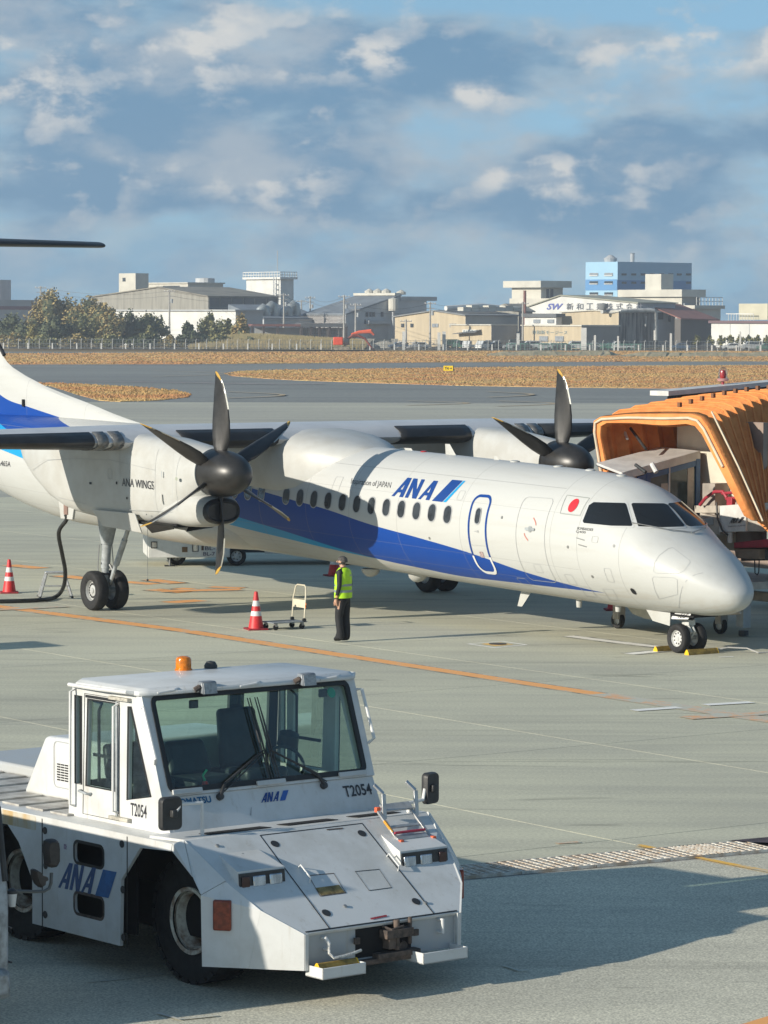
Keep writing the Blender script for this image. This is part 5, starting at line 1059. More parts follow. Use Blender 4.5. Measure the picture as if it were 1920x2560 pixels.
xa = vx-.12; q0 = vp(26, 1930, xa); MB().lathe([(.030, -.115), (.046, -.0), (.046, .01)], q0, n=14).obj('mirror_mount', m_wr, van, True); MB().lathe([(.048, .0), (.045, .025), (.015, .045), (0, .046)], q0, n=14).obj('mount_cap', m_plas, van, True)
MB().tube([vp(u, v, xa) for u, v in ((34, 1925), (70, 1926), (95, 1925), (106, 1919), (110, 1908), (111, 1885))], .015, 8).obj('mirror_arm', mat('arm_grey', (.10, .11, .11), .4), van, True)
def pill(name, px, dx, m):
    P = [vp(u, v, xa) for u, v in px]; c = sum(P, Vector())/len(P)
    MB().loft([[c+(p-c)*.80+Vector((.09, 0, 0)) for p in P], [c+(p-c)+Vector((.05, 0, 0)) for p in P], [c+(p-c)+Vector((-.0, 0, 0)) for p in P], [c+(p-c)*.9+Vector((-.015, 0, 0)) for p in P]]).obj(name, m, van, True)
m_mir = mat('mirror_brown', (.045, .038, .034), .6, var=.3, scale=9)
pill('mirror', [(89+6, 1868), (92, 1830), (94, 1816), (100, 1812), (112, 1811), (118, 1815), (120, 1830), (120, 1862), (116, 1871), (105, 1873)], .1, m_mir)
pill('convex_mirror', [(66, 1878), (70, 1876), (76, 1879), (82, 1888), (94, 1892), (96, 1899), (89, 1903), (88, 1912), (82, 1916), (74, 1909), (67, 1892)], .1, m_mir)
# ============================================================ MARSHALLER (local +y is the way he faces)
def person():
    p0 = G(741, 1387); e = empty('person', (p0.x, p0.y, 0), R(62), 'man with short grey hair in a yellow reflective vest and dark suit seen from behind', 'person')
    me = bpy.data.meshes.new('body'); Vt = []; E_ = []; RD = []
    def v(x, y, z, rx, ry=None): Vt.append((x, y, z)); RD.append((rx, ry or rx)); return len(Vt)-1
    def ch(a, *rest):
        for b in rest: E_.append((a, b)); a = b
        return a
    pel = v(0, 0, .92, .145, .115); wai = v(0, .01, 1.04, .14, .11); che = v(0, .0, 1.22, .155, .12); sho = v(0, -.015, 1.37, .13, .10); nk = v(0, .0, 1.445, .055); hd0 = v(0, .02, 1.50, .060); hd1 = v(0, .03, 1.575, .085, .095); hd2 = v(0, .02, 1.625, .065, .075)
    ch(pel, wai, che, sho, nk, hd0, hd1, hd2)
    for s_, fy, fx in ((-1, .03, .02), (1, -.03, -.01)):
        hip = v(s_*.085, 0, .84, .115); kn = v(s_*.09+fx*.3, .02+fy, .47, .082); kn2 = v(s_*.09+fx*.5, .0+fy, .30, .078); an = v(s_*.085+fx, -.02+fy, .10, .070); toe = v(s_*.10+fx, .13+fy, .045, .038); hl = v(s_*.085+fx, -.05+fy, .045, .042)
        ch(pel, hip, kn, kn2, an); ch(an, toe); ch(an, hl)
        s1 = v(s_*.175, -.01, 1.365, .062); el = v(s_*.225, -.04, 1.10, .048); wr = v(s_*.215, .03, .87, .034); pa = v(s_*.21, .045, .80, .030, .040); ch(sho, s1, el, wr, pa)
        for k in range(4):
            x = s_*.21; yy = .018+.018*k; a = v(x, yy+.008, .755, .011); b_ = v(x-s_*.012, yy+.012, .72-(.006 if k in (0, 3) else 0), .010); ch(pa, a, b_)
        t1 = v(s_*.195, .085, .79, .012); t2 = v(s_*.188, .10, .755, .011); ch(pa, t1, t2)
    me.from_pydata(Vt, E_, []); o = bpy.data.objects.new('body', me); COL.objects.link(o)
    sk = o.modifiers.new('skin', 'SKIN'); sk.use_smooth_shade = True
    for i, r in enumerate(RD): me.skin_vertices[0].data[i].radius = r
    me.skin_vertices[0].data[0].use_root = True
    sb = o.modifiers.new('sub', 'SUBSURF'); sb.levels = 2; sb.render_levels = 2
    bpy.context.view_layer.update(); dg = bpy.context.evaluated_depsgraph_get(); bm_ = bpy.data.meshes.new_from_object(o.evaluated_get(dg)); bpy.data.objects.remove(o)
    suit = mat('dark_suit', (.012, .013, .016), .75, var=.3, scale=12, bump=.2, bscale=14); skin_ = mat('skin', (.52, .30, .20), .55, var=.06); hair = mat('grey_hair', (.10, .09, .08), .7, var=.5, scale=50, bump=.5); shoe = mat('black_shoe', (.01, .01, .01), .25, var=0); gold = mat('cuff_gold', (.62, .42, .14), .5, var=.3, scale=90, stretch=(1, 1, 4))
    bm_.materials.clear()
    for m in (suit, skin_, hair, shoe, gold): bm_.materials.append(m)
    for f in bm_.polygons:
        c = f.center; i = 0
        if c.z > 1.455: i = 1 if (c.y > .065 and c.z < 1.60) or c.z < 1.50 else 2
        elif c.z < .845 and abs(c.x) > .17: i = 1
        elif .87 < c.z < .915 and abs(c.x) > .17: i = 4
        elif c.z < .075: i = 3
        f.material_index = i; f.use_smooth = True
    bo = link('body', bm_, e)
    # face details and ears
    MB().loft([[(.012*cos(t), .125+.0*k, 1.56+.03*sin(t)) for t in (2*pi*j/6 for j in range(6))] if k == 0 else [(.005*cos(t), .147, 1.548+.01*sin(t)) for t in (2*pi*j/6 for j in range(6))] for k in (0, 1)]).obj('nose', skin_, e, True)
    for s_ in (-1, 1):
        MB().lathe([(0, -.008), (.022, -.004), (.026, .004), (0, .008)], (s_*.086, .02, 1.56), (s_*1, -.2, 0), 10).obj('ear', skin_, e, True); MB().lathe([(0, -.003), (.010, 0), (0, .004)], (s_*.032, .118, 1.585), (0, 1, 0), 8).obj('eye', m_ink, e)
    MB().box((-.02, .117, 1.517), (.02, .122, 1.522)).obj('mouth', mat('lips', (.35, .14, .12), .5), e)
    # hair cap
    b = MB(); b.loft([[(.094*sin(k)*cos(j)*1.0, .015+.104*sin(k)*sin(j), 1.575+.093*cos(k)-(.03 if sin(j) < -.2 else 0)*(k > 1.2)) for j in (2*pi*q/18 for q in range(18))] for k in (.05, .4, .8, 1.2, 1.55)], cap=True); b.obj('hair', hair, e, True)
    # vest: front and back panels round the torso
    vest = mat('vest_yellow', (.46, .78, .02), .6, var=.12, scale=9, bump=.25, bscale=12); ref = mat('reflective_band', (.30, .34, .36), .35, metal=.3, var=.1)
    def ringv(z, rx, ry, yo=0.): return [(rx*cos(t)*(1 if abs(cos(t)) < .95 else 1), yo+ry*sin(t)*(1.0), z) for t in (2*pi*k/28 for k in range(28))]
    b = MB(); b.loft([ringv(.86, .205, .165), ringv(.95, .205, .165), ringv(1.05, .195, .160), ringv(1.18, .200, .160), ringv(1.30, .205, .150, -.005), ringv(1.38, .185, .125, -.01), ringv(1.43, .12, .095, -.01), ringv(1.445, .075, .075, .0)], cap=False); vo = b.obj('vest', vest, e, True)
    for z in (.97, 1.09): MB().loft([ringv(z, .2065-.01*(z > 1), .1665-.004*(z > 1)), ringv(z+.045, .2045-.008*(z > 1), .1645-.003*(z > 1))], cap=False).obj('reflective_stripe', ref, vo, True)
    for x in (-.10, .10): MB().loft([[(x-.02, -.166+.0, .88), (x+.02, -.166, .88)], [(x-.02, -.164, 1.1), (x+.02, -.164, 1.1)], [(x*.95-.02, -.160, 1.3), (x*.95+.02, -.160, 1.3)]], False, False).obj('reflective_stripe', ref, vo) if False else None
    flat('back_mark', text2d('ANA', .02, .3), quadmap((.02, -.162, 1.285), (.10, .004, 0), (0, 0, .04)) if False else (lambda s, t: (-.035+.10*s, -.1585-.0045*(1-abs(s-.5)), 1.28+.042*t)), m_strut, vo); flat('back_mark', ([(0, 0), (.3, 0), (.5, 1), (.2, 1)], [(0, 1, 2, 3)]), lambda s, t: (.07+.05*s, -.158, 1.28+.045*t), m_ink, vo)
    return e
person()
# ============================================================ CONES
m_cred = mat('cone_red', (.62, .03, .03), .5, var=.2, scale=8, col2=(.48, .02, .025)); m_cwh = mat('cone_white_band', (.68, .68, .66), .5, var=.12, scale=14)
def cone_tpl(loc, lab, rz=.3):
    e = empty('traffic_cone', loc, rz, lab, 'traffic cone', 'red and white traffic cones on the apron')
    MB().box((-.21, -.21, 0), (.21, .21, .035)).obj('base', mat('cone_base', (.34, .02, .03), .7, var=.3, scale=9), e, bevel=.012)
    rr = lambda z: .155-.125*(z-.03)/.73
    for z0, z1, m in ((.03, .28, m_cred), (.28, .375, m_cwh), (.375, .475, m_cred), (.475, .585, m_cwh), (.585, .76, m_cred)):
        MB().lathe([(rr(z0), z0), (rr(z1), z1)] if z1 < .76 else [(rr(z0), z0), (.038, .745), (.028, .765), (0, .768)], (0, 0, 0), n=28, cap=False).obj('cone_band' if m is m_cwh else 'cone_body', m, e, True)
    return e
P = G(553, 1360); c0 = cone_tpl((P.x, P.y, 0), 'red and white traffic cone standing beside the hand trolley')
for (u, v), lab in (((20, 1281), 'red and white traffic cone standing beside the step ladder and hose'), ((722, 1244), 'red traffic cone in the shade behind the man in the vest'), ((1327, 1318), 'red traffic cone half hidden under the airliner nose')):
    o = copy_tree(c0); P = G(u, v); o.location = (P.x, P.y, 0); o['label'] = lab; o.rotation_euler.z = random.random()
# ============================================================ HAND TROLLEY
a, b_ = G(572, 1361), G(655, 1358); d = (b_-a); tz = atan2(d.y, d.x); tr = empty('hand_trolley', ((a.x+b_.x)/2, (a.y+b_.y)/2+.12, 0), tz+R(10), 'flat platform hand trolley with cream folding handle beside the cone', 'hand trolley')
MB().box((-.40, -.25, .135), (.40, .25, .155)).obj('deck', mat('trolley_deck', (.26, .29, .31), .6, var=.3, scale=9), tr, bevel=.01); m_ctube = mat('cream_tube', (.62, .56, .42), .4, var=.1)
MB().tube([(.33, -.23, .15), (.36, -.23, .62), (.37, -.22, .66), (.39, -.19, .83), (.40, -.14, .87), (.40, .14, .87), (.39, .19, .83), (.37, .22, .66), (.36, .23, .62), (.33, .23, .15)], .016, 8).obj('handle', m_ctube, tr, True)
MB().box((.345, -.225, .42), (.36, .225, .58)).obj('handle_plate', m_ctube, tr)
for x in (-.32, .30):
    for y in (-.19, .19): MB().lathe([(0, -.02), (.055, -.02), (.055, .02), (0, .02)], (x, y, .055), (0, 1, 0), 16).obj('castor', m_tyre, tr); MB().box((x-.02, y-.03, .07), (x+.03, y+.03, .135)).obj('castor_fork', m_steel, tr)
for y in (-.23, .23): MB().lathe([(.0, -.02), (.04, -.02), (.04, .02), (0, .02)], (.33, y, .18), (0, 1, 0), 10).obj('handle_joint', m_plas, tr)
MB().tube([(.35, -.25, .52), (.34, -.29, .50), (.35, -.24, .46), (.34, -.27, .42)], .010, 6).obj('orange_tie', mat('tie_orange', (.75, .22, .04), .6), tr)
# ============================================================ STEP LADDER + HOSE
a = G(117, 1293); ld = empty('step_ladder', (a.x, a.y+.25, 0), R(10), 'small aluminium step platform standing beside the nacelle air hose', 'step ladder')
for sx in (-1, 1):
    for sy in (-1, 1): MB().tube([(sx*.36, sy*.24, 0), (sx*.20, sy*.10, .55)], .030, 6).obj('leg', m_alu, ld); MB().lathe([(.03, 0), (.03, .05), (0, .05)], (sx*.36, sy*.24, 0), n=8).obj('foot', m_plas, ld)
    MB().tube([(sx*.29, -.18, .24), (sx*.29, .18, .24)], .012, 6).obj('stay', m_alu, ld)
MB().box((-.23, -.15, .545), (.23, .15, .585)).obj('tread_plate', m_alu, ld, bevel=.01)
for z, k in ((.26, .285),): MB().box((-k, -.20, z), (k, -.13, z+.03)).obj('step', m_alu, ld)
P0 = AM @ Vector((-14.72, 4.4*-1-.50, 2.02)); hz = [P0, P0+Vector((.02, 0, -.35))]
hz = [P0, P0+Vector((.01, .03, -.12))]
for (u, v, z) in ((127, 1150, None), (134, 1195, None), (141, 1235, None), (137, 1268, None)): hz.append(D(u, v, P0.y+2.0*((v-1130)/150)))
for u, v in ((122, 1288), (95, 1295), (40, 1298), (-60, 1300)): q = G(u, v, .05); hz.append(q)
def smooth_path(P, n=6):
    out = []
    for i in range(len(P)-1):
        p0, p1, p2, p3 = P[max(i-1, 0)], P[i], P[i+1], P[min(i+2, len(P)-1)]
        for k in range(n):
            t = k/n; out.append(.5*((2*p1)+(p2-p0)*t+(2*p0-5*p1+4*p2-p3)*t*t+(3*p1-p0-3*p2+p3)*t**3))
    return out+[P[-1]]
tag(MB().tube(smooth_path(hz), .045, 10).obj('power_cable', mat('cable_black', (.022, .023, .022), .5, var=.3, scale=5), None, True), 'thick black ground power cable hanging from the near engine nacelle', 'cable')
rp_ = [ahit(320, 1118, -4.4), ahit(320, 1230, -4.4)]; 
e = empty('tether_pin', AM @ ahit(319, 1255, -4.6), 0, 'thin tether with a dark weight hanging behind the near landing gear', 'tether'); z_ = e.location.z
MB().tube([(0, 0, 1.3), (0, 0, .05)], .005, 5).obj('cord', m_steel, e); MB().lathe([(0, -.03), (.028, 0), (0, .03)], (0, 0, .02), n=10).obj('weight', m_plas, e, True)
# ============================================================ BELT LOADER TRUCK behind the airliner
bl0 = G(320, 1224); BH = R(8); BMX = frame_of(bl0, BH); BI = BMX.inverted()
bl = empty('belt_loader', bl0, BH, 'white belt loader truck with small lamps seen under the fuselage', 'belt loader')
m_bl = mat('loader_white', (.64, .64, .61), .45, var=.12, scale=3)
def bh(u, v, y=0.): return hit(BI, u, v, 1, y)
x1 = bh(497, 1215).x
MB().hexa([(0, 0, .22), (x1, 0, .22), (x1, 1.9, .22), (0, 1.9, .22), (0, 0, .86), (x1, 0, .86), (x1, 1.9, .86), (0, 1.9, .86)]).obj('bumper_body', m_bl, bl, bevel=.02)
MB().box((x1+.02, .25, .32), (x1+3.6, 1.8, .78)).obj('chassis', mat('loader_dark', (.05, .055, .06), .6), bl); MB().box((x1+.9, .12, .30), (x1+2.6, .3, .42)).obj('side_step', m_bl, bl, bevel=.02)
MB().hexa([(x1+.3, .4, .95), (x1+6, .4, 1.25), (x1+6, 1.4, 1.25), (x1+.3, 1.4, .95), (x1+.3, .4, 1.12), (x1+6, .4, 1.42), (x1+6, 1.4, 1.42), (x1+.3, 1.4, 1.12)]).obj('conveyor', mat('belt_grey', (.12, .12, .12), .7), bl)
for x, yy in ((x1+.17, .12), (x1+3.0, .12), (.75, .5), (x1+3.0, 1.7)): wheel(bl, (x, yy, .245), (0, 1, 0), .245, .2, .135, 6, out=-1)
MB().box((.95, .02, .80), (x1-.05, 1.8, 1.05)).obj('cab_box', m_bl, bl, bevel=.02)
for (u, v), (w2, h2), mm in (((385, 1174), .115, ), ((488-0, 1174), .11,)) and []: pass
for u, v, w2, h2, mm, nm in ((333, 1177, .12, .13, m_led, 'headlight'), (422, 1183.5, .12, .15, m_led, 'headlight'), (399, 1187, .14, .13, mat('lens_brown', (.16, .09, .04), .3), 'side_lamp'), (437.5, 1184, .06, .11, mat('lens_dark', (.08, .04, .03), .3), 'side_lamp')):
    if not w2: continue
    p = bh(u, v); MB().box((p.x-w2/2, -.012, p.z-h2/2), (p.x+w2/2, -.002, p.z+h2/2)).obj(nm, mm, bl); 
    if nm == 'headlight': MB().box((p.x-w2/2-.02, -.008, p.z-h2/2-.02), (p.x+w2/2+.02, -.001, p.z+h2/2+.02)).obj('lamp_frame', m_plas, bl)
for t, (u0, v0), (u1, v1) in (('BL-714', (484.5-0, 1190), (520, 1182)), ('BL-7', (486, 1180.5), (512, 1172))):
    pass
p = bh(440, 1190); 
def blt(t, u0, v0, u1, h_):
    a, b_ = bh(u0, v0), bh(u1, v0); flat('lettering', text2d(t, .01), lambda s, q: (a.x+(b_.x-a.x)*s, -.006, a.z+h_*q), mat('loader_letter', (.07, .06, .12), .5), bl)
# the lettering sits at the right end of the bumper
blt('BL-714', 439, 1200.5, 478, .095); blt('BL-7', 443, 1188.5, 474, .095)
MB().tube([(.55, .1, .02), (.55, .1, .25)], .025, 8).obj('jack_leg', m_steel, bl); MB().box((.42, 0, 0), (.68, .2, .025)).obj('jack_foot', m_plas, bl)
# ============================================================ PASSENGER RAMP beside the port door (drawn in the airliner's frame, own object)
ramp = empty('boarding_ramp', ALOC, AH, 'towable boarding ramp with white canopy, blue posts and small wheels behind the nose', 'boarding ramp')
m_rw = mat('ramp_white', (.62, .61, .58), .45, var=.12, scale=4); m_rb = mat('ramp_blue', (.012, .09, .24), .35, var=.15, scale=5); m_rr = mat('ramp_red', (.36, .03, .05), .5, var=.15, scale=6); m_rg = mat('ramp_beige', (.46, .42, .36), .6, var=.2, scale=4)
N1, N2, F1, F2, F3 = ahit(1342, 1026, 1.45), ahit(1511, 979, 3.6), ahit(1288, 1005, 1.45), ahit(1428, 970, 3.6), ahit(1436, 970, 3.7)
MB().slab([N1, N2, F2, F1], (0, 0, .05)).obj('canopy_roof', m_rw, ramp, bevel=.01)
n1, n2 = N1-Vector((0, 0, .10)), N2-Vector((0, 0, .10)); MB().slab([N1+Vector((.01, 0, .05)), N2+Vector((.01, 0, .05)), N2+Vector((.01, 0, -.12)), N1+Vector((.01, 0, -.10))], (.02, 0, 0)).obj('canopy_fascia', m_rw, ramp)
mlen = N2-N1
def np_(t, z=None): p = N1+mlen*t; return Vector((p.x, p.y, p.z if z is None else z))
for t, w2, m in ((.33, .10, m_rb), (.60, .03, m_rw), (.97, .11, m_rb)): a = np_(t, 1.2); b_ = np_(t, N1.z+mlen.z*t-.10); MB().box((a.x-.04, a.y-w2/2, a.z), (a.x+.04, a.y+w2/2, b_.z)).obj('post', m, ramp)
MB().slab([np_(.2, N1.z+mlen.z*.2-.12), np_(1., N2.z-.12), np_(1., N2.z-.24), np_(.2, N1.z+mlen.z*.2-.22)], (.03, 0, 0)).obj('canopy_beam', m_rb, ramp)
MB().slab([np_(.34, 1.3), np_(.96, 1.3), np_(.96, N2.z-.3), np_(.34, N1.z+.1)], (.012, 0, 0)).obj('side_window', mat('ramp_pane', (.05, .08, .09), .1, var=.3, scale=3), ramp)
for t0, t1, z0, z1 in ((.50, .60, 1.3, 2.95), (.84, .92, 2.2, 3.35), (.66, .83, 1.3, 2.2)): MB().slab([np_(t0, z0), np_(t1, z0), np_(t1, z1), np_(t0, z1)], (.02, 0, 0)).obj('panel', m_rg, ramp)
MB().tube([ahit(1408, 1002, 1.8), ahit(1418, 1020, 1.8)], .05, 8).obj('canopy_strut', m_rw, ramp); 
for q in ((1290, 1003, 1310, 1013), (1373, 1004, 1395, 1020)): MB().tube([ahit(q[0], q[1], 1.5), ahit(q[2], q[3], 1.5)], .035, 8).obj('rubber_edge', m_plas, ramp)
# deck, chassis, wheels
MB().box((-5.4, 1.5, .95), (-1.4, 4.6, 1.10)).obj('deck', m_rg, ramp); MB().box((-5.2, 1.9, .62), (-1.2, 2.1, .80)).obj('chassis_beam', m_rg, ramp); MB().box((-5.2, 3.9, .62), (-1.2, 4.1, .80)).obj('chassis_beam', m_rg, ramp)
sk_ = [ahit(u, v, 1.75) for u, v in ((1352, 1308), (1366, 1326), (1392, 1336), (1440, 1345), (1420, 1338), (1412, 1322), (1400, 1308))]; MB().slab(sk_, (0, .05, 0)).obj('curved_skirt', mat('skirt_cream', (.55, .52, .42), .5, var=.15), ramp)
for (u, v), lat in (((1335, 1344), 2.03), ((1556, 1352), 3.0)):
    p = ahit(u, v, lat); wheel(ramp, (p.x, lat, .17), (0, 1, 0), .17, .11, .09, 0, out=-1); MB().box((p.x-.06, lat-.09, .2), (p.x+.12, lat+.09, .62)).obj('castor_fork', m_rg, ramp)
p = ahit(1606, 1366, 3.0); MB().box((p.x-.10, 2.9, .18), (p.x+.10, 3.1, .95)).obj('jack_leg', mat('jack_grey', (.36, .38, .38), .5), ramp); MB().lathe([(.10, 0), (.10, .10), (0, .10)], (p.x, 3.0, .02), n=12).obj('jack_foot', m_plas, ramp)
MB().tube([ahit(1500, 1330, 2.2), ahit(1600, 1324, 2.2)], .03, 6).obj('tow_bar', m_rg, ramp); MB().tube([ahit(1516, 1310, 2.2), ahit(1540, 1328, 2.2)], .02, 6).obj('tow_brace', m_rg, ramp)
MB().box((-4.95, 2.0, .80), (-4.45, 2.3, 1.05)).obj('red_box', m_rr, ramp)
# raised platform with red handrails, drive unit and side box
def rt(px, b_, r, m, nm): MB().tube([ahit(u, v, b_) for u, v in px], r, 8).obj(nm, m, ramp, True)
rt([(1512, 1091), (1524, 1076), (1544, 1062), (1562, 1062), (1570, 1075)], 3.2, .035, m_rr, 'handrail'); rt([(1560, 1066), (1596, 1063)], 3.2, .03, m_rr, 'handrail'); rt([(1568, 1077), (1596, 1075)], 3.2, .03, m_rr, 'handrail'); rt([(1596, 1062), (1596, 1087)], 3.2, .04, m_rr, 'handrail_post')
rt([(1460, 1090), (1470, 1072), (1484, 1068)], 3.4, .03, m_rr, 'handrail'); rt([(1474, 1073), (1474, 1092)], 3.4, .03, m_rr, 'handrail_post')
def quad_b(px, b_, dy, m, nm, bev=.01): return MB().slab([ahit(u, v, b_) for u, v in px], (0, dy, 0)).obj(nm, m, ramp, bevel=bev)
quad_b([(1569, 1075), (1581, 1075), (1581, 1092), (1569, 1092)], 3.15, .1, m_rr, 'red_box')
quad_b([(1517, 1044), (1544, 1044), (1544, 1140), (1517, 1140)], 3.35, .5, mat('unit_brown', (.36, .32, .28), .6, var=.2), 'drive_unit')
quad_b([(1500, 1092), (1600, 1092), (1600, 1108), (1500, 1108)], 3.3, .6, m_rg, 'platform_edge'); quad_b([(1512, 1108), (1552, 1118), (1556, 1155), (1512, 1155)], 3.2, .4, m_rg, 'machinery_box'); quad_b([(1520, 1120), (1540, 1116), (1540, 1134), (1520, 1136)], 3.18, .05, mat('jack_grey'), 'gauge_box')
bxo = quad_b([(1553, 1093), (1611, 1088), (1611, 1148), (1553, 1150)], 2.95, .7, m_rw, 'side_box'); quad_b([(1612, 1090), (1652, 1086), (1652, 1148), (1612, 1148)], 3.0, .7, m_rg, 'side_box')
P = [ahit(u, v, 2.93) for u, v in ((1575, 1131), (1602, 1129), (1580, 1119))]; mpx = quadmap(P[0], (P[1]-P[0])*.62, (P[2]-P[0]))
for lt in la: flat('letter', bm_arrays(fill2d(lt)), lambda s, t: mpx(s*.92, t), m_ink, bxo)
flat('flag_mark', ([(1.10, -.02), (1.42, -.02), (1.62, 1.02), (1.30, 1.02)], [(0, 1, 2, 3)]), lambda s, t: mpx(s*1.0, t), m_ink, bxo); P = [ahit(u, v, 2.93) for u, v in ((1573, 1139), (1610, 1137), (1573, 1135.5))]; flat('lettering', text2d('Inspiration of JAPAN', .01, .2), quadmap(P[0], P[1]-P[0], P[2]-P[0]), m_ink, bxo)
rt([(1548, 1085), (1550, 1120), (1560, 1145), (1572, 1155)], 2.9, .02, m_plas, 'hose'); rt([(1577, 1150), (1577, 1172)], 3.0, .05, m_rw, 'pipe')
quad_b([(1585, 1172), (1680, 1162), (1680, 1182), (1585, 1184)], 3.1, 1.2, m_rr, 'red_deck_edge'); quad_b([(1585, 1184), (1640, 1186), (1640, 1208), (1590, 1206)], 3.15, 1.0, mat('ramp_wood', (.26, .19, .13), .7, var=.2), 'timber_edge'); quad_b([(1600, 1190), (1700, 1186), (1700, 1210), (1600, 1212)], 3.3, 1.4, mat('under_grey', (.10, .10, .10), .7, var=.3), 'underframe')
rt([(1630, 1210), (1631, 1238), (1636, 1242), (1639, 1236), (1640, 1210)], 3.2, .012, m_plas, 'hook_chain')
# ============================================================ BOARDING BRIDGE: orange bellows canopy, roof, wall
bridge = empty('boarding_bridge', ALOC, AH, 'passenger boarding bridge with orange folding bellows canopy and white roof', 'boarding bridge')
def orange():
    global nt
    m = bpy.data.materials.new('orange_canvas'); m.use_nodes = True; nt = m.node_tree; bs = nt.nodes['Principled BSDF']; bs.inputs['Roughness'].default_value = .92; bs.inputs['Specular IOR Level'].default_value = .12
    t = nt.nodes.new('ShaderNodeTexCoord'); v = t.outputs['Object']; f = mapr(noise(v, 2.5, 6, .65), .35, .7); c = mixc(f, (.76, .30, .10), (.62, .22, .07)); nt.links.new(c, bs.inputs['Base Color'])
    b = nt.nodes.new('ShaderNodeBump'); b.inputs['Strength'].default_value = .7; b.inputs['Distance'].default_value = .04; nt.links.new(noise(v, 6, 5, .6, .6), b.inputs['Height']); nt.links.new(b.outputs[0], bs.inputs['Normal'])
    tr = N('ShaderNodeBsdfTranslucent'); nt.links.new(c, tr.inputs[0]); mxs = N('ShaderNodeMixShader'); mxs.inputs[0].default_value = .05; nt.links.new(bs.outputs[0], mxs.inputs[1]); nt.links.new(tr.outputs[0], mxs.inputs[2]); nt.links.new(mxs.outputs[0], nt.nodes['Material Output'].inputs[0])
    return m
m_or = orange(); m_rope = mat('canvas_rope', (.60, .52, .38), .7, var=.1)
NKF = 13
def rounded(P, q=.28):
    out = [P[0]]
    for i in range(1, len(P)-1):
        a, b_, c_ = P[i-1], P[i], P[i+1]; la, lc = (a-b_).length, (c_-b_).length; p, r_ = b_+(a-b_)*min(.4, q/la), b_+(c_-b_)*min(.4, q/lc)
        out += [p, (p+r_)*.25+b_*.5, r_]
    return out+[P[-1]]
tlv = [900, 889, 880, 873, 867, 862, 858, 855, 852, 850, 848, 847, 846]; trv = [891, 887, 880.5, 874, 867.5, 861.5, 856.5, 852.5, 850, 848, 847, 846, 845]
def bframe(k, inn=0.):
    """one hoop of the bellows: bottom left, up, over, down to bottom right"""
    i = min(int(k), NKF-2); f = k-i; b_ = 2.2+.44*k
    TL = ahit(1285+34*k, tlv[i]+(tlv[i+1]-tlv[i])*f, b_-.15); TR = ahit(1530+18.7*k, trv[i]+(trv[i+1]-trv[i])*f, b_)
    BR = ahit(1640+5*k, 1125+6*k, 2.2+.12*k); BL = Vector((TL.x+.75, TL.y-.1, 1.75)); c = (TL+TR+BL+BR)/4
    P = [BL, BL.lerp(TL, .5), TL, TL.lerp(TR, .33)+Vector((0, 0, .06)), TL.lerp(TR, .66)+Vector((0, 0, .05)), TR, TR.lerp(BR, .5)+Vector((.03, 0, 0)), BR]
    return [p+(c-p).normalized()*inn for p in P]
# inner liner and folds, one object per fold so each pleat can be told apart
for k in range(NKF-1):
    a, m_, b_ = bframe(k, 0), bframe(k+.5, .16), bframe(k+1, 0)
    o = MB().loft([rounded(q_) for q_ in (a, m_, b_)], False, False).obj('bellows_fold', m_or, bridge); o.modifiers.new('s', 'SOLIDIFY').thickness = .015
    if k: MB().tube(rounded(bframe(k, -.01)), .022, 6).obj('fold_piping', m_or, bridge, True)
    if k: p = bframe(k, -.03); MB().box(p[4]-Vector((.05, .03, .0)), p[4]+Vector((.03, .03, .09))).obj('hanger_tab', mat('tab_brown', (.20, .09, .04), .7), bridge)
f0 = bframe(0, 0); fi = bframe(0, .32); ff = [p+Vector((0, -.14, 0)) for p in bframe(0, .05)]; fg = [p+Vector((0, -.14, 0)) for p in bframe(0, .28)]
b = MB(); b.loft([rounded(q_) for q_ in (f0, ff, fg, fi)], False, False); o = b.obj('front_bumper', m_or, bridge, smooth=True); o.modifiers.new('s', 'SOLIDIFY').thickness = .02
MB().tube(rounded([p+Vector((0, -.17, 0)) for p in bframe(0, .14)[:7]]), .028, 8).obj('edge_rope', m_rope, bridge, True); MB().tube([p+Vector((.03, .05, 0)) for p in bframe(0, -.02)[5:]], .02, 6).obj('edge_rope', m_rope, bridge, True)
for q in ((1343, 915, 1355, 948), (1362, 925, 1395, 970)): MB().tube([ahit(q[0], q[1], 2.8), ahit(q[2], q[3], 2.6)], .03, 8).obj('canopy_actuator', m_wr if q[0] < 1350 else m_plas, bridge, True)
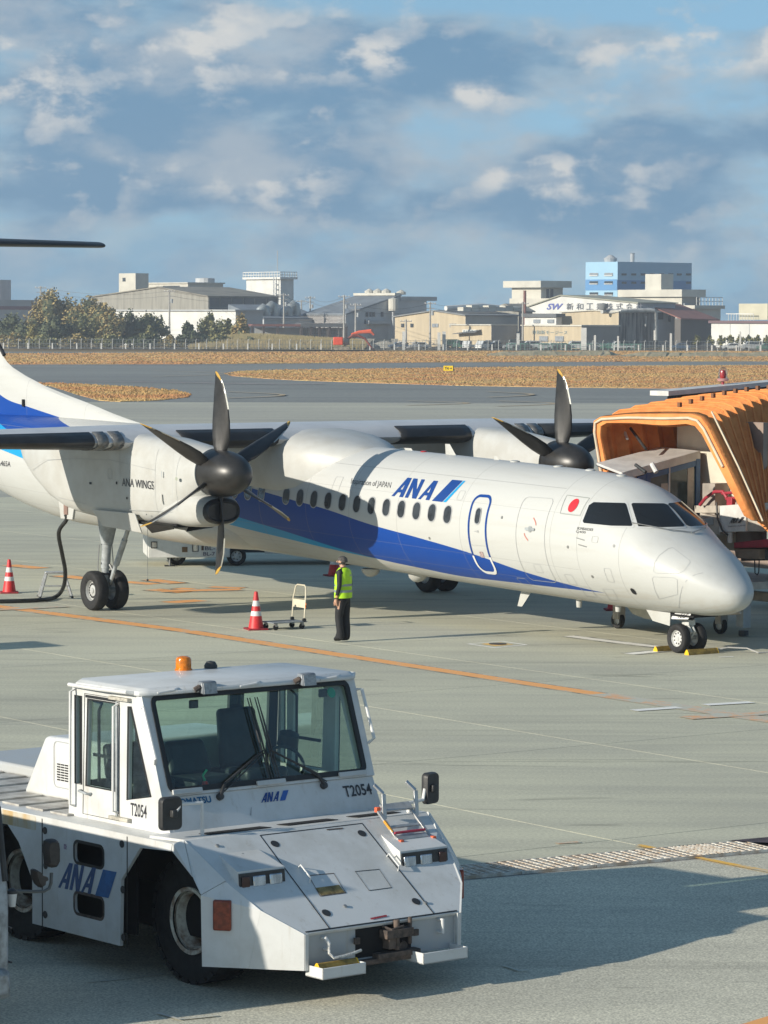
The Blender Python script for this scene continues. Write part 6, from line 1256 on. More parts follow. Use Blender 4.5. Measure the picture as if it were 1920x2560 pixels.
# roof slab over the bridge end
R1 = ahit(1444, 845, 4.4); R2 = ahit(1659, 825, 7.3); dR = (R2-R1)/(R2.y-R1.y); R3 = R1+dR*9
MB().slab([R1+Vector((0, 0, -.10)), R3+Vector((0, 0, -.10)), R3+Vector((-.6, 0, -.10)), R1+Vector((-.6, 0, -.10))], (0, 0, .10)).obj('roof', m_rw, bridge)
MB().slab([R1+Vector((-.15, .35, -.42)), R3+Vector((-.15, 0, -.42)), R3+Vector((-.45, 0, -.42)), R1+Vector((-.45, .35, -.42))], (0, 0, .31)).obj('roof_beam', m_plas, bridge)  # black bar drawn in for the shadow gap under the slab
p = ahit(1575, 820, 6.4); bb = empty('beacon_light'); bb.parent = bridge; bb.location = (p.x-.2, p.y, R1.z+dR.z*(p.y-R1.y))
MB().tube([(0, 0, -.05), (0, 0, .12)], .03, 8).obj('stem', m_rr, bb); MB().lathe([(0, .06), (.11, .07), (.13, .11), (.09, .13), (0, .13)], n=18).obj('base', mat('beacon_pink', (.55, .28, .26), .4), bb, True); MB().lathe([(.06, .13), (.07, .22), (.05, .30), (0, .31)], n=14).obj('lamp', mat('beacon_red'), bb, True); MB().lathe([(.095, .13), (.10, .25), (.08, .33), (.04, .37), (0, .38)], n=18).obj('dome', glass('clear_dome', (.93, .93, .95)), bb, True)
wl = mat('bridge_cream', (.60, .56, .46), .6, var=.08, scale=3); wb_ = mat('bridge_brown', (.30, .23, .19), .6, var=.15, scale=3)
xa, xb, xc_ = ahit(1462, 980, 3.75).x, ahit(1592, 980, 3.75).x, ahit(1650, 980, 3.75).x
MB().box((xa, 3.75, 1.6), (xb-.01, 3.85, 4.3)).obj('end_wall', wl, bridge); MB().box((xb+.01, 3.73, 1.6), (xc_, 3.85, 4.2)).obj('end_wall', wb_, bridge)
MB().box((-7.4, 7.4, .9), (-1.6, 16, 1.3)).obj('bridge_floor', wb_, bridge); MB().box((-1.9, 7.4, 1.3), (-1.7, 16, 4.6)).obj('side_wall', wl, bridge)
for y in (9, 12): 
    MB().box((-5, y, 0), (-4.6, y+.3, 1.0)).obj('support_leg', m_plas, bridge)
# ============================================================ unseen tractor, added outside the left edge to throw a shadow into the picture
q = Vector((-11.6, 60.9, 0)); off = empty('shadow_tractor', q, R(35), 'unseen tractor added just outside the left edge to cast a long shadow', 'tractor')
MB().hexa([(-1.2, -.6, .3), (1.4, -.6, .3), (1.4, .6, .3), (-1.2, .6, .3), (-1.2, -.6, .95), (1.3, -.6, .85), (1.3, .6, .85), (-1.2, .6, .95)]).obj('body', m_bl, off, bevel=.04); MB().box((-.7, -.6, 1.85), (.5, .6, 1.92)).obj('roof', m_bl, off, bevel=.02)
for x in (-.65, .45):
    for y in (-.55, .55): MB().tube([(x, y, .9), (x, y, 1.85)], .03, 6).obj('post', m_plas, off)
for x in (-.8, .95):
    for y in (-.55, .55): wheel(off, (x, y, .28), (0, 1, 0), .28, .2, .15, out=-1 if y < 0 else 1)
# ============================================================ BACKGROUND BUILDINGS (beyond the fence, 700 to 950 m away)
PH = R(40)
RD_ = Vector((cos(PH), sin(PH), 0)); LD = Vector((-sin(PH), cos(PH), 0))     # right face runs along RD_, left face along LD
def along(c, d, u):      # length along d from ground point c so that the point shows at column u
    lo = 0.
    t = 0.
    for _ in range(30):
        p = c+d*t; e = (MW2(p)[0]-u); dd = (MW2(p+d*.5)[0]-MW2(p)[0])/.5
        if abs(dd) < 1e-6: break
        t -= e/dd
    return t
def MW2(P):
    x, y, z = P.x, P.y, P.z-CH; yc = y*cos(CP)-z*sin(CP); zc = y*sin(CP)+z*cos(CP); u = CF*x/yc; v = -CF*zc/yc; c, s = cos(CR), sin(CR)
    return ((960+c*u-s*v)/PS, (1280+s*u+c*v)/PS)
def bm_mat(name, c=(.3, .3, .3), ribs=0, **k): return mat(name, c, .75, var=k.pop('var', .10), scale=k.pop('scale', .25), stretch=k.pop('stretch', None), **k)
W1 = bm_mat('wall_cream', (.56, .54, .47)); W2 = bm_mat('wall_white', (.66, .66, .63)); W3 = bm_mat('wall_grey', (.40, .42, .43)); W4 = bm_mat('wall_beige', (.50, .42, .29), stretch=(3, 3, .3)); W5 = bm_mat('wall_corrugated_grey', (.30, .29, .25), stretch=(2, 2, .2), var=.2, scale=.5)
W6 = bm_mat('wall_pale_grey', (.48, .50, .51)); RF = bm_mat('roof_grey', (.24, .25, .25), var=.2); RFD = bm_mat('roof_dark', (.13, .14, .15), var=.2); RFR = bm_mat('roof_rust_red', (.24, .10, .08), var=.2); WN = mat('window_dark', (.05, .06, .07), .2, var=0); WP = mat('window_pale', (.30, .33, .36), .25, var=.2)
GLZ = mat('hall_glazing', (.10, .11, .12), .4, var=.3, scale=.2); BL1 = bm_mat('blue_pale', (.30, .50, .66), var=.03); BL2 = bm_mat('blue_mid', (.10, .26, .50), var=.03)
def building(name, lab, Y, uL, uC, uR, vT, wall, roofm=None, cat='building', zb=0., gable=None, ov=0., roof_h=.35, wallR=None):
    """three columns of the picture: left end, near corner, right end; vT is the eave at the corner"""
    c = D(uC, 750, Y); c.z = zb; top = D(uC, vT, Y).z; l = along(c, LD, uL) if uL < uC else .1; r = along(c, RD_, uR) if uR > uC else .1; l = max(l, .3); r = max(r, .3)
    root = empty(name, (c.x, c.y, 0), PH, lab, cat)
    if gable is None:
        b = MB().box((0, 0, zb), (r, l, top)); o = b.obj('wall', [wall], root)
        ro = MB().box((-ov, -ov, top), (r+ov, l+ov, top+roof_h)).obj('roof', roofm or wall, root)
    else:    # ridge runs along the right face direction; the gable is the left face (plane x=0); gable = (u of apex, v of apex)
        ap = along(c, LD, gable[0]); P = c+LD*ap; za = D(gable[0], gable[1], P.y).z; vl = gable[2] if len(gable) > 2 else top
        ztl = top if len(gable) < 3 else D(uL, gable[2], (c+LD*l).y).z
        b = MB().prism([(0, zb), (l, zb), (l, ztl), (ap, za), (0, top)], 0, 0, r); o = b.obj('wall', [wall], root)
        t = .25; e = .5
        MB().prism([(-e, top-.15), (ap, za), (l+e, ztl-.15), (l+e, ztl+t-.15), (ap, za+t), (-e, top+t-.15)], 0, -e, r+e).obj('roof', roofm or RF, root)
    if wallR: MB().box((0, -.06, zb), (r, -.01, top-.02)).obj('side_shade', wallR, root)  # thin skin on the right face, its shade put into the colour
    return root, r, l, top, c
def win_r(root, x, z, w2, h2, m=None, nm='window', fr=True, d=.04):    # on the right face (y=0)
    o = MB().box((x-w2/2, -d-.06, z-h2/2), (x+w2/2, -.005, z+h2/2)).obj(nm, m or WN, root)
    if fr: MB().box((x-w2/2-.12, -.07, z-h2/2-.12), (x+w2/2+.12, -.004, z-h2/2)).obj('window_sill', W2, o)
    return o
def win_l(root, y, z, w2, h2, m=None, nm='window', fr=True, d=.04):    # on the left face (x=0)
    o = MB().box((-d-.06, y-w2/2, z-h2/2), (-.005, y+w2/2, z+h2/2)).obj(nm, m or WN, root)
    if fr: MB().box((-.07, y-w2/2-.12, z-h2/2-.12), (-.004, y+w2/2+.12, z-h2/2)).obj('window_sill', W2, o)
    return o
def lf(root, px, c):   # point of the left face seen at a pixel -> (y, z)
    m = frame_of(Vector((c.x, c.y, 0)), PH).inverted(); p = hit(m, px[0], px[1], 0, -.05); return p.y, p.z
def rf(root, px, c):
    m = frame_of(Vector((c.x, c.y, 0)), PH).inverted(); p = hit(m, px[0], px[1], 1, -.05); return p.x, p.z
def boxpx(root, c, face, u0, v0, u1, v1, m, nm, fr=False, d=.05):
    f = lf if face == 'l' else rf; a = f(root, (u0, v0), c); b_ = f(root, (u1, v1), c)
    return (win_l if face == 'l' else win_r)(root, (a[0]+b_[0])/2, (a[1]+b_[1])/2, abs(a[0]-b_[0]), abs(a[1]-b_[1]), m, nm, fr, d)
# blue block
r_, rw, rl, tp_, c = building('blue_office_block', 'tall blue banded office block with rows of small windows', 930, 1264, 1333, 1493, 568, BL1, BL1)
for v0, v1 in ((604, 627),):
    boxpx(r_, c, 'l', 1264.5, v0, 1332.6, v1, BL2, 'blue_band', d=.0); boxpx(r_, c, 'r', 1333.4, v0+1, 1492.5, v1+1, BL2, 'blue_band', d=.0)
for v in (592, 610, 634):
    for u in (1283, 1315): 
        o = boxpx(r_, c, 'l', u-9, v-2.5, u+9, v+2.5, WP if v < 600 else WN, 'window', d=.1)
        MB().box((-.32, o.bound_box[0][1], o.bound_box[0][2]-.2), (-.05, o.bound_box[6][1], o.bound_box[0][2]-.0)).obj('window_sill', W2, o)
    for u in ((1348, 1369, 1389, 1409, 1429, 1449, 1467, 1487) if v < 600 else (1348, 1369, 1389, 1487) if v < 620 else (1487,)): boxpx(r_, c, 'r', u-5, v-1.5, u+5, v+3, WN, 'window', d=.1)
MB().lathe([(1.6, 0), (1.9, 1), (.6, 1.9), (0, 2.1)], (3, 6, tp_+.3), n=12).obj('roof_vent', W3, r_); MB().lathe([(.6, 0), (.6, 2.4), (.8, 2.6), (0, 2.7)], (9.5, 4, tp_+.3), n=10).obj('roof_flue', W3, r_)
# grey hall with glazing, left
r_, rw, rl, tp_, c = building('corrugated_hall', 'large grey corrugated hall with a long dark glazed strip', 830, 200, 450, 601, 640, W5, bm_mat('hall_roof', (.27, .25, .20), var=.25), gable=(342, 621, 641))
for k in range(6): u0 = 452+k*25; boxpx(r_, c, 'r', u0, 643+k*.4, u0+22, 664, GLZ, 'glazing_panel', d=.1)
boxpx(r_, c, 'r', 450.5, 665, 600, 672, RFD, 'fascia', d=.2)
r_, rw, rl, tp_, c = building('white_stair_tower', 'small white rooftop tower with one window above the grey hall', 900, 257, 293, 321, 593, W1, W1); boxpx(r_, c, 'l', 265, 600, 271, 608, WN, 'window')
r_, rw, rl, tp_, c = building('rooftop_block', 'long low cream block seen above the grey hall roof', 905, 305, 406, 482, 612.5, W1, W1, ov=.4); MB().lathe([(2.6, 0), (2.6, 1.5), (0, 1.7)], (8, 3, tp_), n=14).obj('roof_tank', W6, r_)
r_, rw, rl, tp_, c = building('white_lean_to', 'long white low building behind the bushes with flat grey roof', 770, 250, 509, 567, 672, W2, W3, ov=.5, wallR=W3)  # white wall greyed on the right face: shade painted in
# white square tank tower with railings
r_, rw, rl, tp_, c = building('white_tower', 'white square tower crowned with white railings and ladders', 940, 532, 606, 634, 603, W2, W2, ov=.8, roof_h=.6)
for k in range(15):
    t = k/14; p = (-.6, -.6+(rl+1.2)*t); MB().box((p[0]-.08, p[1]-.08, tp_), (p[0]+.08, p[1]+.08, tp_+2)).obj('railing_post', W2, r_)
for k in range(7): x = (rw+.6)*k/6; MB().box((x-.08, -.7, tp_), (x+.08, -.54, tp_+2)).obj('railing_post', W2, r_)
for z in (1.1, 1.9): MB().box((-.7, -.7, tp_+z), (-.55, rl+.7, tp_+z+.18)).obj('railing', W2, r_); MB().box((-.7, -.7, tp_+z), (rw+.7, -.55, tp_+z+.18)).obj('railing', W2, r_)
for x, y in ((-.9, .9), (-.9, 2.0)): MB().box((x-.12, y-.12, 0), (x+.12, y+.12, tp_+.5)).obj('service_ladder', W6, r_)
MB().tube([(2, 4, tp_), (2, 4, tp_+8)], .12, 5).obj('mast', W3, r_)
for z in range(10): MB().box((-1.1, .8, tp_*.2+z*tp_*.08), (-.8, 2.1, tp_*.2+z*tp_*.08+.25)).obj('ladder_landing', W6, r_)
# low blue grey shed with big round vents
r_, rw, rl, tp_, c = building('vented_shed', 'low blue-grey shed with four big round roof vents', 800, 566, 570, 705, 690, W6, RFD)
m = frame_of(Vector((c.x, c.y, 0)), PH).inverted()
MB().prism([(-.5, tp_), (14, tp_+3.6), (14, tp_)], 0, 0, rw).obj('roof_slope', bm_mat('roof_bluegrey', (.20, .23, .26), var=.2), r_)
for u, v in ((576, 676), (594, 670), (625, 678), (641, 669)):
    p = hit(m, u, v, 1, 4.); b = MB(); b.tube([(p.x, 4, tp_+.5), (p.x, 4, p.z-.5), (p.x-.3, 4, p.z+1.0), (p.x-1.0, 4, p.z+1.3), (p.x-1.9, 4, p.z+.7), (p.x-2.1, 4, p.z-.4)], 1.0, 10); b.obj('roof_vent', mat('vent_metal', (.42, .45, .44), .4, metal=.4, var=.2, scale=.6), r_, True)
# open steel carport with mesh
r_ = empty('open_steel_shed', D(648, 750, 745)*1.0, R(12), 'open rust-red steel shed with a gridded screen beside the grass slope', 'shed'); cc = D(648, 750, 745); r_.location = (cc.x, cc.y, 0); mi = frame_of(Vector((cc.x, cc.y, 0)), R(12)).inverted()
def sp(u, v): p = hit(mi, u, v, 1, 0); return p
a, b_, cxx = sp(545, 703), sp(649, 700), sp(749, 700); zt_ = a.z; MB().box((a.x, -.3, zt_-.2), (b_.x, 6, zt_+.3)).obj('roof', bm_mat('steel_red', (.20, .09, .08)), r_); MB().box((b_.x, -.3, zt_-.3), (cxx.x, 6, zt_+.5)).obj('roof', RFD, r_)
for u in (545, 570, 600, 651, 672, 690, 712, 748): p = sp(u, 700); MB().box((p.x-.25, -.2, 0), (p.x+.25, .2, zt_)).obj('post', bm_mat('post_dark', (.07, .06, .06)), r_)
for k in range(9): MB().box((b_.x, .3, .8+k*.75), (cxx.x, .42, .88+k*.75)).obj('screen_rail', mat('screen_line', (.25, .22, .2), .7, var=0), r_)
for k in range(13): x = b_.x+(cxx.x-b_.x)*k/12; MB().box((x-.05, .3, 0), (x+.05, .42, zt_-.3)).obj('screen_bar', mat('screen_line'), r_)
MB().box((a.x+1, 2.5, 0), (cxx.x, 2.7, zt_-.5)).obj('back_wall', W6, r_)
# grey factory with sloped roof
r_, rw, rl, tp_, c = building('grey_factory', 'pale grey factory with a long sloping roof and an outdoor landing', 800, 655, 746, 938, 683, bm_mat('wall_pinkish', (.56, .52, .49)), RFD)
bodyR = rw
p1 = rf(r_, (850, 650), c); p2 = rf(r_, (866, 640), c); p3 = rf(r_, (938, 650), c)
MB().prism([(.0, 0), (p2[0], 0), (p2[0], p2[1]), (.0, tp_+.3)], 1, -.08, rl).obj('gable_wall', W6, r_); MB().slab([(0, -.3, tp_+.3), (p2[0], -.3, p2[1]+.1), (p2[0], rl, p2[1]+.1), (0, rl, tp_+.3)], (0, 0, .35)).obj('roof_slope', bm_mat('roof_bluegrey'), r_)
MB().box((p2[0], -.1, 0), (p3[0]-2.5, rl, p3[1])).obj('wall', W6, r_); MB().box((p2[0]-.3, -.5, p3[1]), (p3[0]+.5, 2.5, p3[1]+1.0)).obj('roof_beam', W3, r_); MB().box((p2[0]-1.6, .3, p2[1]+.2), (p2[0]+.2, rl, p2[1]+.8)).obj('ridge_duct', W1, r_)
for u in (792, 800, 807, 825): boxpx(r_, c, 'r', u-2.5, 674, u+2.5, 684, WN, 'window', d=.15)
for u in (788, 795): boxpx(r_, c, 'r', u-1, 690, u+1, 700, WN, 'window', d=.15)
boxpx(r_, c, 'r', 790, 692, 842, 700, W3, 'landing', d=1.2); boxpx(r_, c, 'r', 796, 702, 838, 738, W3, 'loading_bay', d=.1)
for k in range(4): MB().lathe([(1.1, 0), (1.2, .6), (.3, 1.1), (0, 1.2)], (p2[0]-.6+(k > 2)*2, 1.5+3.2*(3-k), p2[1]+.7-(k > 2)*.3), n=10).obj('roof_vent', W1, r_)
q = rf(r_, (841, 700), c); MB().lathe([(1.2, 0), (1.2, 2.8), (0, 3.2)], (q[0], -1.5, q[1]+3.2), n=12).obj('water_tank', W1, r_); MB().lathe([(.35, 0), (.35, q[1]+3.2)], (q[0], -1.5, 0), n=6).obj('tank_stand', W3, r_)
# beige corrugated workshop
r_, rw, rl, tp_, c = building('beige_workshop', 'beige corrugated workshop with four small windows and a low gable', 770, 853, 1005, 1118, 681, W4, RF, gable=(940, 672, 684), wallR=bm_mat('workshop_shade', (.36, .36, .34)))  # grey-brown right face is the beige wall with shade in its colour
for u in (870, 890, 937, 944, 975, 982): boxpx(r_, c, 'l', u-3, 699, u+3, 707, WN if u < 900 else WP, 'window', d=.1)
for k in range(7): y = rl*k/6.5+.3; MB().box((2+k*2.6, 3, tp_+1.0), (4.4+k*2.6, 5, tp_+1.9+.4*(k % 2))).obj('roof_unit', W1, r_)
MB().tube([(1, 8, tp_+1.6), (12, 8, tp_+2.2), (24, 8, tp_+1.4)], .6, 8).obj('roof_duct', W2, r_, True)
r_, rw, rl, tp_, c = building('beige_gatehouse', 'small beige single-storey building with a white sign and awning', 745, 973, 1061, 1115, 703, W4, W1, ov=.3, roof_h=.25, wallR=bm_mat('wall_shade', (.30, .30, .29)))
sg = boxpx(r_, c, 'l', 1000, 712, 1030, 719, W2, 'sign_board', d=.15); a = lf(r_, (1002, 718), c); b2 = lf(r_, (1028, 713), c)
flat('sign_lettering', text2d('総合企業ー'), lambda s, t: (-.24, a[0]+(b2[0]-a[0])*s, a[1]+(b2[1]-a[1])*t), mat('sign_teal', (.05, .12, .16), .6, var=0), sg)
p = lf(r_, (990, 723), c); p2 = lf(r_, (1040, 721), c); MB().slab([(-.1, p[0], p[1]+.3), (-.1, p2[0], p2[1]+.8), (-1.8, p2[0], p2[1]+.3), (-1.8, p[0], p[1]+.1)], (0, 0, .15)).obj('awning', RFD, r_)
# flat roofed cream tower block
r_, rw, rl, tp_, c = building('flat_roofed_block', 'cream block with a wide overhanging flat roof slab', 860, 1105, 1168, 1215, 621, W1, W1, ov=1.6, roof_h=1.7)
for u in (1183, 1192): boxpx(r_, c, 'r', u-2.5, 624, u+2.5, 648, WN, 'doorway', d=.1)
r_, rw, rl, tp_, c = building('pale_annex', 'low cream annex between the overhanging block and the sign gable', 850, 1100, 1185, 1232, 647, W1, W1, roof_h=.3)
r_, rw, rl, tp_, c = building('grey_gable_store', 'weathered grey gabled store with a thin chimney pipe', 800, 1045, 1120, 1150, 673, W5, W5, gable=(1093, 658, 672)); MB().tube([(1.5, -.5, 3), (1.5, -.5, tp_+5)], .35, 8).obj('chimney_pipe', RFR, r_)
# hall with the lettered white gable
r_, rw, rl, tp_, c = building('lettered_hall', 'hall with a white gable lettered SW and a row of Japanese characters', 800, 1115, 1378, 1458, 654, W2, bm_mat('hall_roof_green', (.33, .33, .26)), gable=(1212, 639, 672), wallR=bm_mat('hall_side_blue', (.38, .42, .46)))
def sign_l(t, u0, v0, u1, v1, m, bold=.02, shear=0.):
    a = lf(r_, (u0, v1), c); b_ = lf(r_, (u1, v0), c); e = (lf(r_, (u1, v1), c)[1]-a[1])*0
    return flat('sign_lettering', text2d(t, bold, shear), lambda s, q: (-.12, a[0]+(b_[0]-a[0])*s, a[1]+(b_[1]-a[1])*q), m, r_)
sign_l('SW', 1181, 655.5, 1217, 669, mat('sign_purple', (.10, .12, .36), .6, var=0), .03, .35)
for k, chh in enumerate('新和工業株式会社'): sign_l(chh, 1224+k*21.4, 655, 1239+k*21.4, 669, mat('sign_charcoal', (.10, .11, .13), .6, var=0), .012)
for u in (1436,): boxpx(r_, c, 'r', 1400, 658, 1409, 666, WP, 'window', d=.1); boxpx(r_, c, 'r', 1420, 675, 1432, 690, WN, 'window', d=.1); boxpx(r_, c, 'r', 1443, 675, 1448, 695, WN, 'window', d=.1)
# beige hall in front; its side colour holds both stains and shade
r_, rw, rl, tp_, c = building('beige_hall', 'beige corrugated hall with a stained and shade-darkened side wall and white duct', 755, 1213, 1336, 1420, 673, W4, W1, gable=(1285, 671, 674), wallR=bm_mat('wall_stained_shade', (.30, .27, .24), var=.6, scale=.6, stretch=(2.5, 1, .25)))
def p3(u, v, y): m = frame_of(Vector((c.x, c.y, 0)), PH).inverted(); return hit(m, u, v, 1, y)
b = MB(); b.tube([p3(1300, 673, 3), p3(1312, 673, 3), p3(1340, 672, 0), p3(1400, 670, -1), p3(1412, 671, -1.5), p3(1416, 676, -1.5), p3(1416, 735, -1.5)], .5, 10); b.obj('duct', mat('duct_white', (.52, .52, .49), .5, var=.3, scale=.8), r_, True); MB().lathe([(.7, 0), (1, .5), (1.2, 1.3), (0, 1.5)], p3(1303, 669, 3), n=12).obj('duct_hood', RF, r_, True)
MB().lathe([(.25, 0), (.25, 2.2), (.0, 2.3)], p3(1395, 705, -1.2), n=6).obj('flue', RF, r_)
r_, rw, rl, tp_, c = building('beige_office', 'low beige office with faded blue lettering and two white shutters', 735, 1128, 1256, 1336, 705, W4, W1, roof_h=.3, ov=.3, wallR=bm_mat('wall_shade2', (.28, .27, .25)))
a = lf(r_, (1150, 722), c); b2 = lf(r_, (1226, 714), c); flat('sign_lettering', text2d('東和新モージース'), lambda s, t: (-.12, a[0]+(b2[0]-a[0])*s, a[1]+(b2[1]-a[1])*t), mat('sign_faded_teal', (.18, .27, .30), .6, var=.2), r_)
for u0, u1 in ((1166, 1184), (1200, 1218)): boxpx(r_, c, 'l', u0, 726, u1, 738, WP, 'shutter', d=.15)
r_, rw, rl, tp_, c = building('small_white_house', 'small white two-window house front under a dark roof', 765, 1133, 1201, 1213, 685, W2, RFD, roof_h=.8, ov=.6)
for u in (1160, 1190): boxpx(r_, c, 'l', u-7, 690, u+7, 698, WP, 'window', d=.12)
# cream flat roofed building on the right
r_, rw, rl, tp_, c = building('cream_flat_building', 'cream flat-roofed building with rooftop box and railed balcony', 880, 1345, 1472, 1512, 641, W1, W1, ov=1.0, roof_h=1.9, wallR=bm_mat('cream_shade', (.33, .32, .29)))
c2 = D(1408, 641, 885); MB().box((0, rl*.35, tp_+1.9), (4.5, rl*.62, tp_+6)).obj('rooftop_box', W1, r_); boxpx(r_, c, 'r', 1476, 655, 1486, 660, WP, 'air_unit', d=.5)
r_, rw, rl, tp_, c = building('railed_extension', 'lower cream extension with a white railing on its flat roof', 870, 1465, 1500, 1556, 667, W1, W1, ov=.8, roof_h=.9)
for k in range(9): MB().box((rw*k/8-.06, -.7, tp_+.9), (rw*k/8+.06, -.58, tp_+3)).obj('railing_post', W2, r_)
for z in (1.9, 2.9): MB().box((0, -.7, tp_+z), (rw, -.58, tp_+z+.15)).obj('railing', W2, r_)
r_, rw, rl, tp_, c = building('red_roofed_house', 'dark timber house with a rust-red sloping roof', 800, 1457, 1470, 1545, 690, bm_mat('timber_dark', (.12, .11, .10)), RFD, roof_h=.3)
MB().slab([(-1, -1, tp_), (rw+.5, -1, tp_-.3), (rw-2, 10, tp_+3.4), (-3, 10, tp_+3.8)], (0, 0, .3)).obj('roof_slope', RFR, r_)
r_, rw, rl, tp_, c = building('long_white_warehouse', 'long low white warehouse at the right edge with a purple-brown eave', 765, 1536, 1790, 1800, 699, W2, bm_mat('eave_purple', (.16, .10, .11)), ov=.5, roof_h=.6, wallR=bm_mat('warehouse_white', (.60, .61, .61)))
MB().box((5, rl*.64, tp_+.8), (11, rl*.89, tp_+4.6)).obj('rooftop_box', bm_mat('box_cream', (.56, .53, .40)), r_)
for k in range(10): MB().box((3.4, rl*.72+k*.9, tp_+.6), (3.5, rl*.72+k*.9+.12, tp_+2.2)).obj('railing_post', W2, r_)
MB().box((3.4, rl*.72, tp_+2.1), (3.5, rl*.72+9, tp_+2.3)).obj('railing', W2, r_)
for k in range(1, 6): MB().box((-.06, rl*k/6-.08, 0), (-.01, rl*k/6+.08, tp_-.1)).obj('wall_joint', W3, r_)
r_, rw, rl, tp_, c = building('far_left_tower', 'pale grey tower block cut off by the left edge', 1000, -60, 0, 24, 607, bm_mat('tower_grey', (.46, .46, .48)), W3)
r_, rw, rl, tp_, c = building('long_banded_factory', 'long low grey factory with a purple band at the far left', 930, -80, -40, 90, 650, W3, W3); boxpx(r_, c, 'r', -39, 661, 89, 669, bm_mat('band_purple', (.20, .10, .13)), 'purple_band', d=.1)
# boundary wall near the excavator
a, b_ = D(720, 738, 730), D(860, 740, 728); MB().prism([(a.x, a.y), (b_.x, b_.y), (b_.x, b_.y+.4), (a.x, a.y+.4)], 2, 0, 2.1).obj('block_wall', bm_mat('block_grey', (.36, .35, .31), var=.25)); tag(bpy.data.objects['block_wall'], 'low grey block wall behind the orange excavator', 'wall')
# ------------------------------------------------------------ utility poles and wires
def pole(u, vt, vb, Y, lab, arms=2):
    p = D(u, 750, Y); h_ = D(u, vt, Y).z; e = empty('utility_pole', (p.x, p.y, 0), 0, lab, 'utility pole', 'utility poles among the far buildings')
    m = mat('pole_concrete', (.40, .39, .36), .8, var=.15); MB().tube([(0, 0, 0), (0, 0, h_)], [.26, .16], 8).obj('shaft', m, e, True)
    for k in range(arms): z = h_-.5-k*1.0; MB().box((-1.3+.3*k, -.08, z), (1.3-.3*k, .08, z+.14)).obj('crossarm', mat('arm_steel', (.28, .27, .26), .6), e)
    for x in (-1.1, -.4, .4, 1.1): MB().lathe([(.09, 0), (.12, .15), (.0, .3)], (x, 0, h_-.36), n=6).obj('insulator', W2, e)
    if arms > 1: MB().lathe([(.3, 0), (.3, .9), (0, 1)], (.5, 0, h_-3), n=8).obj('transformer', W3, e)
    return Vector((p.x, p.y, h_-.3))
PT = []
for (u, vt, Y, lab, ar) in ((88, 618, 780, 'utility pole rising out of the big bush at the left', 2), (366, 626, 760, 'utility pole in front of the grey corrugated hall', 2), (613, 634, 800, 'utility pole beside the white railed tower', 2), (670, 640, 850, 'utility pole between the vented shed and the tower', 2), (651, 648, 870, 'short far pole left of its taller neighbour', 1), (743, 637, 745, 'utility pole at the corner of the grey factory', 2), (768, 655, 735, 'shorter utility pole next to the excavator', 2),
                        (929, 652, 745, 'utility pole in front of the beige workshop', 2), (1129, 652, 745, 'thin pole beside the weathered grey store', 1), (877, 690, 735, 'short thin pole before the shaded workshop wall', 1)):
    PT.append(pole(u, vt, 750, Y, lab, ar))
wv = MB()
def wire(a, b_, sag=1.2): wv.tube([a.lerp(b_, t/8)-Vector((0, 0, sag*4*(t/8)*(1-t/8))) for t in range(9)], .035, 4)
for i, j in ((0, 1), (1, 2), (2, 3), (3, 5), (5, 6), (6, 7), (7, 8)):
    for dz in (0, -1.0): wire(PT[i]+Vector((0, 0, dz)), PT[j]+Vector((0, 0, dz)))
tag(wv.obj('power_lines', mat('wire_dark', (.06, .06, .06), .6)), 'thin power lines strung between the utility poles', 'power lines')
# ------------------------------------------------------------ perimeter fence
fe = empty('perimeter_fence', (0, 0, 0), 0, 'long mesh perimeter fence with angled post tops along the far grass', 'fence')
m_fp = mat('fence_post', (.48, .49, .47), .6, var=.1); m_fp2 = mat('fence_post_white', (.62, .62, .59), .6)
fA, fB = G(-40, 759), G(1720, 756); fd = (fB-fA); fl_n = fd.length; fdn = fd/fl_n; yA = 694.
me_p = MB().tube([(0, 0, 0), (0, 0, 1.7), (.15, -.28, 2.15)], .075, 5).mesh('post', m_fp); me_q = MB().box((-.13, -.13, 0), (.13, .13, 1.25)).mesh('marker_post', m_fp2)
def fence_y(x): return 694.
for k in range(80):
    x = -84+k*2.15
    o = bpy.data.objects.new('post', me_p); COL.objects.link(o); o.parent = fe; o.location = (x, 694+random.uniform(-.1, .1), 0)
for k in range(34):
    x = -83+k*5.0; o = bpy.data.objects.new('marker_post', me_q); COL.objects.link(o); o.parent = fe; o.location = (x, 689.5, 0)
def meshscreen(name, x0, x1, y, z0, z1, m, step=.6):
    b = MB(); x = x0
    while x < x1: b.box((x, y-.01, z0), (x+.06, y+.01, z1)); x += step
    for z in (z0, (z0+z1)/2, z1): b.box((x0, y-.02, z), (x1, y+.02, z+.06))
    o = b.obj(name, m, fe); o['kind'] = 'stuff'
meshscreen('mesh', -84, 84, 694.2, .05, 1.9, mat('fence_mesh', (.16, .18, .18), .7, var=.2))
b = MB()
for z in (.35, .75, 1.15): b.box((-84, 689.45, z), (84, 689.5, z+.05))
b.obj('rail', mat('fence_mesh'), fe)
MB().box((-84, 697, 0), (84, 697.3, .3)).obj('base_wall', bm_mat('fence_base', (.06, .065, .07)), fe)
gf = MB(); 
for k in range(30): gf.box((25+k*.5*1.9, 691.8, 0), (25.08+k*.95, 691.9, 1.35))
gf.box((25, 691.8, 1.3), (53, 691.9, 1.4)); gf.box((25, 691.8, .7), (53, 691.9, .76)); tag(gf.obj('green_railing', mat('railing_green', (.16, .34, .26), .6)), 'pale green railing in front of the fence at the right', 'railing')
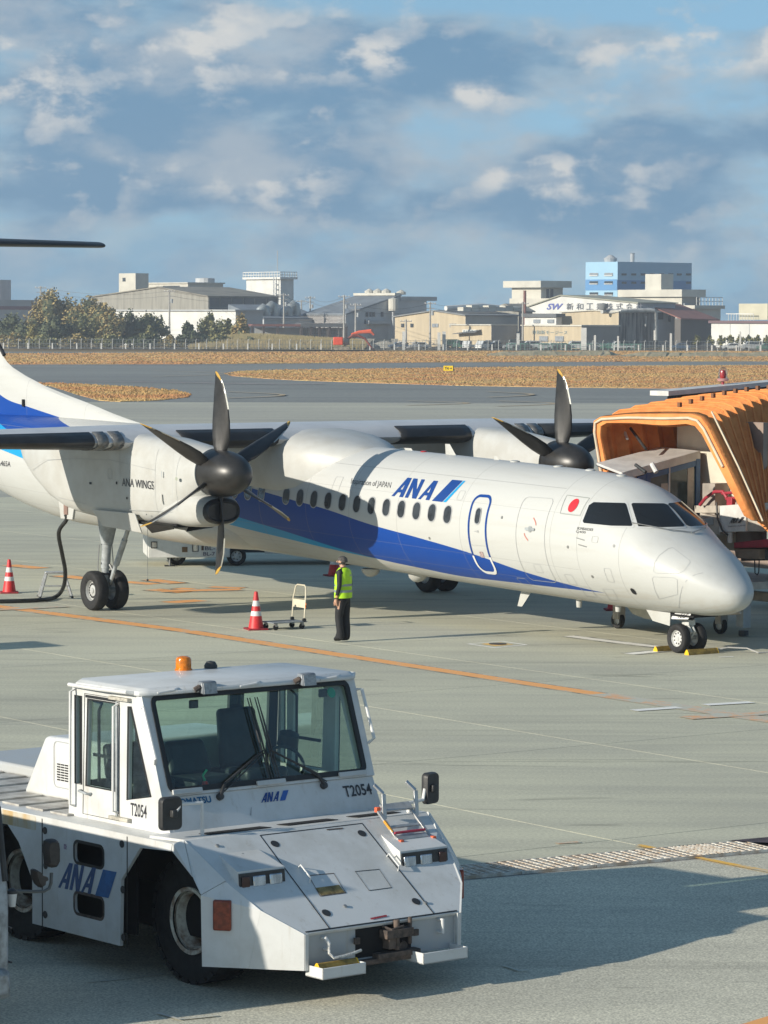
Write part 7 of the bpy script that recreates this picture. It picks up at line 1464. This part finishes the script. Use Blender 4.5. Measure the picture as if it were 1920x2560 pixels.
for i, (u, vt, w2, Y, lab) in enumerate(((1261, 0, .22, 688, 0), (1285, 724, .2, 688, 'white post between the parked cars and the beige hall'), (1335, 726, .16, 688, 'thin white post at the end of the green railing'), (1449, 720, .2, 688, 'tall thin post in the middle of the far fence'), (1599, 716, .15, 690, 'slim pole before the white warehouse'), (790+82, 716, .3, 690, 'short white post left of the parked vehicles'), (948, 718, .3, 690, 'white post behind the scrap and green truck'), (978-19, 716, .35, 691, 'second white post beside the green truck'), (1119, 720, .3, 690, 'white post near the parked white vans'))):
    if not lab: continue
    p = D(u, 750, Y); h_ = D(u, vt, Y).z; tag(MB().box((p.x-w2, Y-.2, 0), (p.x+w2, Y+.2, h_)).obj('post', m_fp2), lab, 'post', 'white posts along the far fence')
p = D(1261, 750, 690); tag(MB().box((p.x-.55, 690, .2), (p.x+.55, 690.25, D(1261, 708, 690).z)).obj('standing_sign', W2), 'tall narrow white standing sign in front of the beige office', 'sign')
# ------------------------------------------------------------ parked vehicles by the fence
def car_proto(kind):
    e = empty('parked_car')
    if kind == 'van': prof = [(-2.1, .35), (-2.1, 1.2), (-1.95, 1.9), (1.0, 1.92), (1.65, 1.25), (2.1, 1.05), (2.15, .35)]; gp_ = [(-1.8, 1.25), (-1.75, 1.75), (.95, 1.77), (1.45, 1.27)]
    elif kind == 'truck': prof = [(-2.4, .5), (-2.4, .95), (.55, .95), (.6, 1.9), (1.5, 1.9), (2.0, 1.2), (2.1, .4)]; gp_ = [(.75, 1.25), (.75, 1.75), (1.42, 1.75), (1.78, 1.25)]
    else: prof = [(-2.1, .35), (-2.1, .95), (-1.7, 1.05), (-1.2, 1.48), (.35, 1.5), (1.05, 1.0), (2.0, .85), (2.1, .35)]; gp_ = [(-1.5, 1.02), (-1.12, 1.40), (.30, 1.42), (.88, 1.02)]
    b = MB().prism(prof, 1, -.82, .82); return e, b, gp_
CC = {'white': (.62, .63, .62), 'silver': (.36, .38, .39), 'black': (.03, .03, .035), 'green': (.05, .14, .10), 'blue': (.05, .09, .16)}
protos = {}
def car(kind, col, u, Y, rz, lab):
    key = (kind, col); nm = {'van': 'parked_van', 'truck': 'parked_truck', 'car': 'parked_car'}[kind]
    if key not in protos:
        e, b, gp_ = car_proto(kind); e.name = nm; b.obj('body', mat('car_'+col, CC[col], .3, var=.05, coat=.3), e, bevel=.07)
        MB().prism(gp_, 1, -.84, .84).obj('side_glass', WN, e); MB().prism([(x, y) for x, y in ((gp_[-1][0]-.15, gp_[-1][1]), (gp_[-1][0]+.12, gp_[-1][1]-.0), (gp_[2][0]+.10, gp_[2][1]), (gp_[2][0]-.2, gp_[2][1]))], 1, -.70, .70).obj('windscreen', WN, e)
        for x in (-1.35, 1.35):
            for y in (-.78, .78): MB().lathe([(0, -.1), (.33, -.1), (.33, .1), (0, .1)], (x, y, .33), (0, 1, 0), 12).obj('wheel', m_tyre, e)
        MB().box((2.05, -.7, .62), (2.14, -.4, .78)).obj('headlight', m_led, e); MB().box((2.05, .4, .62), (2.14, .7, .78)).obj('headlight', m_led, e)
        protos[key] = e
    else: e = copy_tree(protos[key])
    p = D(u, 750, Y); e.location = (p.x, Y, 0); e.rotation_euler = (0, 0, R(rz)); tag(e, lab, {'van': 'van', 'truck': 'truck', 'car': 'car'}[kind], 'vehicles parked beyond the far fence')
for a in (('car', 'silver', 905, 712, 200, 'silver car parked leftmost, behind the scrap pile'), ('truck', 'white', 1013, 705, 250, 'white pickup with its cab towards us left of the white van'), ('van', 'white', 1043, 704, 240, 'white van parked in front of the red brick base'), ('car', 'black', 1066, 706, 200, 'black car right of the white van'), ('truck', 'silver', 1083, 712, 190, 'grey pickup behind the black cars'), ('car', 'silver', 1106, 706, 185, 'silver car below the gatehouse wall'),
          ('car', 'black', 1128, 704, 178, 'black car at the left end of the long row'), ('van', 'white', 1148, 708, 182, 'white estate car under the faded blue lettering'), ('car', 'silver', 1172, 704, 176, 'silver car under the first white shutter'), ('car', 'white', 1192, 709, 184, 'white car between the two shutters'), ('car', 'black', 1211, 704, 180, 'black car under the second white shutter'), ('van', 'white', 1244, 705, 186, 'large white van near the tall narrow sign'),
          ('car', 'silver', 1280, 707, 178, 'silver car just right of the tall narrow sign'), ('car', 'black', 1300, 712, 180, 'dark car behind the pale green car'), ('car', 'green', 1318, 704, 183, 'pale green car left of the white pickup'), ('truck', 'white', 1343, 703, 190, 'white pickup at the left end of the green railing'), ('car', 'blue', 1470, 712, 180, 'dark blue car behind the middle of the fence'), ('car', 'black', 1525, 712, 175, 'black car before the hedge row'),
          ('car', 'white', 1580, 713, 184, 'white car under the clipped round hedges'), ('van', 'silver', 1625, 712, 180, 'silver van at the right end of the hedge row'), ('car', 'green', 1655, 708, 180, 'greenish car cut off by the right edge'), ('car', 'blue', 860, 716, 190, 'dark car behind the low scrap near the block wall'), ('truck', 'green', 1000, 716, 170, 'green truck parked behind the white pickup'), ('truck', 'blue', 1065, 720, 165, 'dark truck behind the row near the gatehouse')): car(*a)
# big dark green lorry loads
def lorry(u0, u1, vt, Y, lab, m):
    a, b_ = D(u0, 750, Y), D(u1, 750, Y); h_ = D(u0, vt, Y).z; l = (b_-a).length; e = empty('lorry', (a.x, Y, 0), 0, lab, 'lorry')
    MB().box((0, 0, 1.0), (l*.66, 2.2, h_)).obj('cargo_body', m, e, bevel=.1); MB().box((l*.70, 0, .7), (l, 2.2, h_*.85)).obj('cab', m, e, bevel=.2); MB().box((l*.76, -.03, h_*.5), (l*.97, -.01, h_*.76)).obj('cab_window', WN, e); MB().box((0, .2, .6), (l, 2, 1.0)).obj('chassis', m_plas, e)
    for x in (l*.15, l*.4, l*.85): MB().lathe([(0, -.15), (.45, -.15), (.45, .15), (0, .15)], (x, .1, .45), (0, 1, 0), 12).obj('wheel', m_tyre, e)
    for k in range(6): MB().box((l*.1*k+.2, -.03, 1.1), (l*.1*k+.3, 0, h_-.1)).obj('body_rib', m_plas, e)
lorry(959, 1007, 733, 716, 'dark green lorry with a tall load behind the fence', mat('lorry_green', (.03, .09, .06), .6, var=.4, scale=1.5)); lorry(1098, 1135, 733, 722, 'dark tarpaulined lorry below the gatehouse', mat('lorry_dark', (.03, .05, .05), .6, var=.4, scale=1.5))
b = MB()
for k in range(60): x = D(random.uniform(850, 955), 750, 708).x; z = random.uniform(0, 1.2); s_ = random.uniform(.2, .8); y = random.uniform(704, 710); b.add([Vector((x, y, z))+Vector((random.uniform(-s_, s_), random.uniform(-s_, s_), random.uniform(-.3, .5)*s_+.3)) for _ in range(4)], [(0, 1, 2), (0, 1, 3), (1, 2, 3), (0, 2, 3)])
tag(b.obj('scrap_pile', mat('scrap_mixed', (.16, .15, .14), .7, col2=(.45, .44, .42), scale=1)), 'pile of pale and dark scrap behind the fence', 'scrap', kind='stuff')
# ------------------------------------------------------------ excavator
xe = D(740, 757, 688); ex = empty('excavator', (xe.x, 688, 0), 0, 'small orange-red excavator with its arm reaching right by the fence', 'excavator'); m_ex = mat('excavator_orange', (.72, .08, .03), .45, var=.1, scale=2); m_exd = mat('excavator_dark', (.05, .03, .03), .5)
MB().box((-1.9, -1, 1.0), (.1, 1, 2.65)).obj('engine_body', m_ex, ex, bevel=.15); MB().box((.15, -1, 1.0), (1.4, .6, 2.5)).obj('cab', m_exd, ex, bevel=.12); MB().box((.25, -1.02, 1.7), (1.2, -.98, 2.35)).obj('cab_window', WN, ex)
for y in (-1.1, .7): MB().prism([(-1.9, .25), (-1.6, 0), (1.2, 0), (1.5, .25), (1.2, .7), (-1.6, .7)], 1, y, y+.45).obj('track', mat('track_mud', (.30, .26, .20), .9, var=.3), ex)
ar = [(1.0, 0, 2.2), (2.1, 0, 3.0), (3.2, 0, 2.9), (4.6, 0, 2.3)]; MB().tube(ar, [.25, .34, .30, .22], 6).obj('boom', mat('boom_brown', (.26, .06, .04), .6, var=.3, scale=1), ex); MB().tube([(4.5, 0, 2.45), (5.3, 0, 1.3), (6.1, 0, .3)], [.26, .2, .14], 6).obj('stick', mat('boom_brown'), ex); MB().prism([(5.8, .5), (6.5, .4), (6.6, 0), (5.9, 0)], 1, -.4, .4).obj('bucket', m_exd, ex)
ex2 = empty('excavator', (D(785, 740, 726).x, 726, 0), 0, 'bright orange digger arm lying above the block wall', 'excavator'); MB().tube([(-2.6, 0, 3.0), (-1.0, 0, 3.5), (1.6, 0, 3.7), (2.3, 0, 2.9)], [.25, .35, .5, .2], 6).obj('boom', mat('boom_bright', (.78, .13, .05), .5), ex2); MB().box((-3.2, -.8, .8), (-1.6, .8, 2.6)).obj('cab', m_exd, ex2, bevel=.1); MB().box((-3.4, -1, .1), (1.4, 1, .8)).obj('track', m_exd, ex2)
# ------------------------------------------------------------ yellow taxiway sign
p = G(958, 803); sgn = empty('taxiway_sign', (p.x, p.y, 0), 0, 'yellow taxiway sign reading T4 with an arrow on the grass', 'sign'); a0, a1 = 0, G(978.5, 803).x-p.x; h0 = D(958, 803, p.y).z
hT = D(958, 790, p.y).z
MB().box((0, 0, .12), (a1, .25, hT)).obj('panel', mat('sign_yellow', (.85, .62, .01), .5, var=0), sgn); MB().box((a1, .0, .1), (a1+.12, .35, hT+.02)).obj('side_cap', m_plas, sgn)
flat('lettering', text2d('T4', .03), lambda s, t: (a1*(.12+.42*s), -.02, .25+(hT-.40)*t), m_ink, sgn); flat('arrow', ([(0, .42), (.55, .42), (.55, .1), (1, .5), (.55, .9), (.55, .58), (0, .58)], [(0, 1, 5, 6), (2, 3, 4)]), lambda s, t: (a1*(.62+.26*s), -.02, .25+(hT-.40)*t), m_ink, sgn)
for x in (.15, a1-.15): MB().box((x-.04, .1, -.1), (x+.04, .18, .15)).obj('leg', m_steel, sgn)
# ------------------------------------------------------------ trees and bushes
def leafmat(name, a, b_):
    m = mat(name, a, .8, var=.1, col2=b_, scale=.55, det=3, spec=.2); return m
LM = {'olive': leafmat('leaf_olive', (.38, .29, .12), (.26, .21, .09)), 'dark': leafmat('leaf_dark', (.11, .125, .065), (.07, .085, .05)), 'yellow': leafmat('leaf_yellow', (.34, .28, .08), (.22, .20, .08)), 'green': leafmat('leaf_green', (.26, .24, .10), (.17, .17, .075)), 'rust': leafmat('leaf_rust', (.36, .26, .10), (.25, .19, .085))}
m_trunk = mat('bark', (.09, .075, .055), .9, var=.3)
def tree(name, u0, u1, vt, vb, Y, kind, lab, n=1200, cat='bush', lobes=7, leaf=.33, zbase=None, seed=0):
    rnd = random.Random(int(u0*7+vt+seed)); a, b_ = D(u0, 750, Y), D(u1, 750, Y); w2 = (b_.x-a.x)/2; cx = (a.x+b_.x)/2; zt_ = D(u0, vt, Y).z; zb_ = max(0, D(u0, vb, Y).z); H = zt_-zb_
    e = empty(name, (cx, Y, 0), 0, lab, cat); L_ = []
    for k in range(lobes):
        x = (-.8+1.6*(k+rnd.random())/lobes)*w2; dome = sqrt(max(.05, 1-(x/w2)**2)); L_.append((x, rnd.uniform(-.5, .5)*w2, zb_+H*(.25+rnd.uniform(0, .42)*dome), w2*rnd.uniform(.28, .45), H*rnd.uniform(.22, .34)))
    L_.append((rnd.uniform(-.2, .2)*w2, 0, zt_-H*.26, w2*.34, H*.27)); L_.append((0, 0, zb_+H*.30, w2*.7, H*.32))
    b = MB(); nn = 0
    while nn < n:
        x, y, z, r, h_ = rnd.choice(L_); t = rnd.uniform(0, 2*pi); ph = math.acos(rnd.uniform(-.75, 1)); rr = rnd.uniform(.70, 1.05) if rnd.random() < .8 else rnd.uniform(.9, 1.25)
        p = Vector((x+r*rr*sin(ph)*cos(t), y+r*rr*sin(ph)*sin(t), z+h_*rr*cos(ph)))
        if p.z < zb_: continue
        s_ = leaf*rnd.uniform(.5, 1.25); d1 = Vector((rnd.gauss(0, 1), rnd.gauss(0, 1), rnd.gauss(0, 1))).normalized()*s_; d2 = d1.orthogonal().normalized()*s_*.7
        b.add([p-d1, p-d2, p+d1, p+d2], [(0, 1, 2, 3)]); nn += 1
    b.obj('crown', LM[kind], e)
    # a loose inner body so that the sky does not shine through the middle
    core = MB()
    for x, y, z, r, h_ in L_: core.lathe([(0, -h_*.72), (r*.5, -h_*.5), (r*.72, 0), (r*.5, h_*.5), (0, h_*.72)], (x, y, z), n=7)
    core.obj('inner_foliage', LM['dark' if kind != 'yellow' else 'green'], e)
    t = MB(); t.tube([(0, 0, 0), (.1, 0, H*.35+zb_), (.0, 0, H*.7+zb_)], [.28, .18, .06], 7)
    for k in range(4): x, y, z, r, h_ = L_[k]; t.tube([(.05, 0, zb_+H*.25), (x*.6, y*.6, z*.8), (x, y, z+h_*.6)], [.14, .09, .03], 5)
    t.obj('trunk', m_trunk, e, True); return e
TR = [('bush', 62, 170, 625, 742, 730, 'olive', 'biggest olive-brown tree mass at the left, left half', 4200, 16), ('bush', 130, 252, 640, 742, 727, 'olive', 'big olive tree mass at the left, right half against the hall', 4200, 16), ('bush', -40, 75, 676, 744, 718, 'dark', 'dark bushes at the far left edge', 1300, 8), ('bush', 55, 92, 700, 740, 712, 'yellow', 'yellowish bush low in front of the big olive tree', 600, 5), ('bush', 80, 155, 680, 744, 710, 'dark', 'dark bush in front of the big olive tree', 900, 6), ('bush', 130, 225, 676, 744, 714, 'green', 'green bush below the right half of the olive tree', 1200, 7), ('bush', 205, 268, 664, 744, 712, 'olive', 'olive bush at the foot of the corrugated hall', 1600, 9),
      ('bush', 250, 312, 668, 742, 716, 'dark', 'dark bush before the white low building', 1000, 7), ('bush', 292, 360, 675, 738, 720, 'green', 'leafy green tree covering the left of the white wall', 1100, 8), ('bush', 300, 345, 704, 742, 708, 'green', 'pale green shrub low before the white wall', 600, 5), ('tree', 392, 422, 695, 738, 715, 'dark', 'slim dark tree standing alone before the white wall', 500, 5), ('tree', 428, 485, 674, 738, 718, 'green', 'round green tree before the white wall', 1000, 7), ('bush', 478, 512, 688, 740, 716, 'green', 'thin green shrub right of the round tree', 500, 5), ('tree', 503, 540, 674, 738, 714, 'rust', 'narrow rust-gold tree at the white building corner', 700, 6),
      ('bush', 380, 455, 712, 748, 705, 'dark', 'low dark shrubs in front of the slim tree', 900, 7), ('bush', 440, 500, 722, 750, 704, 'green', 'low green shrub at the foot of the grass slope', 600, 5), ('bush', 512, 566, 728, 752, 703, 'dark', 'dark rounded shrub on the grass slope by the fence', 700, 6), ('bush', 0, 60, 718, 750, 704, 'olive', 'low olive shrubs along the fence at the far left', 700, 6), ('bush', 60, 130, 722, 752, 703, 'green', 'low green shrubs along the fence below the yellow bush', 900, 7), ('bush', 130, 200, 720, 752, 703, 'olive', 'low brownish shrubs along the fence, second clump', 900, 7), ('bush', 200, 270, 722, 752, 703, 'green', 'low shrubs along the fence below the hall', 900, 7), ('bush', 270, 350, 722, 752, 703, 'dark', 'low dark shrubs along the fence below the white wall', 900, 7), ('bush', 340, 400, 724, 752, 703, 'olive', 'low olive shrubs along the fence beside the slim tree', 700, 6)]
for nm, u0, u1, vt, vb, Y, kd, lab, n, lb in TR: tree(nm, u0, u1, vt, vb, Y, kd, lab, n, 'tree' if nm == 'tree' else 'bush', lb)
hl = ['clipped round hedge leftmost in its row', 'clipped round hedge second in its row', 'clipped round hedge third in its row', 'clipped round hedge fourth in its row', 'clipped round hedge fifth in its row', 'clipped round hedge sixth in its row', 'clipped round hedge seventh in its row', 'clipped round hedge eighth in its row', 'clipped round hedge at the right edge']
for k, u in enumerate((1505, 1534, 1557, 1578, 1598, 1618, 1637, 1656, 1676)):
    t = tree('round_hedge', u-9, u+9, 724, 745, 722, 'green', hl[k], 260, 'hedge', 4, .3); t['group'] = 'clipped round hedges before the warehouse'
# grass slope
p0, p1 = D(440, 750, 700), D(760, 750, 700); b = MB(); rnd = random.Random(5); rows = []
for k in range(20):
    x = p0.x-3+(p1.x-p0.x+6)*k/19; hh = (2.4*sin(pi*min(1, (k+1)/7)/2) if k < 8 else 2.4-1.2*(k-8)/11); rows.append([(x, 696.5, 0), (x, 702, hh*.6), (x, 708, hh), (x, 714, hh*1.02), (x, 722, 0)])
b.loft(rows, False, False)
for k in range(9000):
    t = rnd.random()*19; i = min(18, int(t)); f = t-i; q = rnd.random()*3; j = int(q); g = q-j
    A_, B_, C_ = Vector(rows[i][j]), Vector(rows[i+1][j]), Vector(rows[i][j+1]); P = A_+(B_-A_)*f+(C_-A_)*g; w2 = rnd.uniform(.08, .2); h_ = rnd.uniform(.4, 1.0); b.add([P+Vector((-w2, 0, 0)), P+Vector((w2, 0, 0)), P+Vector((rnd.uniform(-.2, .2), 0, h_))], [(0, 1, 2)])
tag(b.obj('reed_slope', gm2), 'straw-coloured tall grass slope between the bushes and the excavator', 'grass', kind='stuff')
print('objects', len(bpy.data.objects), 'tris', sum(len(o.data.polygons) for o in bpy.data.objects if o.type == 'MESH'))
# ------------------------------------------------------------ thin afternoon haze over the airfield
hm = bpy.data.materials.new('haze'); hm.use_nodes = True; nt = hm.node_tree; nt.nodes.clear(); vo = N('ShaderNodeVolumePrincipled'); vo.inputs['Color'].default_value = (.86, .92, 1, 1); vo.inputs['Density'].default_value = .00030; vo.inputs['Anisotropy'].default_value = .2
oo = N('ShaderNodeOutputMaterial'); nt.links.new(vo.outputs[0], oo.inputs['Volume'])
hz_ = MB().box((-420, -90, -1.3), (420, 1150, 60)).obj('haze', hm); hz_['kind'] = 'stuff'; hz_['label'] = 'thin pale haze lying over the airfield and the far buildings'
